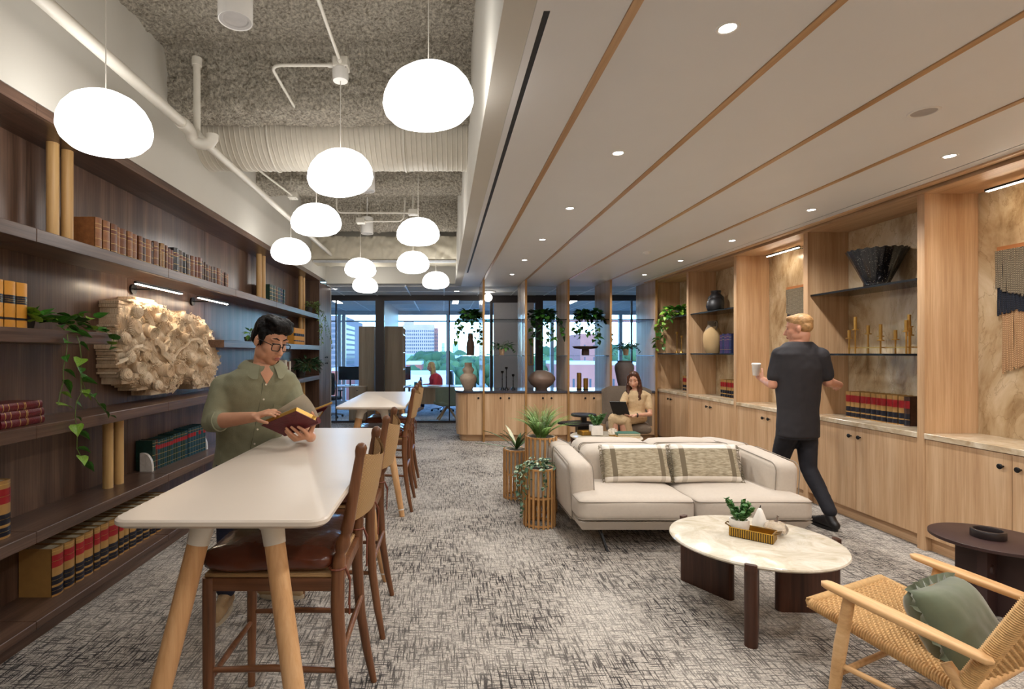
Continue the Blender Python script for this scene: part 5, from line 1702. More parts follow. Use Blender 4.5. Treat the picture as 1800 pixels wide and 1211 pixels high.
def make_stool(label):
    t = thing('counter_stool', label, 'stool', (0, 0, 0), group='counter stools')
    yy = 0.228
    for s_ in (-1, 1):
        obj('front_leg', MB().tube([(-0.252, s_ * yy, 0.0), (-0.25, s_ * yy, 0.35), (-0.248, s_ * yy, 0.60), (-0.248, s_ * yy, 0.70)], [0.017, 0.022, 0.025, 0.024], 12), STW, t, smooth=50)
        # rear post: foot, seat joint, turned neck, raked back, rounded tip
        P = [(0.315, s_ * (yy + 0.03), 0.0, 0.015), (0.285, s_ * (yy + 0.018), 0.15, 0.020), (0.255, s_ * (yy + 0.006), 0.35, 0.023), (0.24, s_ * yy, 0.58, 0.026), (0.242, s_ * yy, 0.72, 0.026), (0.248, s_ * yy, 0.775, 0.024),
             (0.252, s_ * yy, 0.79, 0.018), (0.255, s_ * yy, 0.805, 0.025), (0.262, s_ * yy, 0.83, 0.029), (0.268, s_ * yy, 0.85, 0.022), (0.272, s_ * yy, 0.865, 0.018), (0.275, s_ * yy, 0.875, 0.024), (0.285, s_ * yy, 0.92, 0.023), (0.312, s_ * yy, 1.08, 0.020), (0.325, s_ * yy, 1.155, 0.018), (0.328, s_ * yy, 1.175, 0.022), (0.332, s_ * yy, 1.192, 0.022), (0.334, s_ * yy, 1.204, 0.015), (0.335, s_ * yy, 1.209, 0.004)]
        post = obj('rear_post', MB().tube([p[:3] for p in P], [p[3] for p in P], 14), STW, t, smooth=60)
        obj('leather_tie', MB().tube([(0.24 + 0.03 * cos(a), s_ * yy + 0.03 * sin(a), 0.735) for a in [2 * pi * k / 12 for k in range(12)]], 0.004, 5, closed=True).tube([(0.27, s_ * yy, 0.735), (0.285, s_ * yy + 0.012, 0.68), (0.283, s_ * yy + 0.016, 0.55)], 0.004, 5).tube([(0.27, s_ * yy, 0.735), (0.29, s_ * yy - 0.01, 0.70), (0.286, s_ * yy - 0.014, 0.60)], 0.004, 5), TIE, post)
        obj('side_rail', MB().rbox(-0.24, 0.235, s_ * yy - 0.014, s_ * yy + 0.014, 0.648, 0.70, 0.006, 2), STWX, t, smooth=40)
        obj('side_stretcher', MB().tube([(-0.25, s_ * yy, 0.345), (0.0, s_ * yy, 0.352), (0.255, s_ * (yy + 0.005), 0.345)], [0.010, 0.0135, 0.010], 10), STWX, t, smooth=50)
    for x, z in ((-0.25, 0.30), (0.262, 0.42)):
        obj('cross_stretcher', MB().tube([(x, -yy, z), (x, 0, z + 0.005), (x, yy, z)], [0.010, 0.0135, 0.010], 10), STW, t, smooth=50)
    for x in (-0.248, 0.24):
        obj('end_rail', MB().rbox(x - 0.014, x + 0.014, -yy, yy, 0.65, 0.70, 0.006, 2), STW, t, smooth=40)
    obj('woven_seat', MB().rbox(-0.262, 0.235, -yy - 0.012, yy + 0.012, 0.700, 0.716, 0.006, 2), WOVEN, t, smooth=40)
    obj('seat_cushion', softbox(-0.275, 0.225, -yy - 0.022, yy + 0.022, 0.716, 0.80, 0.038, (0.015, 0.015, 0.02), 12, 0.010, 3), LEATH, t, smooth=180)
    def back(u, v):
        # u round the slung panel (front and rear skin), v upwards
        z = 0.905 + 0.245 * v
        x0 = 0.283 + (z - 0.92) * 0.175
        yv = -yy - 0.0 + 2 * yy * (u * 2 if u <= 0.5 else 2 - u * 2)
        s_ = 1 - (yv / yy) ** 2
        edge = 0.018 * (v ** 6) * s_
        return Vector((x0 + 0.055 * s_ + (0.011 if u > 0.5 else -0.004) + (0.02 * sin(pi * v)) * 0.3, yv, z - 0.03 * (1 - v) * 0 - edge + 0.02 * (1 - s_) * v))
    obj('woven_back', MB().surf(back, 40, 14, True), WOVEN, t, smooth=60)
    return t
SX_ = -0.642
stool0 = make_stool('leather-cushioned walnut counter stool nearest the viewer')
stool0.location = (SX_, 2.24, 0)
copy_tree(stool0, (SX_, 3.13, 0), None, 'leather-cushioned walnut counter stool at the near table, beside the reading man')
copy_tree(stool0, (SX_ + 0.02, 5.42, 0), None, 'leather-cushioned walnut counter stool at the far table, nearer one')
copy_tree(stool0, (SX_ + 0.02, 6.32, 0), None, 'leather-cushioned walnut counter stool at the far table, further one')

# ================================================================== lounge: two sofas back to back
LINEN = plain('oatmeal_linen', rgb(197, 185, 171), 0.85, var=0.03, vscale=50, bump=0.12, bscale=400, sheen=0.2)
PIPING = plain('grey_piping', rgb(140, 130, 118), 0.8)
def make_sofa(label, loc, rz):
    t = thing('linen_sofa', label, 'sofa', loc, rz)
    obj('base', MB().raw([(-0.86, -0.80, 0.17), (0.86, -0.80, 0.17), (0.86, -0.03, 0.17), (-0.86, -0.03, 0.17), (-0.90, -0.86, 0.25), (0.90, -0.86, 0.25), (0.90, 0.0, 0.25), (-0.90, 0.0, 0.25)],
                         [(3, 2, 1, 0), (4, 5, 6, 7), (0, 1, 5, 4), (1, 2, 6, 5), (2, 3, 7, 6), (3, 0, 4, 7)]), LINEN, t)
    for s_ in (-1, 1):
        x0, x1 = (-0.905, -0.003) if s_ < 0 else (0.003, 0.905)
        c = obj('seat_cushion', softbox(x0, x1, -0.875, -0.12, 0.25, 0.435, 0.05, (0.008, 0.012, 0.022), 12, 0.004, s_), LINEN, t, smooth=180)
        for z in (0.405, 0.272):
            lp = [(p[0], p[1], z) for p in rrect(x0 + 0.004, x1 - 0.004, -0.876, -0.13, 0.04, 5)]
            obj('piping', MB().tube(lp, 0.0042, 5, closed=True), PIPING, c, smooth=60)
        x0, x1 = (-0.69, -0.003) if s_ < 0 else (0.003, 0.69)
        bc_ = obj('back_cushion', softbox(x0, x1, -0.30, -0.005, 0.36, 0.715, 0.075, (0.01, 0.02, 0.02), 10, 0.004, s_ + 5, lambda p: Vector((p.x, p.y + 0.05 * (0.55 - p.z) * (1 if p.y < -0.15 else 0), p.z))), LINEN, t, smooth=180)
        lp = [(p[0], -0.015, p[1]) for p in rrect(x0 + 0.012, x1 - 0.012, 0.37, 0.712, 0.05, 5)]
        obj('piping', MB().tube(lp, 0.0042, 5, closed=True), PIPING, bc_, smooth=60)
        # arm: tall soft block that leans slightly outwards and rises to the back
        a0, a1 = (-0.92, -0.715) if s_ < 0 else (0.715, 0.92)
        tp = lambda p, s_=s_: Vector((p.x + s_ * 0.035 * (p.z - 0.25) * 1.2 - s_ * 0.05 * max(0, 0.38 - p.z), p.y, p.z + (0.06 * (p.y + 0.66) if p.z > 0.45 else 0)))
        ar = obj('arm', softbox(a0, a1, -0.675, -0.005, 0.18, 0.665, 0.065, (0.015, 0.008, 0.006), 11, 0.003, s_ + 9, tp), LINEN, t, smooth=180)
        for xx in (a0 + 0.03, a1 - 0.03):
            lp = []
            for p in rrect(-0.668, -0.012, 0.20, 0.658, 0.075, 6):
                q = tp(Vector((xx, p[0], p[1])))
                q.x += math.copysign(0.022, xx - (a0 + a1) / 2)
                lp.append(q)
            obj('piping', MB().tube(lp, 0.0042, 5, closed=True), PIPING, ar, smooth=60)
        for (ya, yb) in ((-0.66, -0.78), (-0.2, -0.10)):
            obj('leg', MB().raw([(s_ * 0.70 - 0.008, ya - 0.05, 0.175), (s_ * 0.70 + 0.008, ya - 0.05, 0.175), (s_ * 0.70 + 0.008, ya + 0.05, 0.175), (s_ * 0.70 - 0.008, ya + 0.05, 0.175),
                                 (s_ * 0.66 - 0.008, yb - 0.022, 0.0), (s_ * 0.66 + 0.008, yb - 0.022, 0.0), (s_ * 0.66 + 0.008, yb + 0.022, 0.0), (s_ * 0.66 - 0.008, yb + 0.022, 0.0)],
                                [(0, 1, 2, 3), (7, 6, 5, 4), (0, 4, 5, 1), (1, 5, 6, 2), (2, 6, 7, 3), (3, 7, 4, 0)]), BLKMET, t)
    return t
SOX, SOY = 1.945, 4.93
make_sofa('cream linen two-seat sofa facing the viewer with two striped pillows', (SOX, SOY, 0), 0)
make_sofa('cream linen two-seat sofa turned away, back to back with the front one', (SOX, SOY + 0.012, 0), pi)

# striped pillows with fringe
m, nt, b = new_mat('striped_weave')
L = nt.links
tcn = nt.nodes.new('ShaderNodeTexCoord'); sp = nt.nodes.new('ShaderNodeSeparateXYZ'); L.new(tcn.outputs['Object'], sp.inputs[0])
def mth(op, a, c, clamp=False):
    n = nt.nodes.new('ShaderNodeMath'); n.operation = op; n.use_clamp = clamp
    for k, q in enumerate((a, c)):
        if isinstance(q, (int, float)): n.inputs[k].default_value = q
        else: L.new(q, n.inputs[k])
    return n.outputs[0]
ax = mth('ABSOLUTE', sp.outputs['X'], 0)
stripe = mth('MULTIPLY', mth('GREATER_THAN', ax, 0.185), mth('LESS_THAN', ax, 0.225))
az = mth('ABSOLUTE', sp.outputs['Z'], 0)
band = mth('GREATER_THAN', az, 0.118)
nz = nt.nodes.new('ShaderNodeTexNoise'); nz.inputs['Scale'].default_value = 1; nz.inputs['Detail'].default_value = 4
mp = nt.nodes.new('ShaderNodeMapping'); mp.inputs['Scale'].default_value = (25, 25, 150); L.new(tcn.outputs['Object'], mp.inputs[0]); L.new(mp.outputs[0], nz.inputs['Vector'])
rp = nt.nodes.new('ShaderNodeValToRGB'); rp.color_ramp.elements[0].position = 0.35; rp.color_ramp.elements[0].color = rgb(138, 126, 102); rp.color_ramp.elements[1].position = 0.65; rp.color_ramp.elements[1].color = rgb(188, 176, 152)
L.new(nz.outputs['Fac'], rp.inputs['Fac'])
def mixc(f, a, c):
    n = nt.nodes.new('ShaderNodeMix'); n.data_type = 'RGBA'; L.new(f, n.inputs['Factor'])
    for k, q in (('A', a), ('B', c)):
        if isinstance(q, tuple): n.inputs[k].default_value = q
        else: L.new(q, n.inputs[k])
    return n.outputs['Result']
c1 = mixc(stripe, rp.outputs['Color'], rgb(112, 100, 80))
c2 = mixc(stripe, rgb(232, 225, 214), rgb(206, 198, 186))
c3 = mixc(band, c1, c2)
L.new(c3, b.inputs['Base Color']); b.inputs['Roughness'].default_value = 0.9
STRIPE = m
FRINGE = plain('pillow_fringe', rgb(122, 112, 90), 0.9)
def pillow_shape(w, h, th, nu=26, nv=18):
    def f(u, v):
        s_ = 1
        a = u * 2
        front = a <= 1
        x = (a if front else 2 - a) * 2 - 1
        z = v * 2 - 1
        k = max(0, (1 - x ** 4)) ** 0.5 * max(0, (1 - z ** 4)) ** 0.5
        cx_ = 1 - 0.05 * (1 - abs(z)) * abs(x) ** 3
        cz_ = 1 - 0.06 * (1 - abs(x)) * abs(z) ** 3
        wr = 0.004 * noise.noise(Vector((x * 5, z * 5, w)))
        return Vector((x * w / 2 * cx_, (-1 if front else 1) * (th / 2 * k + wr * k), z * h / 2 * cz_))
    return MB().surf(f, 2 * nu, nv, True)
for (px, lab, rr_) in ((1118, 'striped tan and white fringed pillow on the left sofa seat', 0.03), (1240, 'striped tan and white fringed pillow on the right sofa seat', -0.03)):
    x = (px - VX) * 4.53 / FPX
    t = thing('striped_pillow', lab, 'pillow', (x, 4.535, 0.605))
    t.rotation_euler = (radians(-22), 0, rr_)
    obj('cover', pillow_shape(0.575, 0.33, 0.13), STRIPE, t, smooth=180)
    fr = MB()
    r = random.Random(px)
    for s_ in (-1, 1):
        for k in range(26):
            z = -0.155 + 0.31 * k / 25
            fr.tube([(s_ * 0.278, 0, z), (s_ * 0.298, r.uniform(-0.01, 0.01), z + r.uniform(-0.01, 0.01)), (s_ * 0.306, r.uniform(-0.015, 0.015), z - 0.012)], 0.003, 4)
    obj('fringe', fr, FRINGE, t, kind='stuff')

# ================================================================== slatted planters
SLAT = wood('planter_wood', rgb(178, 128, 76), rgb(200, 150, 94), rgb(214, 168, 112), 'z', rough=0.45)
LINER = plain('pale_planter_liner', rgb(206, 198, 186), 0.7)
def planter(x, y, h, r, label):
    t = thing('slatted_planter', label, 'planter', (x, y, 0), group='slatted planters')
    n = 20
    sl = None
    for k in range(n):
        a = 2 * pi * (k + 0.25) / n
        if sl is None:
            sl = obj('slat', MB().rbox(-0.006, 0.006, -0.0095, 0.0095, 0.0, h, 0.002, 1), SLAT, t)
            o_ = sl
        else:
            o_ = inst(sl, 'slat', t)
        o_.location = ((r - 0.006) * cos(a), (r - 0.006) * sin(a), 0)
        o_.rotation_euler = (0, 0, a)
    for z in (0.02, h * 0.5, h - 0.012):
        obj('ring', MB().lathe([(r - 0.022, -0.008), (r - 0.011, -0.008), (r - 0.011, 0.008), (r - 0.022, 0.008), (r - 0.022, -0.008)], (0, 0, z), 36, caps=False), SLAT, t, smooth=30)
    obj('liner_pot', MB().lathe([(0.0, h * 0.52), (r * 0.74, h * 0.52), (r * 0.84, h - 0.004), (r * 0.78, h - 0.004), (r * 0.76, h - 0.03), (0, h - 0.03)], n=32, caps=False), LINER, t, smooth=40)
    obj('soil', MB().lathe([(0, h - 0.026), (r * 0.77, h - 0.028)], n=24, caps=False), SOIL, t)
    return t
planter(0.869, 4.78, 0.525, 0.146, 'round wooden slatted planter with trailing variegated ivy, nearest the viewer')
planter(0.79, 5.69, 0.525, 0.146, 'round wooden slatted planter with strappy upright leaves, furthest left')
planter(0.965, 5.22, 0.735, 0.158, 'tallest round wooden slatted planter, holding the fern')
# variegated ivy
x, y, z = 0.869, 4.78, 0.525
tr = []
for (dx, dy, dz) in ((-0.16, -0.02, -0.36), (-0.15, -0.06, -0.42), (-0.13, -0.09, -0.25), (-0.19, 0.0, -0.22), (0.02, -0.155, -0.22), (0.0, -0.16, -0.14), (0.15, -0.03, -0.24), (0.16, 0.02, -0.2), (0.13, -0.08, -0.12), (-0.1, -0.12, -0.16), (-0.17, 0.03, -0.3)):
    tr.append([(x + dx * 0.4, y + dy * 0.4, z + 0.04), (x + dx * 1.02, y + dy * 1.02, z + 0.01), (x + dx * 1.12, y + dy * 1.12, z + dz * 0.55), (x + dx * 1.1, y + dy * 1.1, z + dz)])
m, nt, b = new_mat('variegated_leaf')
tcn = nt.nodes.new('ShaderNodeTexCoord'); nz = nt.nodes.new('ShaderNodeTexNoise'); nz.inputs['Scale'].default_value = 45; nz.inputs['Detail'].default_value = 1
nt.links.new(tcn.outputs['Object'], nz.inputs['Vector'])
rp = nt.nodes.new('ShaderNodeValToRGB'); rp.color_ramp.elements[0].position = 0.46; rp.color_ramp.elements[0].color = rgb(54, 88, 72); rp.color_ramp.elements[1].position = 0.58; rp.color_ramp.elements[1].color = rgb(190, 206, 172)
nt.links.new(nz.outputs['Fac'], rp.inputs['Fac']); nt.links.new(rp.outputs['Color'], b.inputs['Base Color']); b.inputs['Roughness'].default_value = 0.45
VARI = m
heap_plant('variegated_ivy', 'grey-green variegated ivy trailing over the near slatted planter', (x, y, z - 0.02), None, ((x, y, z + 0.03), (0.10, 0.10, 0.05), 60), tr, None, (VARI, LEAFV), 0.045, ROUND, 61, per=0.035)
# fern
FERNL = [(q[0] * 0.7, q[1]) for q in LANCE]
def frond(mb_, base, direc, L, seed):
    r = random.Random(seed)
    d = Vector(direc).normalized()
    pts = []
    N = 22
    for k in range(N + 1):
        f = k / N
        p = Vector(base) + Vector((d.x, d.y, 0)) * (L * f * (0.45 + 0.45 * f)) + Vector((0, 0, 1.4 * d.z * L * (f - 0.45 * f * f)))
        pts.append(p)
    mb_.tube(pts, [0.0022 * (1 - 0.7 * k / N) for k in range(N + 1)], 4)
    side = Vector((-d.y, d.x, 0)).normalized()
    for k in range(2, N + 1):
        p = pts[k]
        tg = (pts[k] - pts[k - 1]).normalized()
        ln = 0.040 * (1 - (k / N) ** 2 * 0.8)
        for s_ in (-1, 1):
            put_leaf(mb_, FERNL, p, side * s_ + tg * 0.45 + Vector((0, 0, 0.12)), ln * 1.15, 0.2 * s_, 0.1, 0.15)
fb = (0.965, 5.22, 0.735)
ft = thing('fern', 'lush green fern growing from the tallest slatted planter', 'plant', fb)
fm, fm2 = MB(), MB()
r = random.Random(8)
for k in range(64):
    a = 2 * pi * k / 64 * 2.4 + r.uniform(-0.2, 0.2)
    up = r.uniform(0.55, 2.6)
    frond(fm if k % 3 else fm2, (fb[0] + 0.04 * cos(a), fb[1] + 0.04 * sin(a), fb[2] - 0.02), (cos(a), sin(a), up), r.uniform(0.34, 0.46), k)
obj('fronds', fm, FERN, ft, kind='stuff', world=True)
obj('fronds_pale', fm2, plain('fern_pale', rgb(132, 168, 84), 0.5, var=0.3), ft, kind='stuff', world=True)
# strappy plant: each blade a leaf
sb = (0.79, 5.69, 0.50)
st_ = thing('strap_plant', 'strappy dark green plant in the left slatted planter', 'plant', sb)
r = random.Random(4)
BL1, BL2 = plain('strap_leaf', rgb(62, 92, 44), 0.4, var=0.3), plain('strap_leaf_white', rgb(206, 206, 176), 0.5, var=0.15)
for k in range(15):
    a = r.uniform(0, 2 * pi)
    out, up, L_ = r.uniform(0.3, 1.0), r.uniform(0.6, 1.3), r.uniform(0.24, 0.38)
    if k == 0: a, out, up, L_ = 2.9, 1.0, 0.9, 0.36
    if k == 1: a, out, up, L_ = pi, 1.3, 0.35, 0.34
    bl = MB()
    def bf(u, v, a=a, out=out, up=up, L_=L_):
        w_ = 0.020 * (1 - (2 * v - 0.8) ** 2 * 0.55) * (1 - v ** 5)
        rad_ = out * L_ * v
        z_ = up * L_ * (v - 0.42 * v * v)
        return Vector((sb[0] + rad_ * cos(a) - (u - 0.5) * 2 * w_ * sin(a), sb[1] + rad_ * sin(a) + (u - 0.5) * 2 * w_ * cos(a), sb[2] + 0.01 + z_ + abs(u - 0.5) * 0.012))
    bl.surf(bf, 5, 9)
    obj('leaf', bl, BL2 if k in (5, 9) else BL1, st_, smooth=60, world=True)
# ================================================================== round stone coffee tables
QTZ = stone_mat('cream_onyx', [rgb(196, 184, 160), rgb(222, 213, 196), rgb(236, 230, 218)], 5.5, 0.12, vein=rgb(206, 190, 158), veinw=0.05)
DWAL = wood('dark_walnut_slab', rgb(52, 30, 22), rgb(72, 44, 32), rgb(92, 58, 44), 'z', rough=0.35)
def coffee_table(x, y, label, rot=0.0):
    t = thing('coffee_table', label, 'table', (x, y, 0), rot)
    obj('stone_top', MB().lathe([(0.0, 0.405), (0.455, 0.405), (0.468, 0.411), (0.472, 0.419), (0.468, 0.427), (0.455, 0.43), (0.0, 0.43)], n=72, caps=False), QTZ, t, smooth=40)
    for a in (0.0, radians(120), radians(240)):
        # radial slab, rounded ends; its outer end rises past the rim
        prof = rrect(0.13, 0.503, -0.032, 0.032, 0.03, 5)
        lg = MB().prism(prof, 0.0, 0.404)
        lg.prism(rrect(0.474, 0.503, -0.030, 0.030, 0.013, 4), 0.40, 0.436)
        lg.xform(Matrix.Rotation(a, 4, 'Z'))
        obj('slab_leg', lg, DWAL, t, smooth=40)
    return t
coffee_table(1.879, 3.2, 'round cream stone coffee table on three dark walnut slab legs, in front of the sofa', radians(-2))
coffee_table(2.2, 7.15, 'round cream stone coffee table partly hidden behind the sofas', 0.4)
ZT = 0.431
# ribbed brass tray
GOLD = plain('gold_tray', rgb(184, 144, 62), 0.3, metal=0.85, var=0.05)
DGAP = plain('dark_rib_gap', rgb(66, 52, 32), 0.5)
def tray(x, y, rz, label, L_=0.23, W_=0.11):
    t = thing('brass_tray', label, 'tray', (x, y, ZT), rz)
    tb = MB().box(-L_ / 2, L_ / 2, -W_ / 2, W_ / 2, 0.0, 0.006)
    for (a, b_, c, d) in ((-L_ / 2, L_ / 2, -W_ / 2, -W_ / 2 + 0.004), (-L_ / 2, L_ / 2, W_ / 2 - 0.004, W_ / 2), (-L_ / 2, -L_ / 2 + 0.004, -W_ / 2, W_ / 2), (L_ / 2 - 0.004, L_ / 2, -W_ / 2, W_ / 2)):
        tb.box(a, b_, c, d, 0.005, 0.055)
    obj('shell', tb, DGAP, t)
    rb, inner = MB(), MB()
    n = 19
    for k in range(n):
        xx = -L_ / 2 + (k + 0.5) * L_ / n
        for s_ in (-1, 1):
            rb.box(xx - 0.0035, xx + 0.0035, s_ * (W_ / 2 + 0.0015) - 0.002, s_ * (W_ / 2 + 0.0015) + 0.002, 0.004, 0.052)
    for k in range(8):
        yy = -W_ / 2 + (k + 0.5) * W_ / 8
        for s_ in (-1, 1):
            rb.box(s_ * (L_ / 2 + 0.0015) - 0.002, s_ * (L_ / 2 + 0.0015) + 0.002, yy - 0.0035, yy + 0.0035, 0.004, 0.052)
    obj('ribs', rb, GOLD, t, kind='stuff')
    inner.box(-L_ / 2 + 0.004, L_ / 2 - 0.004, -W_ / 2 + 0.004, W_ / 2 - 0.004, 0.006, 0.008)
    for s_ in (-1, 1):
        inner.box(-L_ / 2 + 0.004, L_ / 2 - 0.004, s_ * (W_ / 2 - 0.005) - 0.001, s_ * (W_ / 2 - 0.005) + 0.001, 0.006, 0.054)
        inner.box(s_ * (L_ / 2 - 0.005) - 0.001, s_ * (L_ / 2 - 0.005) + 0.001, -W_ / 2 + 0.004, W_ / 2 - 0.004, 0.006, 0.054)
    rim = [(p[0], p[1], 0.055) for p in rrect(-L_ / 2 - 0.002, L_ / 2 + 0.002, -W_ / 2 - 0.002, W_ / 2 + 0.002, 0.004, 2)]
    inner.tube(rim, 0.003, 5, closed=True)
    obj('lining', inner, GOLD, t)
    for s_ in (-1, 1):
        obj('handle', MB().tube([(s_ * L_ / 2, -0.025, 0.05), (s_ * (L_ / 2 + 0.03), -0.022, 0.064), (s_ * (L_ / 2 + 0.03), 0.022, 0.064), (s_ * L_ / 2, 0.025, 0.05)], 0.004, 6), plain('antique_brass', rgb(110, 84, 44), 0.4, metal=0.7), t, smooth=40)
    return t
tray(1.875, 3.205, radians(-42), 'ribbed brass tray with loop handles on the front coffee table')
def succulent(x, y, z, label, seed, s_=1.0, square=False):
    t = thing('potted_succulent', label, 'plant', (x, y, z))
    if square:
        obj('pot', MB().rbox(-0.05 * s_, 0.05 * s_, -0.05 * s_, 0.05 * s_, 0, 0.085 * s_, 0.006, 2), plain('white_ceramic', rgb(232, 226, 218), 0.4), t, smooth=40)
    else:
        obj('pot', MB().lathe([(0.040 * s_, 0), (0.048 * s_, 0.006), (0.056 * s_, 0.05 * s_), (0.055 * s_, 0.088 * s_), (0.047 * s_, 0.088 * s_), (0.044 * s_, 0.075 * s_), (0, 0.075 * s_)], n=24), plain('white_ceramic', rgb(232, 226, 218), 0.4), t, smooth=50)
    r = random.Random(seed)
    fm_, sm_ = MB(), MB()
    for k in range(16):
        a = r.uniform(0, 2 * pi)
        lean = r.uniform(0.15, 0.75)
        h_ = r.uniform(0.06, 0.115) * s_
        b0 = Vector((0.02 * s_ * cos(a), 0.02 * s_ * sin(a), 0.075 * s_))
        tip = b0 + Vector((lean * cos(a) * h_, lean * sin(a) * h_, h_))
        sm_.tube([b0, tip], 0.003 * s_, 5)
        for j in range(22):
            f = r.uniform(0.15, 1.0)
            p = b0.lerp(tip, f)
            b2 = r.uniform(0, 2 * pi)
            put_leaf(fm_, ROUND, p, Vector((cos(b2), sin(b2), r.uniform(0.3, 1.2))), 0.030 * s_ * (1.15 - 0.3 * f), 0, 0.4, -0.1)
    obj('stems', sm_, STEM, t, kind='stuff')
    obj('leaves', fm_, SUCC, t, kind='stuff')
    return t
succulent(1.825, 3.262, ZT + 0.0085, 'bushy green succulent in a white round pot on the brass tray', 2)
t = thing('pear_ornament', 'white ceramic pear ornament behind the brass tray', 'ornament', (2.005, 3.35, ZT))
obj('pear_body', MB().lathe([(0.0, 0.0), (0.025, 0.001), (0.040, 0.015), (0.045, 0.035), (0.038, 0.065), (0.025, 0.10), (0.016, 0.125), (0.008, 0.136), (0, 0.138)], n=24, caps=False), plain('glazed_white', rgb(236, 230, 222), 0.25), t, smooth=60)
obj('stalk', MB().tube([(0, 0, 0.134), (0.002, 0, 0.146), (0.006, 0, 0.154)], 0.0028, 6), BLKMET, t)
t = thing('glass_pumpkin', 'clear marbled glass pumpkin ornament beside the brass tray', 'ornament', (2.035, 3.235, ZT))
def pumpkin(u, v):
    a = 2 * pi * u
    th = pi * v
    rr2 = 0.062 * sin(th) * (1 + 0.07 * abs(cos(4 * a)))
    z_ = 0.047 - 0.047 * cos(th) + 0.0
    if v > 0.9: z_ -= 0.006 * (v - 0.9) * 10
    return Vector((rr2 * cos(a), rr2 * sin(a), z_))
PGL = plain('smoky_glass', rgb(232, 218, 204), 0.06, var=0.3, vscale=28, trans=0.75)
obj('pumpkin_body', MB().surf(pumpkin, 48, 14, True), PGL, t, smooth=60)
obj('stalk', MB().tube([(0, 0, 0.088), (0.003, 0, 0.105), (0.010, 0, 0.118), (0.012, 0, 0.124)], [0.010, 0.006, 0.005, 0.007], 8), plain('smoky_stalk', rgb(120, 104, 92), 0.2), t, smooth=60)
# on the rear coffee table
tray(1.99, 7.25, 0.2, 'ribbed brass tray on the rear coffee table', 0.26, 0.14)
succulent(2.08, 7.2, ZT + 0.0085, 'small succulent in a white square pot on the rear coffee table', 5, 1.5, True)
t = thing('shell_ornament', 'white coral shell ornament on the rear coffee table', 'ornament', (2.29, 7.15, ZT))
r = random.Random(2)
cm = MB().ell((0, 0, 0.03), (0.06, 0.05, 0.03), u=10, w=6)
for k in range(14):
    a = r.uniform(0, 6.28); e_ = r.uniform(0.3, 1.4)
    cm.tube([(0.03 * cos(a), 0.03 * sin(a), 0.03), (0.075 * cos(a) * cos(e_) , 0.07 * sin(a) * cos(e_), 0.03 + 0.08 * sin(e_))], [0.02, 0.006], 6)
obj('coral_body', cm, plain('coral_white', rgb(232, 220, 204), 0.8), t, smooth=40)
obj('plinth', MB().lathe([(0.05, 0), (0.05, 0.012), (0.045, 0.014)], n=16), GOLD, t)
for k, (mt, lab) in enumerate(((plain('kraft_cover', rgb(196, 158, 96), 0.7), 'tan book under the green one on the rear coffee table'), (plain('teal_cover', rgb(58, 108, 92), 0.5), 'teal green book on top of the tan one on the rear coffee table'))):
    t = thing('table_book', lab, 'book', (2.46, 7.1, ZT + 0.028 * k))
    obj('cover', MB().box(-0.15, 0.15, -0.11, 0.11, 0.0, 0.003).box(-0.15, 0.15, -0.11, 0.11, 0.024, 0.027).box(-0.152, -0.148, -0.11, 0.11, 0, 0.027), mt, t)
    obj('pages', MB().box(-0.147, 0.146, -0.106, 0.106, 0.003, 0.024), PAGE, t)

# ================================================================== dark round side table with ring tray
DARKM = plain('dark_plum_stain', rgb(58, 38, 36), 0.45, var=0.15, vscale=12)
sx0, sy0 = 3.275, 3.15
t = thing('side_table', 'dark round side table with a crossed panel base beside the woven armchair', 'table', (sx0, sy0, 0))
obj('round_top', MB().lathe([(0.0, 0.428), (0.284, 0.428), (0.29, 0.432), (0.29, 0.448), (0.286, 0.45), (0, 0.45)], n=64, caps=False), DARKM, t, smooth=40)
def basepanel():
    # upright panel with a rounded lower corner
    pts = [(-0.165, 0.428), (0.165, 0.428), (0.165, 0.12)] + [(0.165 - 0.10 * (1 - cos(a)), 0.12 - 0.10 * sin(a)) for a in [pi / 2 * k / 6 for k in range(1, 7)]] + [(0.065, 0.0), (-0.065, 0.0)] + [(-0.165 + 0.10 * (1 - cos(a)), 0.12 - 0.10 * sin(a)) for a in [pi / 2 * k / 6 for k in range(6, 0, -1)]] + [(-0.165, 0.12)]
    return MB().prism(pts, -0.022, 0.022, 'y')
for a in (radians(28), radians(118)):
    obj('base_panel', basepanel().xform(Matrix.Rotation(a, 4, 'Z')), DARKM, t, smooth=30)
obj('peg_cap', MB().lathe([(0.0, 0.012), (0.024, 0.010), (0.03, 0.0)], n=18, caps=False).xform(Matrix.Translation((-0.075, -0.065, 0.29)) @ Matrix.Rotation(radians(28), 4, 'Z') @ Matrix.Rotation(pi / 2, 4, 'X')), DARKM, t, smooth=50)
t = thing('ring_tray', 'small dark ring-shaped tray on the round side table', 'tray', (sx0 - 0.02, sy0 + 0.01, 0.4505))
obj('ring_wall', MB().lathe([(0.066, 0.004), (0.078, 0.0), (0.08, 0.004), (0.08, 0.042), (0.077, 0.046), (0.066, 0.046), (0.064, 0.042), (0.064, 0.008)], n=48, caps=False), plain('ring_dark', rgb(40, 32, 32), 0.35), t, smooth=40)
obj('ring_floor', MB().lathe([(0, 0.006), (0.065, 0.006)], n=32, caps=False), DARKM, t)

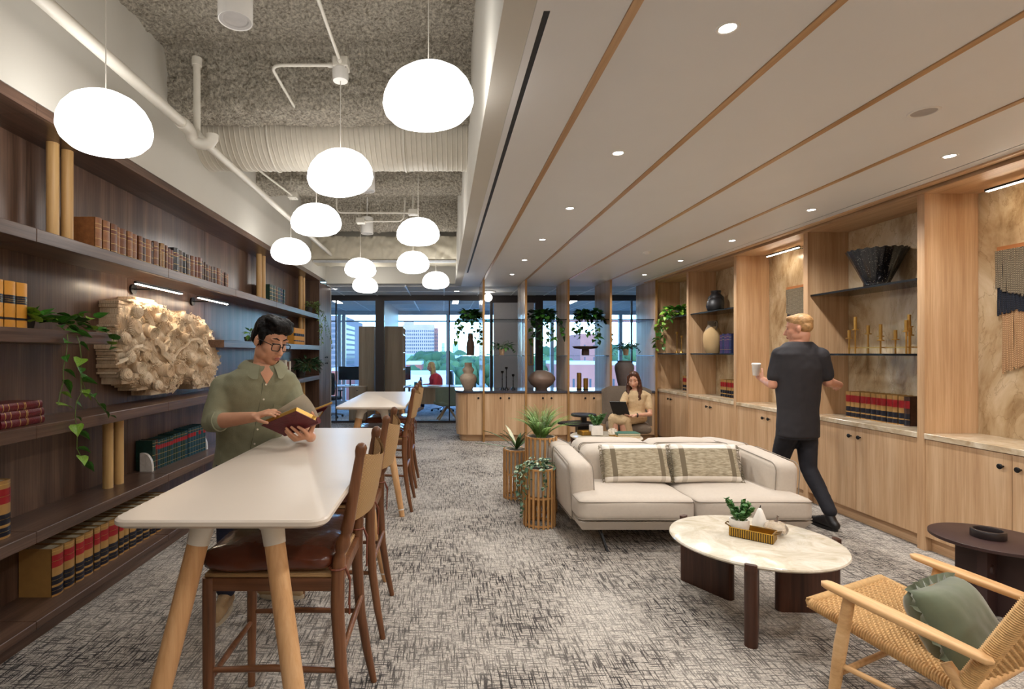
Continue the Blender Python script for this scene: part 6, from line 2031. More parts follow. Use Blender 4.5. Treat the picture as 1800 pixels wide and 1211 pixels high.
# ================================================================== black two-tier table by the console
t = thing('tiered_side_table', 'black two-tier side table with a round top and a lower square leaf', 'table', (2.15, 8.05, 0))
obj('round_top', MB().lathe([(0, 0.585), (0.18, 0.585), (0.19, 0.592), (0.19, 0.612), (0.183, 0.62), (0, 0.62)], (0.0, 0.05, 0), 36, caps=False), BLACK, t, smooth=40)
obj('square_leaf', MB().prism([(p[0] * cos(0.5) - p[1] * sin(0.5) - 0.13, p[0] * sin(0.5) + p[1] * cos(0.5) - 0.06) for p in rrect(-0.24, 0.24, -0.2, 0.2, 0.06)], 0.475, 0.505), BLACK, t, smooth=30)
obj('column', MB().box(-0.035, 0.035, 0.0, 0.09, 0.02, 0.585), BLACK, t)
obj('pedestal', MB().box(-0.12, 0.06, -0.09, 0.08, 0.02, 0.475), BLACK, t)
obj('floor_plate', MB().box(-0.2, 0.14, -0.16, 0.14, 0.0, 0.02), BLACK, t)

# ================================================================== woven armchair in the foreground
ASH = wood('pale_ash', rgb(196, 150, 100), rgb(216, 172, 120), rgb(228, 188, 138), 'y', rough=0.42)
CORDN = plain('paper_cord', rgb(204, 164, 110), 0.75, var=0.14, vscale=60)
ac = thing('woven_armchair', 'pale ash armchair with woven paper cord seat and back, foreground right', 'armchair', (2.13, 2.20, 0), radians(25.15))
SZ = lambda y: 0.305 + (y + 0.12) * 0.185          # seat plane
BK = lambda t_: Vector((0, -0.13 - 0.42 * t_, 0.30 + 0.905 * t_))
HWs = 0.30
for s_ in (-1, 1):
    obj('seat_rail', MB().tube([(s_ * HWs, 0.40, SZ(0.40)), (s_ * HWs, -0.16, SZ(-0.16))], 0.019, 10), CORDN, ac, smooth=50)
    obj('back_post', MB().tube([BK(-0.02) + Vector((s_ * 0.325, 0, 0)), BK(0.3) + Vector((s_ * 0.33, 0, 0)), BK(0.66) + Vector((s_ * 0.33, 0, 0))], [0.024, 0.024, 0.02], 12), CORDN, ac, smooth=50)
    obj('front_leg', MB().tube([(s_ * 0.365, 0.275, 0.0), (s_ * 0.372, 0.235, 0.30), (s_ * 0.372, 0.20, 0.53)], [0.019, 0.025, 0.021], 14), ASH, ac, smooth=50)
    obj('rear_leg', MB().tube([(s_ * 0.34, -0.42, 0.0), (s_ * 0.34, -0.22, 0.24), (s_ * 0.335, -0.10, 0.40)], [0.017, 0.024, 0.02], 14), ASH, ac, smooth=50)
    # paddle arm
    def arm(u, v, s_=s_):
        y_ = 0.315 - 0.56 * v
        z_ = 0.545 - 0.065 * v
        w_ = 0.030 + 0.010 * sin(pi * min(1, v * 1.25)) - 0.012 * max(0, v - 0.7)
        th = 0.013 + 0.003 * sin(pi * v)
        if v < 0.06: k = math.sqrt(max(0, 1 - (1 - v / 0.06) ** 2)); w_ *= k; th *= max(0.3, k)
        if v > 0.96: k = math.sqrt(max(0, 1 - ((v - 0.96) / 0.04) ** 2)); w_ *= max(0.05, k); th *= max(0.3, k)
        a = 2 * pi * u
        cx_, cz_ = cos(a), sin(a)
        e = 0.55
        return Vector((s_ * 0.368 + w_ * math.copysign(abs(cx_) ** e, cx_), y_, z_ + th * math.copysign(abs(cz_) ** e, cz_)))
    obj('armrest', MB().surf(arm, 24, 40, True), ASH, ac, smooth=60)
    obj('side_stretcher', MB().tube([(s_ * 0.368, 0.24, 0.22), (s_ * 0.345, -0.25, 0.20)], [0.012, 0.012], 10), ASH, ac, smooth=50)
for (y_, z_) in ((0.40, SZ(0.40)), (-0.15, SZ(-0.15))):
    obj('cross_rail', MB().tube([(-HWs, y_, z_), (HWs, y_, z_)], 0.019, 10), CORDN if y_ > 0 else ASH, ac, smooth=50)
obj('cross_rail', MB().tube([BK(0.66) + Vector((-0.33, 0, 0)), BK(0.66) + Vector((0.33, 0, 0))], 0.02, 10), ASH, ac, smooth=50)
obj('front_stretcher', MB().tube([(-0.365, 0.235, 0.19), (0.365, 0.235, 0.19)], 0.013, 10), ASH, ac, smooth=50)
def weave(fn, nu, nv, name, hr=0.0058):
    """woven cord: pairs of short strands that pass over in alternation, with strands running through below"""
    mb_ = MB()
    for j in range(nv):
        for i in range(nu):
            u0 = (i + (0.5 if j % 2 else 0.0)) / nu
            u1 = min(1, u0 + 0.86 / nu)
            v_ = (j + 0.5) / nv
            a, c, m_ = fn(u0, v_), fn(u1, v_), fn((u0 + u1) / 2, v_)
            n_ = (fn(u0 + 0.02, v_) - fn(u0, v_)).cross(fn(u0, v_ + 0.02) - fn(u0, v_)).normalized()
            for sg in (1, -1):
                mb_.tube([a - n_ * 0.003 * sg, m_ + n_ * 0.007 * sg, c - n_ * 0.003 * sg], [hr * 0.7, hr, hr * 0.7], 5)
    for i in range(nu * 2 + 1):
        u_ = i / (nu * 2)
        mb_.tube([fn(u_, 0), fn(u_, 0.5), fn(u_, 1)], hr * 0.75, 4)
    obj(name, mb_, CORDN, ac, kind='stuff', smooth=60)
weave(lambda u, v: Vector((-HWs + 2 * HWs * u, 0.395 - 0.53 * v, SZ(0.395 - 0.53 * v) + 0.008 - 0.03 * sin(pi * u) * sin(pi * v))), 17, 44, 'woven_seat')
weave(lambda u, v: BK(0.06 + 0.58 * v) + Vector((-0.32 + 0.64 * u, -0.035 * sin(pi * u), 0)), 17, 46, 'woven_back')
# wrapped cord rings on the near rails
for (p0, p1, n, rad_, nm) in (((-HWs, 0.40, SZ(0.40)), (-HWs, -0.16, SZ(-0.16)), 62, 0.021, 'rail_wrap'), ((-HWs, 0.40, SZ(0.4)), (HWs, 0.40, SZ(0.4)), 60, 0.021, 'rail_wrap'), (tuple(BK(0.0) + Vector((-0.326, 0, 0))), tuple(BK(0.66) + Vector((-0.33, 0, 0))), 76, 0.026, 'post_wrap'), (tuple(BK(0.0) + Vector((0.326, 0, 0))), tuple(BK(0.66) + Vector((0.33, 0, 0))), 76, 0.026, 'post_wrap')):
    mb_ = MB()
    a, c = Vector(p0), Vector(p1)
    turns = n
    pts = []
    ax_ = (c - a).normalized()
    e1 = ax_.orthogonal().normalized()
    e2 = ax_.cross(e1)
    for k in range(turns * 8 + 1):
        f = k / (turns * 8)
        an = 2 * pi * k / 8
        pts.append(a.lerp(c, f) + (e1 * cos(an) + e2 * sin(an)) * rad_)
    mb_.tube(pts, 0.0042, 4)
    obj(nm, mb_, CORDN, ac, smooth=60)
# green ruffled pillow on the seat
OLIVE = plain('olive_velvet', rgb(96, 104, 80), 0.75, var=0.12, vscale=10, sheen=0.4, bump=0.1, bscale=14)
Mc = ROOTM[ac.name]
pc = Mc @ Vector((0.0, 0.0, 0.425))
t = thing('green_pillow', 'olive green pillow with a ruffled seam on the woven armchair', 'pillow', tuple(pc))
from mathutils import Euler
t.rotation_euler = (Matrix.Rotation(radians(25.15), 3, 'Z') @ Euler((radians(-30), 0, 0)).to_matrix()).to_euler()
obj('cover', pillow_shape(0.37, 0.32, 0.20), OLIVE, t, smooth=180)
rf = MB()
pts = []
N = 160
bord = rrect(-0.182, 0.182, -0.158, 0.158, 0.05, 8)
segs = [Vector((p[0], 0, p[1])) for p in bord]
dense = poly_points(segs + [segs[0]], 0.008)[:-1]
v, f = [], []
r = random.Random(9)
for k, p in enumerate(dense):
    o_ = Vector((p.x, 0, p.z)).normalized()
    w_ = 0.012 * sin(k * 0.9) + 0.006 * sin(k * 2.3)
    v += [p * 0.97, p + o_ * 0.026 + Vector((0, w_, 0))]
n = len(dense)
f = [(2 * k, 2 * k + 1, (2 * k + 3) % (2 * n), (2 * k + 2) % (2 * n)) for k in range(n)]
rf.raw(v, f)
obj('ruffle', rf, OLIVE, t, smooth=60)
# ================================================================== people
def cap_shape(mb_, p0, r0, p1, r1, n=14):
    """tapered capsule"""
    p0, p1 = Vector(p0), Vector(p1)
    mb_.tube([p0, p1], [r0, r1], n)
    mb_.ell(p0, (r0, r0, r0), u=n, w=8)
    mb_.ell(p1, (r1, r1, r1), u=n, w=8)
def chain(mb_, pts, n=14):
    for a, b in zip(pts, pts[1:]):
        cap_shape(mb_, a[0], a[1], b[0], b[1], n)
def remeshed(mb_, voxel, smooth=4, wrinkle=0.0, wscale=14.0, fac=0.5):
    """fuse overlapping shapes into one continuous skin"""
    me = mb_.mesh('tmp_fuse')
    o = bpy.data.objects.new('tmp_fuse', me)
    COL.objects.link(o)
    md = o.modifiers.new('r', 'REMESH')
    md.mode = 'VOXEL'
    md.voxel_size = voxel
    md2 = o.modifiers.new('s', 'SMOOTH')
    md2.iterations = smooth
    md2.factor = fac
    dg = bpy.context.evaluated_depsgraph_get()
    out = bpy.data.meshes.new_from_object(o.evaluated_get(dg))
    bpy.data.objects.remove(o)
    bpy.data.meshes.remove(me)
    if wrinkle:
        ns = [v.normal.copy() for v in out.vertices]
        for v, n in zip(out.vertices, ns):
            p = v.co * wscale
            k = noise.noise(Vector((p.x, p.y, p.z * 0.55))) + 0.5 * noise.noise(p * 2.3)
            v.co = v.co + n * (k * wrinkle)
    return out
def loft(mb_, rings, lat, fwd, n=28, e=0.9):
    """elliptical sections: (centre, half width, half depth)"""
    v = []
    for (c, w, d) in rings:
        c = Vector(c)
        for k in range(n):
            a = 2 * pi * k / n
            ca, sa = cos(a), sin(a)
            v.append(c + lat * (w * math.copysign(abs(ca) ** e, ca)) + fwd * (d * math.copysign(abs(sa) ** e, sa)))
    f = []
    for i in range(len(rings) - 1):
        for k in range(n):
            l = (k + 1) % n
            f.append((i * n + k, i * n + l, (i + 1) * n + l, (i + 1) * n + k))
    f.append(tuple(range(n - 1, -1, -1)))
    f.append(tuple((len(rings) - 1) * n + k for k in range(n)))
    mb_.raw(v, f)
class Head:
    """local frame of a head: x to the person's left, y forward, z up"""
    def __init__(s, c, fwd, up=(0, 0, 1), k=1.0):
        s.c = Vector(c)
        s.f = Vector(fwd).normalized()
        u = Vector(up)
        s.l = u.cross(s.f).normalized()
        s.u = s.f.cross(s.l).normalized()
        s.k = k
        s.R = Matrix((s.l, s.f, s.u)).transposed()
    def p(s, x, y, z):
        return s.c + (s.l * x + s.f * y + s.u * z) * s.k
    def shapes(s, mb_):
        E = lambda c, r: mb_.ell(s.p(*c), [q * s.k for q in r], s.R, 18, 12)
        E((0, -0.012, 0.035), (0.076, 0.096, 0.088))       # skull
        E((0, 0.022, -0.030), (0.062, 0.066, 0.085))       # face
        E((0, 0.040, -0.088), (0.036, 0.038, 0.030))       # chin
        for x in (-1, 1):
            E((x * 0.042, 0.044, -0.024), (0.028, 0.032, 0.030))   # cheeks
            E((x * 0.030, 0.064, 0.012), (0.017, 0.012, 0.011))    # eyelids
            E((x * 0.050, 0.006, -0.062), (0.022, 0.046, 0.034))     # jaw
            E((x * 0.030, 0.072, 0.030), (0.028, 0.011, 0.009))    # brow
            E((x * 0.079, -0.014, -0.008), (0.009, 0.019, 0.031))  # ear
            E((x * 0.011, 0.098, -0.040), (0.009, 0.010, 0.008))   # nostril
        chain(mb_, [(s.p(0, 0.082, 0.018), 0.008 * s.k), (s.p(0, 0.098, -0.015), 0.010 * s.k), (s.p(0, 0.108, -0.036), 0.012 * s.k)], 10)
        E((0, 0.084, -0.066), (0.022, 0.012, 0.0055))
        E((0, 0.082, -0.076), (0.019, 0.012, 0.006))
    def features(s, body, skin_lip, brow_mat, eyes=True):
        for x in (-1, 1):
            mb_ = MB().tube([s.p(x * 0.013, 0.0855, 0.033), s.p(x * 0.03, 0.0835, 0.040), s.p(x * 0.05, 0.072, 0.034)], [0.003 * s.k, 0.004 * s.k, 0.002 * s.k], 6)
            obj('eyebrow', mb_, brow_mat, body, world=True)
            obj('eye', MB().ell(s.p(x * 0.030, 0.0715, 0.008), [0.013 * s.k, 0.009 * s.k, 0.0045 * s.k], s.R, 12, 8), plain('eye_dark', rgb(46, 34, 30), 0.2), body, smooth=180, world=True)
        lp = MB()
        lp.ell(s.p(0, 0.0925, -0.0655), [0.019 * s.k, 0.005 * s.k, 0.0042 * s.k], s.R, 14, 8)
        lp.ell(s.p(0, 0.0905, -0.075), [0.016 * s.k, 0.005 * s.k, 0.005 * s.k], s.R, 14, 8)
        obj('lips', lp, skin_lip, body, smooth=180, world=True)
def hand(mb_, wrist, fwd, palm_n, curl, k=1.0, side=1, spread=0.10, thumb=0.6):
    """palm and five bent fingers; fwd: along the fingers, palm_n: out of the palm, side: +1 thumb towards fwd x palm_n"""
    w = Vector(wrist)
    f = Vector(fwd).normalized()
    n = Vector(palm_n)
    n = (n - f * n.dot(f)).normalized()
    s_ = f.cross(n).normalized() * side
    # palm
    for q in (-0.026, -0.009, 0.009, 0.026):
        cap_shape(mb_, w + (f * 0.012 + s_ * q * 0.7) * k, 0.017 * k, w + (f * 0.085 + s_ * q) * k, 0.0125 * k, 8)
    lens = [(0.030, 0.070), (0.010, 0.080), (-0.010, 0.074), (-0.028, 0.058)]
    for i, (q, L_) in enumerate(lens):
        base = w + (f * 0.088 + s_ * q) * k
        d0 = (f + s_ * (spread * (1.5 - i))).normalized()
        p = base
        ang = 0.0
        r_ = 0.0098 if i < 3 else 0.0085
        for j, fr in enumerate((0.44, 0.32, 0.24)):
            ang += curl * (0.7 if j == 0 else 1.0)
            dj = (d0 * cos(ang) + n * sin(ang)).normalized()
            q2 = p + dj * (L_ * fr * k)
            cap_shape(mb_, p, r_ * k * (1 - 0.08 * j), q2, r_ * k * (0.94 - 0.1 * j), 8)
            p = q2
    # thumb leaves the side of the palm
    b0 = w + (f * 0.025 + s_ * 0.026) * k
    b1 = b0 + (f * 0.030 + s_ * 0.028 + n * 0.014 * thumb) * k
    b2 = b1 + (f * 0.030 + s_ * 0.010 + n * 0.016 * thumb) * k
    b3 = b2 + (f * 0.022 + s_ * 0.002 + n * 0.014 * thumb) * k
    chain(mb_, [(b0, 0.0155 * k), (b1, 0.012 * k), (b2, 0.0105 * k), (b3, 0.009 * k)], 8)
def skin(name, c):
    m = plain(name, c, 0.5, var=0.06, vscale=12)
    b = m.node_tree.nodes['Principled BSDF']
    b.inputs['Subsurface Weight'].default_value = 0.12
    b.inputs['Subsurface Radius'].default_value = (0.02, 0.008, 0.005)
    return m
Z3 = Vector((0, 0, 1))

# ------------------------------------------------------------------ the man reading at the table
SK1 = skin('skin_warm', rgb(214, 158, 126))
LIP1 = plain('lip_warm', rgb(170, 98, 84), 0.45)
HAIR1 = plain('black_hair', rgb(13, 11, 12), 0.5, spec=0.25, var=0.3, vscale=40, bump=0.4, bscale=70)
SHIRT = plain('sage_linen', rgb(144, 144, 118), 0.85, var=0.05, vscale=30, bump=0.15, bscale=250)
SHIRTD = plain('sage_linen_seam', rgb(116, 116, 94), 0.85)
JEAN = plain('navy_denim', rgb(36, 40, 62), 0.8, var=0.12, vscale=50)
SHOE = plain('tan_suede', rgb(176, 148, 112), 0.85, var=0.08, vscale=40)
SOLE = plain('cream_sole', rgb(196, 184, 160), 0.6)
lat = Vector((0.84, 0.5426, 0)); fwd = Vector((0.5426, -0.84, 0))
pel = Vector((-1.205, 3.24, 0.92))
neckb = at(461, 652, 3.03)
def tc_at(z):
    f = (z - 0.92) / (neckb.z - 0.92)
    return Vector((pel.x + (neckb.x - pel.x) * f, pel.y + (neckb.y - pel.y) * f, z))
TR = [(0.80, 0.180, 0.125), (0.92, 0.178, 0.122), (1.05, 0.182, 0.124), (1.17, 0.197, 0.131), (1.28, 0.215, 0.136), (1.37, 0.218, 0.126), (1.425, 0.188, 0.108), (1.465, 0.122, 0.085), (1.487, 0.078, 0.070)]
def torso_w(z):
    for a, b in zip(TR, TR[1:]):
        if a[0] <= z <= b[0]:
            f = (z - a[0]) / (b[0] - a[0])
            return a[1] + f * (b[1] - a[1]), a[2] + f * (b[2] - a[2])
    return TR[-1][1:]
def front(z, s_, off=0.004):
    w, d = torso_w(z)
    x = max(-0.98, min(0.98, s_ / w))
    return tc_at(z) + lat * s_ + fwd * (d * (1 - abs(x) ** 2.2) ** 0.5 + off)
rs, re, rw = at(393, 681, 2.97), at(373, 741, 2.93), at(446, 733, 2.80)
ls, le, lw = at(507, 681, 3.14), at(531, 738, 3.12), at(546, 768, 2.93)
hc = at(476, 600, 2.99)
H = Head(hc, (0.78, -0.58, -0.34), (0.10, 0.0, 1), 1.04)
man = thing('person', 'man in a sage green shirt and glasses standing and reading an open red book', 'person', (pel.x, pel.y, 0))
bm_ = MB()
loft(bm_, [(tc_at(z), w * 0.9, d * 0.9) for (z, w, d) in TR], lat, fwd)
H.shapes(bm_)
chain(bm_, [(neckb - Z3 * 0.05, 0.062), (H.p(0, -0.028, -0.055), 0.056)])
for (a, b, c) in ((rs, re, rw), (ls, le, lw)):
    chain(bm_, [(a, 0.052), (b, 0.042)])
    chain(bm_, [(b, 0.042), (b.lerp(c, 0.3), 0.044), (c, 0.028)])
hd = (at(482, 721, 2.77) - rw)
hand(bm_, rw, hd, Vector((0.25, 0.25, -0.9)), 0.28, 0.95, side=-1, thumb=0.9)
# left hand under the book: four fingers wrap over the red cover, thumb behind it
qA, qB, qC, qD = at(459.5, 748, 2.78), at(520.5, 723, 2.70), at(560, 742.5, 2.78), at(499, 765.5, 2.85)
qn = (qB - qA).cross(qD - qA).normalized()
def on_cover(px, py, lift):
    o = Vector((0, 0, EYE)); dv = at(px, py, 1.0) - o
    t_ = (qA - o).dot(qn) / dv.dot(qn)
    return o + dv * t_ + (qn if qn.y < 0 else -qn) * lift
for fg in (((540, 755), (533, 750.5), (524.5, 748)), ((532, 761), (522, 753.5), (512.5, 748.5)), ((524, 764), (513, 757.5), (503.5, 750.5)), ((519, 767), (510, 762), (502.5, 755.5))):
    k0, k1, k2 = on_cover(fg[0][0], fg[0][1], 0.022), on_cover(fg[1][0], fg[1][1], 0.016), on_cover(fg[2][0], fg[2][1], 0.008)
    chain(bm_, [(on_cover(541, 764, 0.012), 0.016), (k0, 0.0115), (k1, 0.0098), (k2, 0.0085)], 8)
chain(bm_, [(lw, 0.030), (on_cover(544, 766, 0.0), 0.027), (on_cover(536, 762, 0.012), 0.020)])
chain(bm_, [(on_cover(545, 762, -0.01), 0.016), (on_cover(553, 748, -0.03), 0.012), (on_cover(546, 738, -0.046), 0.010)], 8)
rh, lh = pel + lat * -0.09 + Z3 * -0.02, pel + lat * 0.09 + Z3 * -0.02
ra, la = Vector((-1.315, 3.20, 0.09)), Vector((-1.10, 3.37, 0.09))
rk = rh.lerp(ra, 0.5) + fwd * 0.03
lk = lh.lerp(la, 0.5) + fwd * 0.03
for (a, b, c) in ((rh, rk, ra), (lh, lk, la)):
    chain(bm_, [(a, 0.075), (b, 0.05), (c, 0.036)])
body = obj('body', remeshed(bm_, 0.0056, 3), SK1, man, smooth=180, world=True)
H.features(body, LIP1, HAIR1)
hm = MB()
E = lambda c, r: hm.ell(H.p(*c), [q * H.k for q in r], H.R, 18, 12)
E((0, -0.022, 0.062), (0.084, 0.100, 0.080))
E((0, -0.055, 0.015), (0.080, 0.070, 0.075))
E((0.0, 0.045, 0.098), (0.062, 0.052, 0.040))
E((0.03, 0.05, 0.090), (0.045, 0.05, 0.035))
E((-0.03, 0.035, 0.105), (0.045, 0.05, 0.036))
for x in (-1, 1):
    E((x * 0.070, 0.005, 0.035), (0.014, 0.030, 0.045))
    E((x * 0.072, 0.018, 0.005), (0.008, 0.012, 0.03))
for k in range(12):
    E((-0.06 + 0.011 * k, 0.03 + 0.02 * sin(k * 1.7), 0.118 + 0.008 * cos(k * 2.1)), (0.02, 0.045, 0.018))
obj('hair', remeshed(hm, 0.006, 3, 0.004, 60), HAIR1, man, smooth=180, world=True)
# glasses
gm_ = MB()
for x in (-1, 1):
    lp = [H.p(x * 0.033 + a * 1.0, 0.101 - 0.10 * abs(a + x * 0.01), -0.004 + b_) for a, b_ in rrect(-0.025, 0.025, -0.019, 0.019, 0.012, 4)]
    gm_.tube(lp, 0.0026 * 1.1, 6, closed=True)
    gm_.tube([H.p(x * 0.058, 0.096, 0.006), H.p(x * 0.078, 0.05, 0.010), H.p(x * 0.082, -0.01, 0.006), H.p(x * 0.082, -0.025, -0.008)], 0.0024, 6)
gm_.tube([H.p(-0.009, 0.104, 0.0), H.p(0, 0.108, 0.004), H.p(0.009, 0.104, 0.0)], 0.0024, 6)
gl_ = obj('glasses', gm_, BLKMET, man, smooth=60, world=True)
ln = MB()
for x in (-1, 1):
    ln.raw([H.p(x * 0.033 + a, 0.100 - 0.10 * abs(a + x * 0.01), -0.004 + b_) for a, b_ in rrect(-0.024, 0.024, -0.018, 0.018, 0.012, 4)], [tuple(range(20))])
obj('lenses', ln, GLASS, gl_, world=True)
# shirt: torso, rolled sleeves
sm = MB()
loft(sm, [(tc_at(z), w + 0.006, d + 0.006) for (z, w, d) in TR[:-1]] + [(tc_at(1.483), 0.086, 0.077)], lat, fwd)
for (a, b, c, inn) in ((rs, re, rw, 1), (ls, le, lw, -1)):
    chain(sm, [(a, 0.073), (a.lerp(b, 0.5), 0.067), (b, 0.060)])
    chain(sm, [(b, 0.062), (b.lerp(c, 0.16), 0.060)])
chain(sm, [(tc_at(1.405) - lat * 0.10, 0.060), (rs, 0.072)])
chain(sm, [(tc_at(1.405) + lat * 0.10, 0.060), (ls, 0.072)])
shirt = obj('shirt', remeshed(sm, 0.008, 5, 0.0065, 9.0), SHIRT, man, smooth=180, world=True)
for (b, c) in ((re, rw), (le, lw)):
    ax_ = (c - b).normalized()
    obj('rolled_cuff', MB().tube([b + ax_ * 0.022, b + ax_ * 0.028, b + ax_ * 0.062, b + ax_ * 0.067], [0.058, 0.063, 0.061, 0.054], 20), SHIRT, shirt, smooth=50, world=True)
pk = MB()
pk.surf(lambda u, v: front(0.84 + v * 0.545, -0.016 + 0.032 * u, 0.0075), 4, 40)
obj('placket', pk, SHIRT, shirt, smooth=60, world=True)
pk2 = MB().tube([front(0.84 + k * 0.0136, -0.017, 0.008) for k in range(41)], 0.0016, 4)
obj('placket_seam', pk2, SHIRTD, shirt, world=True)
for z in (0.93, 1.02, 1.11, 1.20, 1.29, 1.375):
    p = front(z, 0.0, 0.009)
    obj('button', MB().cyl(p, p + fwd * 0.003, 0.0055, n=10), plain('pearl_button', rgb(226, 216, 194), 0.3), shirt, smooth=40, world=True)
pkt = MB().surf(lambda u, v: front(1.175 + v * 0.12, 0.065 + 0.10 * u, 0.0075), 8, 8)
pk_ = obj('pocket', pkt, SHIRT, shirt, smooth=60, world=True)
edge = [front(1.295, 0.065 + 0.01 * k, 0.0085) for k in range(11)] + [front(1.295 - 0.012 * k, 0.165, 0.0085) for k in range(11)] + [front(1.175, 0.165 - 0.01 * k, 0.0085) for k in range(11)] + [front(1.175 + 0.012 * k, 0.065, 0.0085) for k in range(11)]
obj('pocket_seam', MB().tube(edge, 0.0013, 4, closed=True), SHIRTD, pk_, world=True)
# open collar: two leaves that fold down from the neck
for s_ in (-1, 1):
    nb = tc_at(1.452)
    def col(u, v, s_=s_):
        a = 0.42 + u * 2.72                        # from the throat round to the nape
        rise = 0.030 * min(1, u * 2.2)
        zi = 1.482 + rise
        tip = 0.042 * math.exp(-((u - 0.06) / 0.14) ** 2)
        if v < 0.25:
            k = v / 0.25
            lr, fr, zz = 0.088, 0.080, zi - 0.018 * (1 - k)
        else:
            k = (v - 0.25) / 0.75
            lr, fr, zz = 0.088 + 0.050 * k, 0.080 + 0.030 * k + 0.012 * k * math.exp(-(u / 0.2) ** 2), zi + 0.004 * sin(pi * k) - (0.038 + tip) * k ** 1.3
        c = tc_at(1.475)
        return Vector((c.x, c.y, zz)) + fwd * (cos(a) * fr) + lat * (s_ * sin(a) * lr)
    obj('collar', MB().surf(col, 22, 9), SHIRT, shirt, smooth=60, world=True)
# throat opening shown as skin
vn = MB().raw([front(1.485, -0.045, -0.006), front(1.485, 0.045, -0.006), front(1.375, 0.004, 0.010), front(1.43, 0.034, 0.009), front(1.43, -0.030, 0.009), front(1.43, 0.0, 0.016), front(1.485, 0.0, 0.004)],
              [(0, 4, 5, 6), (4, 2, 5), (5, 2, 3), (6, 5, 3, 1)])
obj('throat', vn, SK1, body, smooth=180, world=True)
# trousers, shoes
tm = MB()
loft(tm, [(tc_at(0.80), 0.178, 0.125), (tc_at(0.90), 0.178, 0.124), (tc_at(0.98), 0.170, 0.118)], lat, fwd)
for (a, b, c) in ((rh, rk, ra), (lh, lk, la)):
    chain(tm, [(a + Z3 * -0.02, 0.094), (b, 0.070), (c + Z3 * 0.04, 0.060)])
obj('trousers', remeshed(tm, 0.009, 4, 0.006, 12), JEAN, man, smooth=180, world=True)
def shoe(ankle, d, parent, k=1.0, m=SHOE):
    d = Vector(d).normalized()
    s_ = Vector((-d.y, d.x, 0))
    a = Vector((ankle.x, ankle.y, 0))
    mb_ = MB()
    chain(mb_, [(a - d * 0.05 * k + Z3 * 0.050, 0.040 * k), (a + d * 0.06 * k + Z3 * 0.05, 0.041 * k), (a + d * 0.15 * k + Z3 * 0.042, 0.036 * k), (a + d * 0.19 * k + Z3 * 0.036, 0.030 * k)])
    chain(mb_, [(a - d * 0.03 * k + Z3 * 0.06, 0.042 * k), (a + Z3 * 0.11, 0.042 * k)])
    chain(mb_, [(a + Z3 * 0.09 + d * 0.02, 0.038 * k), (a + d * 0.11 * k + Z3 * 0.06, 0.032 * k)])
    me = remeshed(mb_, 0.007, 4)
    sh_ = obj('shoe', me, m, parent, smooth=180, world=True)
    out = []
    for i in range(28):
        t_ = 2 * pi * i / 28
        w_ = 0.045 * k * (1 - 0.12 * cos(t_))
        out.append(a + d * (0.075 * k + 0.148 * k * cos(t_)) + s_ * w_ * sin(t_))
    obj('sole', MB().prism([(p.x, p.y) for p in out], 0.0, 0.026), SOLE if m == SHOE else BLACK, sh_, smooth=40, world=True)
    for j in range(4):
        c = a + d * (0.075 + 0.022 * j) * k + Z3 * (0.098 - 0.010 * j)
        obj('lace', MB().tube([c - s_ * 0.022, c + Z3 * 0.006, c + s_ * 0.022], 0.003, 5), SOLE, sh_, world=True)
shoe(ra, (0.1, -1, 0), man)
shoe(la, (0.98, -0.1, 0), man)
# the open book in his hands
bA, bB, bC, bD = at(459.5, 748, 2.78), at(520.5, 723, 2.70), at(560, 742.5, 2.78), at(499, 765.5, 2.85)
nrm = (bB - bA).cross(bD - bA).normalized()
if nrm.z < 0: nrm = -nrm
bt = thing('open_book', 'open dark red book with gilt page edges held by the reading man', 'book', tuple((bA + bC) / 2))
def slab(a, b, c, d, n0, n1):
    v = [p + nrm_ * n0 for p in (a, b, c, d)] + [p + nrm_ * n1 for p in (a, b, c, d)]
    return MB().raw(v, [(0, 1, 2, 3), (7, 6, 5, 4), (0, 4, 5, 1), (1, 5, 6, 2), (2, 6, 7, 3), (3, 7, 4, 0)])
nrm_ = nrm
WINE = leather('wine_cover', rgb(92, 24, 34), 0.45)
GEDGE = plain('gilt_page_edge', rgb(188, 146, 66), 0.4, metal=0.5, var=0.1, vscale=90)
PAPER = plain('paper', rgb(224, 216, 200), 0.8, var=0.03, vscale=120)
cen = (bA + bB + bC + bD) / 4
inn = lambda p, k: cen.lerp(p, k)
obj('back_cover', slab(bA, bB, bC, bD, 0.0, 0.004), WINE, bt, world=True)
obj('page_block', slab(inn(bA, .96), inn(bB, .96), inn(bC, .98), inn(bD, .98), 0.004, 0.030), GEDGE, bt, world=True)
obj('open_page', slab(inn(bA, .955), inn(bB, .955), inn(bC, .97), inn(bD, .97), 0.0302, 0.0312), PAPER, bt, world=True)
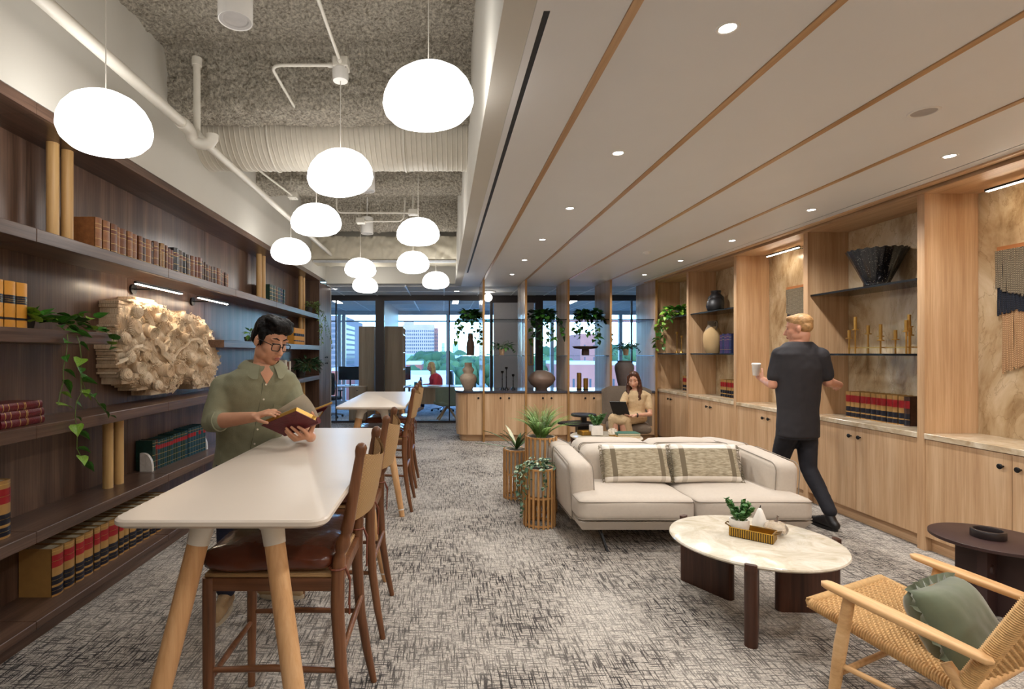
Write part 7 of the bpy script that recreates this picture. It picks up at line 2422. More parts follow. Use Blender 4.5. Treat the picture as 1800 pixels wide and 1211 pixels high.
# turning page: hinged on the spine side C-D, lifted at the fore edge
fa, fb2 = at(467, 733, 2.80), at(534, 692, 2.74)
def pagef(u, v):
    s0, s1 = bD + nrm * 0.031, bC + nrm * 0.031
    e0, e1 = fa, fb2
    a = s0.lerp(s1, u)
    b = e0.lerp(e1, u)
    return a.lerp(b, v) + nrm * (0.028 * sin(pi * v) * (1 - 0.4 * u))
obj('turning_page', MB().surf(pagef, 8, 10), PAPER, bt, smooth=60, world=True)
cE = at(584, 709, 2.78)
def flap(u, v, o=0.0):
    a = bD.lerp(bC, u)
    e = (cE - bC)
    return a + e * v + nrm * (0.034 * (1 - v) + 0.02 * sin(pi * v) + o) + Vector((0, 0.02 * sin(pi * v), 0))
def fl(o0, o1):
    mb_ = MB()
    N, M_ = 4, 10
    v, f = [], []
    for o in (o0, o1):
        for i in range(N):
            for j in range(M_):
                v.append(flap(i / (N - 1), j / (M_ - 1), o))
    q = N * M_
    for i in range(N - 1):
        for j in range(M_ - 1):
            f.append((i * M_ + j, i * M_ + j + 1, (i + 1) * M_ + j + 1, (i + 1) * M_ + j))
            f.append((q + i * M_ + j, q + (i + 1) * M_ + j, q + (i + 1) * M_ + j + 1, q + i * M_ + j + 1))
    for j in range(M_ - 1):
        f.append((j, q + j, q + j + 1, j + 1)); e_ = (N - 1) * M_
        f.append((e_ + j, e_ + j + 1, q + e_ + j + 1, q + e_ + j))
    for i in range(N - 1):
        f.append((i * M_, (i + 1) * M_, q + (i + 1) * M_, q + i * M_)); e_ = M_ - 1
        f.append((i * M_ + e_, q + i * M_ + e_, q + (i + 1) * M_ + e_, (i + 1) * M_ + e_))
    return mb_.raw(v, f)
obj('turned_pages', fl(0.0, 0.012), GEDGE, bt, smooth=40, world=True)
obj('front_cover', fl(-0.005, -0.001), WINE, bt, smooth=40, world=True)
obj('facing_page', fl(0.0122, 0.0130), PAPER, bt, smooth=40, world=True)
obj('spine', MB().tube([bD + nrm * 0.015, bC + nrm * 0.015], 0.018, 10), WINE, bt, smooth=50, world=True)

# ------------------------------------------------------------------ woman with a tablet in the lounge chair
SK2 = skin('skin_fair', rgb(222, 170, 142))
LIP2 = plain('lip_rose', rgb(186, 98, 92), 0.4)
HAIR2 = plain('auburn_hair', rgb(82, 48, 32), 0.4, var=0.4, vscale=30, bump=0.5, bscale=60)
DRESS = plain('oat_knit', rgb(206, 178, 138), 0.85, var=0.06, vscale=60, bump=0.2, bscale=120)
CHAIRF = plain('taupe_wool', rgb(112, 98, 84), 0.9, var=0.08, vscale=60)
wc = Vector((2.97, 8.42, 0))
wt = thing('person', 'woman in an oat dress with long auburn hair sitting with a tablet on her lap', 'person', tuple(wc))
wl = Vector((0.93, 0.36, 0)); wf = Vector((-0.36, -0.93, 0))      # her left, her front (towards the viewer's left)
wl, wf = Vector((0.96, -0.28, 0)), Vector((-0.28, -0.96, 0))
hip = at(1118, 733, 8.42)
nb = at(1118, 684, 8.40)
wh = Head(at(1114, 668, 8.36), (-0.42, -0.80, -0.30), (0, 0, 1), 1.0)
kn_r, kn_l = at(1079, 737, 8.0), at(1094, 739, 7.98)
an_r, an_l = at(1083, 775, 8.0), at(1098, 776, 8.02)
bm_ = MB()
WR = [(0.0, 0.150, 0.11), (0.25, 0.130, 0.095), (0.55, 0.145, 0.11), (0.80, 0.165, 0.10), (0.93, 0.13, 0.075), (1.0, 0.06, 0.055)]
loft(bm_, [(hip.lerp(nb, f), w * 0.9, d * 0.9) for (f, w, d) in WR], wl, wf)
wh.shapes(bm_)
chain(bm_, [(nb - Z3 * 0.03, 0.050), (wh.p(0, -0.03, -0.06), 0.046)])
wrs, wre, wrw = at(1101, 694, 8.42), at(1092, 716, 8.34), at(1092, 727, 8.06)
wls, wle, wlw = at(1139, 697, 8.38), at(1143, 728, 8.28), at(1117, 730, 8.02)
for (a, b, c) in ((wrs, wre, wrw), (wls, wle, wlw)):
    chain(bm_, [(a, 0.042), (b, 0.036), (c, 0.024)])
hand(bm_, wlw, Vector((-0.95, -0.2, 0.02)), Vector((0, 0, -1)), 0.22, 0.86, side=1)
hand(bm_, wrw, Vector((0.35, -0.6, 0.02)), Vector((0, 0, -1)), 0.22, 0.86, side=-1)
for (a, b, c) in ((hip - wl * 0.08, kn_r, an_r), (hip + wl * 0.08, kn_l, an_l)):
    chain(bm_, [(a, 0.075), (b, 0.052), (b.lerp(c, 0.35), 0.05), (c, 0.034)])
    chain(bm_, [(c, 0.034), (c + wf * 0.13 - Z3 * 0.05, 0.026)])
wb = obj('body', remeshed(bm_, 0.0075, 3), SK2, wt, smooth=180, world=True)
wh.features(wb, LIP2, HAIR2)
hm = MB()
E = lambda c, r: hm.ell(wh.p(*c), list(r), wh.R, 16, 10)
E((0, -0.025, 0.052), (0.084, 0.098, 0.085))
E((0, -0.06, 0.0), (0.080, 0.06, 0.09))
for x in (-1, 1):
    chain(hm, [(wh.p(x * 0.03, 0.035, 0.110), 0.034), (wh.p(x * 0.072, 0.015, 0.05), 0.026), (wh.p(x * 0.082, 0.012, -0.06), 0.032), (wh.p(x * 0.086, 0.05, -0.17), 0.036), (wh.p(x * 0.080, 0.10, -0.28), 0.034), (wh.p(x * 0.072, 0.12, -0.37), 0.018)])
    chain(hm, [(wh.p(x * 0.05, -0.06, -0.03), 0.05), (wh.p(x * 0.07, -0.06, -0.16), 0.05), (wh.p(x * 0.075, -0.04, -0.28), 0.035)])
obj('hair', remeshed(hm, 0.008, 3, 0.008, 34), HAIR2, wt, smooth=180, world=True)
dm = MB()
loft(dm, [(hip.lerp(nb, f), w + 0.004, d + 0.004) for (f, w, d) in WR[:-1]] + [(hip.lerp(nb, 0.97), 0.085, 0.068)], wl, wf)
for (a, b) in ((wrs, wre), (wls, wle)):
    chain(dm, [(a, 0.055), (a.lerp(b, 0.62), 0.058)])
chain(dm, [(hip.lerp(nb, 0.86) - wl * 0.09, 0.05), (wrs, 0.055)])
chain(dm, [(hip.lerp(nb, 0.86) + wl * 0.09, 0.05), (wls, 0.055)])
chain(dm, [(hip - wl * 0.07, 0.10), (kn_r + Z3 * 0.01, 0.078)])
chain(dm, [(hip + wl * 0.07, 0.10), (kn_l + Z3 * 0.01, 0.078)])
chain(dm, [(kn_r, 0.074), (kn_l, 0.074)])
chain(dm, [(kn_r + Vector((-0.02, 0, 0)), 0.066), (kn_r + Vector((-0.05, 0.0, -0.14)), 0.03)])
chain(dm, [(kn_l + Vector((0.04, 0, -0.02)), 0.06), (kn_l + Vector((0.10, 0.04, -0.24)), 0.045)])
chain(dm, [(kn_l + Vector((0.08, 0.1, -0.03)), 0.08), (kn_l + Vector((0.16, 0.12, -0.24)), 0.05)])
obj('dress', remeshed(dm, 0.009, 5, 0.008, 13), DRESS, wt, smooth=180, world=True)
obj('watch', MB().tube([wlw + Vector((0.03, 0.005 + 0.026 * cos(a), 0.026 * sin(a))) for a in [2 * pi * k / 12 for k in range(12)]], 0.009, 6, closed=True), BLACK, wt, smooth=60, world=True)
for an in (an_r, an_l):
    shoe(Vector((an.x, an.y, 0)), wf, wt, 0.85, plain('tan_sandal', rgb(150, 112, 80), 0.6))
# tablet with keyboard folio
ta, tb, tcx, td = at(1071, 705, 7.86), at(1100, 706, 7.84), at(1107, 729, 7.98), at(1078, 728, 8.0)
t = thing('tablet', 'black tablet in a folio stand on the seated woman\'s lap', 'tablet', tuple((ta + tcx) / 2))
nn = (tb - ta).cross(td - ta).normalized()
if nn.y > 0: nn = -nn
nrm_ = nn
obj('back_shell', slab(ta, tb, tcx, td, 0.0, 0.010), BLACK, t, world=True)
obj('screen', slab((ta + tcx) / 2 + (ta - (ta + tcx) / 2) * 0.94, (ta + tcx) / 2 + (tb - (ta + tcx) / 2) * 0.94, (ta + tcx) / 2 + (tcx - (ta + tcx) / 2) * 0.94, (ta + tcx) / 2 + (td - (ta + tcx) / 2) * 0.94, -0.002, 0.0), plain('screen_glass', rgb(40, 46, 58), 0.1), t, world=True)
kb = [td, tcx, tcx + Vector((0.02, 0.18, 0.0)), td + Vector((0.02, 0.18, 0.0))]
nrm_ = Z3
obj('keyboard', slab(kb[0], kb[1], kb[2], kb[3], -0.006, 0.004), BLACK, t, world=True)
# her lounge chair
ch = thing('lounge_chair', 'taupe shell lounge chair holding the seated woman', 'armchair', (2.98, 8.55, 0), radians(-16))
def shell(u, v):
    # wrap-around back: u across, v up
    a = (u - 0.5) * 2.5
    r_ = 0.40 + 0.04 * v
    z_ = 0.36 + 0.62 * v * (1 - 0.10 * (2 * u - 1) ** 4)
    return Vector((r_ * 1.02 * sin(a) * (1 - 0.06 * v), 0.12 + 0.30 * cos(a) * 0.75 + 0.16 * v, z_))
sh2 = MB()
sh2.surf(shell, 28, 14)
n0 = len(sh2.bm.verts)
bmesh.ops.recalc_face_normals(sh2.bm, faces=sh2.bm.faces)
bmesh.ops.solidify(sh2.bm, geom=sh2.bm.faces[:], thickness=0.05)
obj('back_shell', sh2, CHAIRF, ch, smooth=60)
obj('seat_cushion', softbox(-0.33, 0.33, -0.38, 0.30, 0.30, 0.43, 0.055, (0.01, 0.01, 0.02), 9), CHAIRF, ch, smooth=180)
obj('swivel_post', MB().cyl((0, 0, 0.05), (0, 0, 0.30), 0.03, n=14), BLKMET, ch, smooth=40)
for k in range(4):
    a = pi / 4 + k * pi / 2
    obj('base_spoke', MB().tube([(0, 0, 0.08), (0.32 * cos(a), 0.32 * sin(a), 0.015)], [0.022, 0.014], 8), BLKMET, ch, smooth=40)

# ------------------------------------------------------------------ man walking along the wall unit, seen from behind
SK3 = skin('skin_ruddy', rgb(206, 148, 120))
TEE = plain('charcoal_tee', rgb(40, 37, 41), 0.8, var=0.06, vscale=30)
TROU = plain('ink_trousers', rgb(28, 28, 36), 0.8, var=0.08, vscale=40)
HAIR3 = plain('sandy_hair', rgb(176, 134, 86), 0.5, var=0.25, vscale=40, bump=0.4, bscale=70)
D = 4.85
kx = D
wp = at(1400, 745, D)
wk = thing('person', 'man in a charcoal tee and dark trousers walking past the oak cabinets with a cup', 'person', (wp.x, wp.y, 0))
l3, f3 = Vector((-0.97, 0.05, 0)), Vector((-0.15, 0.98, 0))
l3 = Vector((-0.985, -0.17, 0)); f3 = Vector((-0.17, 0.985, 0))
nk = at(1404, 598, D)
pv = at(1402, 752, D)
def c3(f): return pv.lerp(nk, f)
T3 = [(-0.10, 0.180, 0.13), (0.0, 0.180, 0.13), (0.22, 0.172, 0.125), (0.45, 0.190, 0.130), (0.68, 0.215, 0.135), (0.84, 0.220, 0.120), (0.92, 0.165, 0.10), (0.98, 0.10, 0.08), (1.0, 0.075, 0.07)]
h3 = Head(at(1403, 578, D), (-0.70, 0.62, -0.10), (0, 0, 1), 1.04)
sl, el, wl3 = at(1371, 625, D + 0.02), at(1359, 676, D + 0.02), at(1342, 668, D + 0.26)
sr, er, wr3 = at(1441, 626, D - 0.04), at(1455, 672, D - 0.02), at(1480, 674, D + 0.20)
wr3 = at(1476, 676, D + 0.16)
bm_ = MB()
loft(bm_, [(c3(f), w * 0.9, d * 0.9) for (f, w, d) in T3], l3, f3)
h3.shapes(bm_)
chain(bm_, [(nk - Z3 * 0.06, 0.062), (h3.p(0, -0.03, -0.06), 0.058)])
for (a, b, c) in ((sl, el, wl3), (sr, er, wr3)):
    chain(bm_, [(a, 0.052), (b, 0.043), (b.lerp(c, 0.35), 0.043), (c, 0.029)])
hand(bm_, wl3, Vector((-0.15, 0.75, 0.45)), Vector((0.9, 0.1, 0.1)), 0.45, 0.95, side=-1, thumb=1.0)
hand(bm_, wr3, Vector((0.35, 0.85, -0.2)), Vector((-0.8, 0.1, -0.4)), 0.30, 0.95, side=1)
hl, hr_ = pv + l3 * 0.09, pv - l3 * 0.09
al, ar_ = Vector((wp.x + 0.06, D + 0.34, 0.09)), Vector((wp.x + 0.16, D - 0.20, 0.13))
kl, kr = hl.lerp(al, 0.5) + f3 * 0.07, hr_.lerp(ar_, 0.5) + f3 * 0.10
for (a, b, c) in ((hl, kl, al), (hr_, kr, ar_)):
    chain(bm_, [(a, 0.08), (b, 0.055), (c, 0.038)])
b3 = obj('body', remeshed(bm_, 0.0075, 3), SK3, wk, smooth=180, world=True)
h3.features(b3, LIP1, HAIR3)
hm = MB()
E = lambda c, r: hm.ell(h3.p(*c), [q * h3.k for q in r], h3.R, 16, 10)
E((0, -0.022, 0.058), (0.081, 0.098, 0.076))
E((0, -0.05, 0.015), (0.077, 0.064, 0.065))
E((0, 0.035, 0.095), (0.058, 0.05, 0.032))
obj('hair', remeshed(hm, 0.007, 3, 0.003, 50), HAIR3, wk, smooth=180, world=True)
sm = MB()
loft(sm, [(c3(f), w + 0.008, d + 0.008) for (f, w, d) in T3[:-1]], l3, f3)
for (a, b) in ((sl, el), (sr, er)):
    chain(sm, [(a, 0.078), (a.lerp(b, 0.70), 0.068)])
chain(sm, [(c3(0.86) + l3 * 0.13, 0.066), (sl, 0.074)])
chain(sm, [(c3(0.86) - l3 * 0.13, 0.066), (sr, 0.074)])
obj('tee_shirt', remeshed(sm, 0.009, 5, 0.006, 8), TEE, wk, smooth=180, world=True)
tm = MB()
loft(tm, [(c3(-0.12), 0.178, 0.13), (c3(0.0), 0.178, 0.128), (c3(0.06), 0.170, 0.12)], l3, f3)
for (a, b, c) in ((hl, kl, al), (hr_, kr, ar_)):
    chain(tm, [(a - Z3 * 0.02, 0.098), (b, 0.070), (c + Z3 * 0.03, 0.056)])
obj('trousers', remeshed(tm, 0.009, 4, 0.005, 12), TROU, wk, smooth=180, world=True)
shoe(al, f3, wk, 1.0, plain('black_shoe', rgb(26, 24, 26), 0.4))
shoe(ar_, f3, wk, 1.0, MATS['black_shoe'])
cp = wl3 + Vector((-0.035, 0.06, 0.10))
t = thing('paper_cup', 'white cup held in the walking man\'s left hand', 'cup', tuple(cp - Z3 * 0.06))
obj('cup_wall', MB().lathe([(0.026, 0), (0.030, 0.004), (0.038, 0.11), (0.040, 0.112), (0.036, 0.112), (0.028, 0.01), (0, 0.01)], n=24), plain('paper_white', rgb(226, 220, 212), 0.6), t, smooth=50)
obj('lid', MB().lathe([(0.041, 0.108), (0.041, 0.118), (0.034, 0.124), (0, 0.124)], n=24), WHITE, t, smooth=50)
# ================================================================== the glass offices and the city beyond
WOFF = wood('office_oak', rgb(150, 118, 88), rgb(168, 136, 104), rgb(182, 150, 118), 'z', rough=0.45)
MESHB = plain('office_chair_black', rgb(40, 42, 48), 0.6)
SCREEN = plain('monitor_black', rgb(22, 24, 28), 0.2)
def tall_unit(label, x0, x1, y0, y1, h, open_right=False):
    t = thing('tall_office_cabinet', label, 'cabinet', ((x0 + x1) / 2, (y0 + y1) / 2, 0))
    obj('carcass', MB().box(x0, x1 - (0.10 if open_right else 0), y0, y1, 0, h), WOFF, t, world=True)
    if open_right:
        obj('side_frame', MB().box(x1 - 0.10, x1, y0, y0 + 0.02, 0, h).box(x1 - 0.10, x1, y1 - 0.02, y1, 0, h), WOFF, t, world=True)
        for z in (0.02, 0.74, 1.16, 1.56, 1.98, h - 0.02):
            obj('shelf', MB().box(x1 - 0.10, x1, y0 + 0.02, y1 - 0.02, z - 0.012, z + 0.012), WHITE, t, world=True)
    else:
        obj('door', MB().box(x0 + 0.01, x1 - 0.01, y0 - 0.018, y0, 0.03, h - 0.01), WOFF, t, world=True)
    return t
tall_unit('tall oak cabinet in the left glass office against the divider', -1.96, -1.60, 12.3, 13.2, 2.17)
tall_unit('tall oak cabinet with open side shelves left of the woman in red', -1.37, -0.93, 12.3, 13.0, 2.17, True)
t = thing('file_cabinet', 'low oak file cabinet in the left glass office', 'cabinet', (-2.2, 12.2, 0))
obj('carcass', MB().box(-2.14, -1.76, 12.0, 12.28, 0, 0.79), WOFF, t, world=True)
for z in (0.06, 0.42):
    d_ = obj('drawer', MB().box(-2.12, -1.78, 11.985, 12.0, z, z + 0.34), WOFF, t, world=True)
    obj('pull', MB().cyl((-1.97, 11.985, z + 0.28), (-1.93, 11.985, z + 0.28), 0.008, n=8), BLKMET, d_, world=True)
def desk(label, x0, x1, y0, y1, panel=None):
    t = thing('office_desk', label, 'desk', ((x0 + x1) / 2, (y0 + y1) / 2, 0))
    obj('desktop', MB().box(x0, x1, y0, y1, 0.70, 0.73), plain('desk_top', rgb(186, 176, 168), 0.4), t, world=True)
    for x in (x0 + 0.08, x1 - 0.08):
        obj('leg', MB().box(x - 0.03, x + 0.03, (y0 + y1) / 2 - 0.03, (y0 + y1) / 2 + 0.03, 0.03, 0.70), STEEL, t, world=True)
        obj('foot_bar', MB().box(x - 0.03, x + 0.03, y0 + 0.06, y1 - 0.06, 0, 0.03), STEEL, t, world=True)
    if panel:
        obj('modesty_panel', MB().box(panel[0], panel[1], y0 + 0.05, y0 + 0.075, 0.30, 0.70), WOFF, t, world=True)
desk('desk with a monitor in the left glass office', -3.6, -2.2, 13.0, 13.8)
desk('desk where the woman in red works', -0.93, 0.55, 12.9, 13.7, (-0.7, 0.3))
def monitor(label, c, w, h, rz=0):
    t = thing('monitor', label, 'monitor', (c[0], c[1], 0.731), rz)
    obj('panel', MB().rbox(-w / 2, w / 2, -0.012, 0.012, 0.14, 0.14 + h, 0.005, 1), SCREEN, t)
    obj('stand', MB().cyl((0, 0.03, 0.01), (0, 0.02, 0.25), 0.02, n=10), SCREEN, t)
    obj('foot', MB().box(-0.12, 0.12, -0.08, 0.10, 0, 0.012), SCREEN, t)
monitor('wide dark monitor in the left glass office', (-2.35, 13.35, 0), 0.56, 0.34)
monitor('dark monitor seen edge on before the woman in red', (-0.93, 13.25, 0), 0.5, 0.34, radians(68))
def task_chair(label, x, y, rz):
    t = thing('task_chair', label, 'office chair', (x, y, 0), rz)
    obj('back', softbox(-0.21, 0.21, 0.20, 0.26, 0.55, 1.08, 0.028, (0, 0.012, 0), 6), MESHB, t, smooth=180)
    obj('seat', softbox(-0.23, 0.23, -0.24, 0.22, 0.42, 0.50, 0.035, (0, 0, 0.01), 6), MESHB, t, smooth=180)
    obj('gas_post', MB().cyl((0, 0, 0.08), (0, 0, 0.42), 0.025, n=12), STEEL, t, smooth=40)
    for k in range(5):
        a = 2 * pi * k / 5
        s_ = obj('spoke', MB().tube([(0, 0, 0.10), (0.30 * cos(a), 0.30 * sin(a), 0.06)], [0.02, 0.014], 8), STEEL, t, smooth=40)
        obj('caster', MB().ell((0.30 * cos(a), 0.30 * sin(a), 0.03), (0.03, 0.03, 0.03), None, 10, 6), BLACK, s_, smooth=180)
    for s_ in (-1, 1):
        obj('armrest', MB().box(s_ * 0.26 - 0.03, s_ * 0.26 + 0.03, -0.12, 0.12, 0.64, 0.665).box(s_ * 0.26 - 0.015, s_ * 0.26 + 0.015, -0.02, 0.02, 0.45, 0.64), MESHB, t)
    return t
task_chair('black task chair in the left glass office', -2.72, 12.75, radians(170))
task_chair('black task chair of the woman in red', 0.0, 14.12, radians(-100))
# olive guest chair on a wooden star base
GRN = plain('olive_felt', rgb(156, 156, 126), 0.9, var=0.04)
t = thing('guest_chair', 'olive tub guest chair with a pale wooden star base behind the glass', 'armchair', (0.10, 12.25, 0), radians(20))
def tub(u, v):
    a = (u - 0.5) * 4.0
    return Vector((0.29 * sin(a), 0.02 - 0.27 * cos(a) * -1, 0.42 + v * 0.36 * (0.70 + 0.30 * cos(a * 0.5))))
tb_ = MB().surf(tub, 26, 8)
bmesh.ops.recalc_face_normals(tb_.bm, faces=tb_.bm.faces)
bmesh.ops.solidify(tb_.bm, geom=tb_.bm.faces[:], thickness=0.04)
obj('tub_back', tb_.xform(Matrix.Rotation(pi, 4, 'Z')), GRN, t, smooth=60)
obj('seat_pad', softbox(-0.27, 0.27, -0.27, 0.27, 0.34, 0.45, 0.05, (0, 0, 0.01), 7), GRN, t, smooth=180)
for k in range(4):
    a = 0.5 + k * pi / 2
    obj('leg', MB().tube([(0, 0, 0.33), (0.05 * cos(a), 0.05 * sin(a), 0.28), (0.32 * cos(a), 0.32 * sin(a), 0.0)], [0.03, 0.028, 0.018], 10), OAKL, t, smooth=50)
# woman in red at her desk (profile, facing left)
D = 13.95
RED = plain('coral_red_top', rgb(206, 52, 62), 0.8, var=0.05)
HAIR4 = plain('blond_hair', rgb(206, 166, 104), 0.45, var=0.3, vscale=30, bump=0.4, bscale=50)
rp_ = at(768, 684, D)
wr_ = thing('person', 'blond woman in a coral red top working at a desk in the glass office', 'person', (rp_.x, rp_.y, 0))
f4, l4 = Vector((-0.97, -0.24, 0)), Vector((0.24, -0.97, 0))
n4 = at(765, 655, D)
p4 = Vector((rp_.x, D, 0.52))
h4 = Head(at(757.5, 644.5, D), (-0.96, -0.26, -0.12), (0, 0, 1), 1.0)
bm_ = MB()
WR4 = [(0.0, 0.19, 0.17), (0.3, 0.18, 0.16), (0.7, 0.20, 0.17), (0.9, 0.16, 0.11), (1.0, 0.06, 0.055)]
loft(bm_, [(p4.lerp(n4, f), w * .9, d * .9) for (f, w, d) in WR4], l4, f4)
h4.shapes(bm_)
chain(bm_, [(n4 - Z3 * 0.03, 0.05), (h4.p(0, -0.03, -0.06), 0.046)])
arms4 = []
for s_ in (-1, 1):
    a = p4.lerp(n4, 0.82) + l4 * (s_ * 0.17)
    b = a + Vector((-0.08, 0, -0.27)) + l4 * s_ * 0.04
    c = b + f4 * 0.26 + Vector((0, 0, 0.03))
    arms4.append((a, b, c, s_))
    chain(bm_, [(a, 0.042), (b, 0.036), (c, 0.025)])
    hand(bm_, c, f4, Vector((0, 0, -1)), 0.25, 0.85, side=-s_)
for s_ in (-1, 1):
    a = p4 + l4 * (0.08 * s_)
    chain(bm_, [(a, 0.08), (a + f4 * 0.42 - Z3 * 0.02, 0.055), (a + f4 * 0.40 - Z3 * 0.40, 0.036), (a + f4 * 0.52 - Z3 * 0.47, 0.03)])
b4 = obj('body', remeshed(bm_, 0.009, 3), SK2, wr_, smooth=180, world=True)
h4.features(b4, LIP2, HAIR4)
hm = MB()
E = lambda c, r: hm.ell(h4.p(*c), list(r), h4.R, 14, 8)
E((0, -0.022, 0.05), (0.085, 0.10, 0.086)); E((0, -0.065, -0.02), (0.08, 0.06, 0.10)); E((0, -0.07, -0.13), (0.075, 0.05, 0.09))
for x in (-1, 1):
    chain(hm, [(h4.p(x * 0.07, 0.01, 0.04), 0.025), (h4.p(x * 0.08, -0.02, -0.08), 0.035), (h4.p(x * 0.075, 0.0, -0.19), 0.03)])
obj('hair', remeshed(hm, 0.01, 3, 0.006, 30), HAIR4, wr_, smooth=180, world=True)
sm = MB()
loft(sm, [(p4.lerp(n4, f), w + .006, d + .006) for (f, w, d) in WR4[:-1]] + [(p4.lerp(n4, 0.96), 0.085, 0.07)], l4, f4)
for (a, b, c, s_) in arms4:
    chain(sm, [(a, 0.075), (b, 0.062), (b.lerp(c, 0.75), 0.042)])
    chain(sm, [(p4.lerp(n4, 0.84) + l4 * s_ * 0.08, 0.055), (a, 0.06)])
obj('red_top', remeshed(sm, 0.01, 4, 0.006, 12), RED, wr_, smooth=180, world=True)
tm = MB()
for s_ in (-1, 1):
    a = p4 + l4 * (0.08 * s_)
    chain(tm, [(a, 0.10), (a + f4 * 0.42 - Z3 * 0.02, 0.07), (a + f4 * 0.40 - Z3 * 0.34, 0.05)])
obj('trousers', remeshed(tm, 0.011, 3), JEAN, wr_, smooth=180, world=True)
# small things on her desk
t = thing('teal_mug', 'teal mug on the desk of the woman in red', 'mug', (-0.68, 13.1, 0.731))
obj('mug_wall', MB().lathe([(0.036, 0), (0.04, 0.004), (0.042, 0.10), (0.037, 0.10), (0.035, 0.01), (0, 0.01)], n=16), plain('teal_glaze', rgb(60, 140, 148), 0.3), t, smooth=50)
obj('handle', MB().tube([(0.04, 0, 0.08), (0.065, 0, 0.075), (0.065, 0, 0.03), (0.04, 0, 0.02)], 0.006, 6), MATS['teal_glaze'], t, smooth=50)
t = thing('desk_bottle', 'dark blue bottle on the desk of the woman in red', 'bottle', (-0.56, 13.2, 0.731))
obj('flask', MB().lathe([(0.033, 0), (0.035, 0.005), (0.035, 0.15), (0.022, 0.17), (0.022, 0.19)], n=16), NAVY, t, smooth=50)
obj('cap', MB().lathe([(0.024, 0.19), (0.024, 0.215), (0, 0.217)], n=16), BLACK, t, smooth=50)
t = thing('paper_stack', 'stack of white papers on the desk of the woman in red', 'papers', (-0.25, 13.05, 0.7305))
for k in range(3):
    obj('sheet_pad', MB().box(-0.11, 0.11, -0.14, 0.14, 0.008 * k, 0.008 * k + 0.007).xform(Matrix.Rotation(0.2 * k, 4, 'Z')), WHITE, t)

# ------------------------------------------------------------------ city
GZ = -21.0
GRND = plain('city_ground', rgb(110, 116, 98), 0.9, var=0.12, vscale=0.05)
struct('ground', MB().raw([(-900, 30, GZ), (900, 30, GZ), (900, 2600, GZ), (-900, 2600, GZ)], [(0, 1, 2, 3)]), GRND)
WINDK = plain('city_window', rgb(44, 54, 70), 0.3, var=0.15, vscale=0.5)
def city(name, label, px0, px1, ytop, d, depth, wallm, cols, rows, wfrac=(0.6, 0.6), zbot=None, parap=True, roofm=None, cat='building', side=None):
    a, b = at(px0, ytop, d), at(px1, ytop, d)
    z1 = a.z
    z0 = GZ if zbot is None else zbot
    t = thing(name, label, cat, ((a.x + b.x) / 2, d, z0))
    obj('walls', MB().box(a.x, b.x, d, d + depth, z0, z1), wallm, t, world=True)
    w = (b.x - a.x) / cols
    zt = z1 - (z1 - z0) * 0.03
    hgt = (zt - max(z0, -12.0 * d / 60)) / rows
    wm = MB()
    for i in range(cols):
        for j in range(rows):
            cx, cz = a.x + (i + 0.5) * w, zt - (j + 0.5) * hgt
            if cz < z0 + 0.5: continue
            wm.box(cx - w * wfrac[0] / 2, cx + w * wfrac[0] / 2, d - 0.002 * d / 10, d + 0.1, cz - hgt * wfrac[1] / 2, cz + hgt * wfrac[1] / 2)
    if side:
        sx = b.x if side > 0 else a.x
        n = max(3, int(depth / w))
        for i in range(n):
            for j in range(rows):
                cy, cz = d + (i + 0.5) * depth / n, zt - (j + 0.5) * hgt
                wm.box(sx - 0.1, sx + 0.1, cy - depth / n * wfrac[0] / 2, cy + depth / n * wfrac[0] / 2, cz - hgt * wfrac[1] / 2, cz + hgt * wfrac[1] / 2)
    obj('windows', wm, WINDK, t, kind='stuff', world=True)
    obj('parapet', MB().box(a.x - 0.01 * w, b.x + 0.01 * w, d - 0.003 * d / 10, d + depth, z1, z1 + 0.35 * d / 60), roofm or wallm, t, world=True)
    return t
CONC = plain('tower_stone', rgb(128, 112, 110), 0.8, var=0.05, vscale=0.2)
PINK = plain('hotel_stone', rgb(178, 148, 134), 0.8, var=0.04, vscale=0.2)
BRICK = plain('city_brick', rgb(158, 84, 66), 0.85, var=0.1, vscale=0.5)
BRICKP = plain('pink_brick', rgb(168, 108, 94), 0.85, var=0.08, vscale=0.5)
CREAMW = plain('cream_stucco', rgb(196, 188, 172), 0.8, var=0.04, vscale=0.3)
WROOF = plain('white_roof', rgb(196, 196, 194), 0.7, var=0.03, vscale=0.3)
city('office_tower', 'dark gridded office tower seen through the left glass office', 552, 603, 560, 110, 14, CONC, 16, 26, (0.62, 0.62), side=1)
city('office_tower', 'tapering right wing of the gridded tower behind the left office mullion', 606, 618, 567, 130, 18, CONC, 4, 24, (0.6, 0.6))
city('hotel_block', 'broad pale hotel block with rows of windows left of the woman in red', 708, 763, 576, 420, 30, PINK, 15, 15, (0.55, 0.55))
city('hotel_wing', 'side wing of the pale hotel block just above the woman in red', 763, 770, 582, 430, 40, BRICKP, 2, 14, (0.4, 0.5))
city('hotel_penthouse', 'small rooftop block on the pale hotel', 710, 726, 569, 425, 12, PINK, 4, 2, (0.5, 0.5), zbot=at(0, 576, 420).z)
city('low_white_building', 'long low white building below the pale hotel', 700, 756, 628, 210, 20, plain('blue_grey_roof', rgb(150, 160, 172), 0.7), 16, 3, (0.6, 0.3))
city('brick_building', 'red brick building left of the woman in red', 714, 741, 641, 100, 10, BRICK, 9, 6, (0.45, 0.45), roofm=WROOF)
city('brick_building', 'red brick building low in the left glass office', 583, 606, 652, 70, 8, BRICK, 5, 5, (0.45, 0.45), roofm=WROOF)
city('white_rooftop', 'broad white rooftop below the window of the woman in red', 690, 800, 664, 66, 16, WROOF, 10, 2, (0.1, 0.1))
city('cream_building', 'cream building among the trees right of the woman in red', 800, 822, 630, 150, 10, CREAMW, 5, 6, (0.4, 0.4), roofm=WROOF)
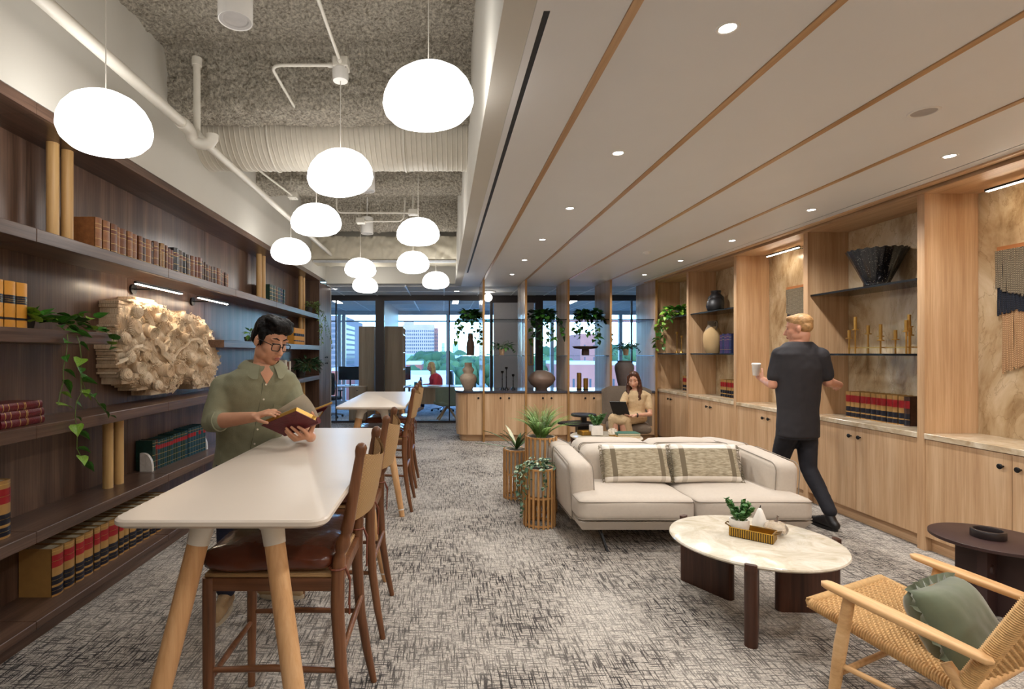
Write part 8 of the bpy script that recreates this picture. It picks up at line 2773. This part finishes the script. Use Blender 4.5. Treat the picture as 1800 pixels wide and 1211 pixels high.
city('brick_building', 'pink brick tower behind the pedestal bowl', 1020, 1068, 592, 120, 12, BRICKP, 3, 9, (0.12, 0.3))
city('brick_building', 'pink brick facade with tall windows behind the gold cylinders', 984, 1062, 641, 74, 10, BRICKP, 8, 2, (0.38, 0.62), roofm=WROOF)
city('brick_building', 'pink brick building seen right of the fourth fin', 1074, 1130, 642, 80, 10, BRICKP, 6, 2, (0.38, 0.62), roofm=WROOF)
city('distant_tower', 'hazy distant tower on the horizon in the left office', 622, 628, 612, 1500, 30, plain('far_haze_blue', rgb(176, 192, 206), 0.9), 2, 6, (0.3, 0.3))  # distance haze is put into this pale blue wall colour
city('distant_tower', 'hazy distant tower on the horizon right of the woman in red', 776, 782, 608, 1400, 30, MATS['far_haze_blue'], 2, 6, (0.3, 0.3))
city('distant_tower', 'low hazy distant block on the horizon beside the tiered vase', 796, 806, 610, 1300, 30, MATS['far_haze_blue'], 3, 5, (0.3, 0.3))
# trees between the buildings
TREEM = plain('city_tree', rgb(58, 82, 44), 0.9, var=0.3, vscale=0.8)
TREEL = plain('city_tree_light', rgb(82, 106, 60), 0.9, var=0.3, vscale=0.8)
TRUNK = plain('tree_trunk', rgb(92, 76, 62), 0.9)
def crown_mesh(seed):
    r = random.Random(seed)
    mb_ = MB()
    for k in range(26):
        v = rdir(r, 0.2)
        c = Vector((v.x * 0.6, v.y * 0.6, 0.95 + v.z * 0.55)) * r.uniform(0.6, 1.0)
        mb_.ell(c, [r.uniform(0.22, 0.40)] * 3, None, 8, 6)
    for v in mb_.bm.verts:
        v.co += Vector((noise.noise(v.co * 7), noise.noise(v.co * 7 + Vector((9, 0, 0))), noise.noise(v.co * 7 + Vector((0, 9, 0))))) * 0.09
    me = mb_.mesh('crown')
    smooth_mesh(me, 180)
    return me
CR = [crown_mesh(k) for k in range(3)]
for k, me in enumerate(CR):
    me.materials.append(TREEL if k == 1 else TREEM)
trunk_me = MB().tube([(0, 0, -3.0), (0, 0, 0.6)], [0.10, 0.06], 6).mesh('trunk')
trunk_me.materials.append(TRUNK)
treelist = [(750, 640, 130, 11), (757, 652, 120, 10), (742, 660, 90, 7), (766, 644, 140, 11), (735, 634, 170, 9), (793, 634, 160, 12), (803, 646, 120, 10), (812, 652, 110, 9), (796, 658, 95, 8), (820, 640, 150, 11), (835, 648, 120, 10),
            (786, 645, 150, 10), (622, 632, 210, 13), (630, 637, 180, 12), (639, 634, 190, 12), (617, 640, 150, 10), (960, 646, 110, 12), (968, 660, 90, 10), (975, 634, 150, 14), (955, 668, 85, 9), (980, 650, 120, 11), (1000, 626, 190, 14), (990, 634, 170, 13),
            (1010, 636, 160, 12), (1085, 628, 150, 13), (1096, 634, 140, 12), (1108, 626, 160, 13), (1078, 640, 130, 10), (845, 640, 140, 10), (860, 650, 110, 9)]
r = random.Random(6)
cnt = {}
for k, (px, py, d, s_) in enumerate(sorted(treelist)):
    c = at(px, py, d)
    where = 'above the desk of the woman in red' if 730 <= px <= 790 else 'beside the tiered vase' if 790 < px < 900 else 'in the left glass office window' if px < 700 else 'behind the oval vase' if px < 985 else 'behind the pedestal bowl' if px < 1030 else 'right of the fourth fin'
    cnt[where] = cnt.get(where, 0) + 1
    t = thing('city_tree', 'green city tree %s, %s from the left' % (where, ORD[cnt[where] - 1]), 'tree', (c.x, c.y, c.z - s_ * 0.5), group='trees %s' % where)
    o_ = inst(CR[k % 3], 'crown', t, (0, 0, 0), (0, 0, r.uniform(0, 6)), (s_ * 0.5, s_ * 0.5, s_ * 0.5))
    inst(trunk_me, 'trunk', t, (0, 0, 0), (0, 0, 0), (s_ * 0.5,) * 3)
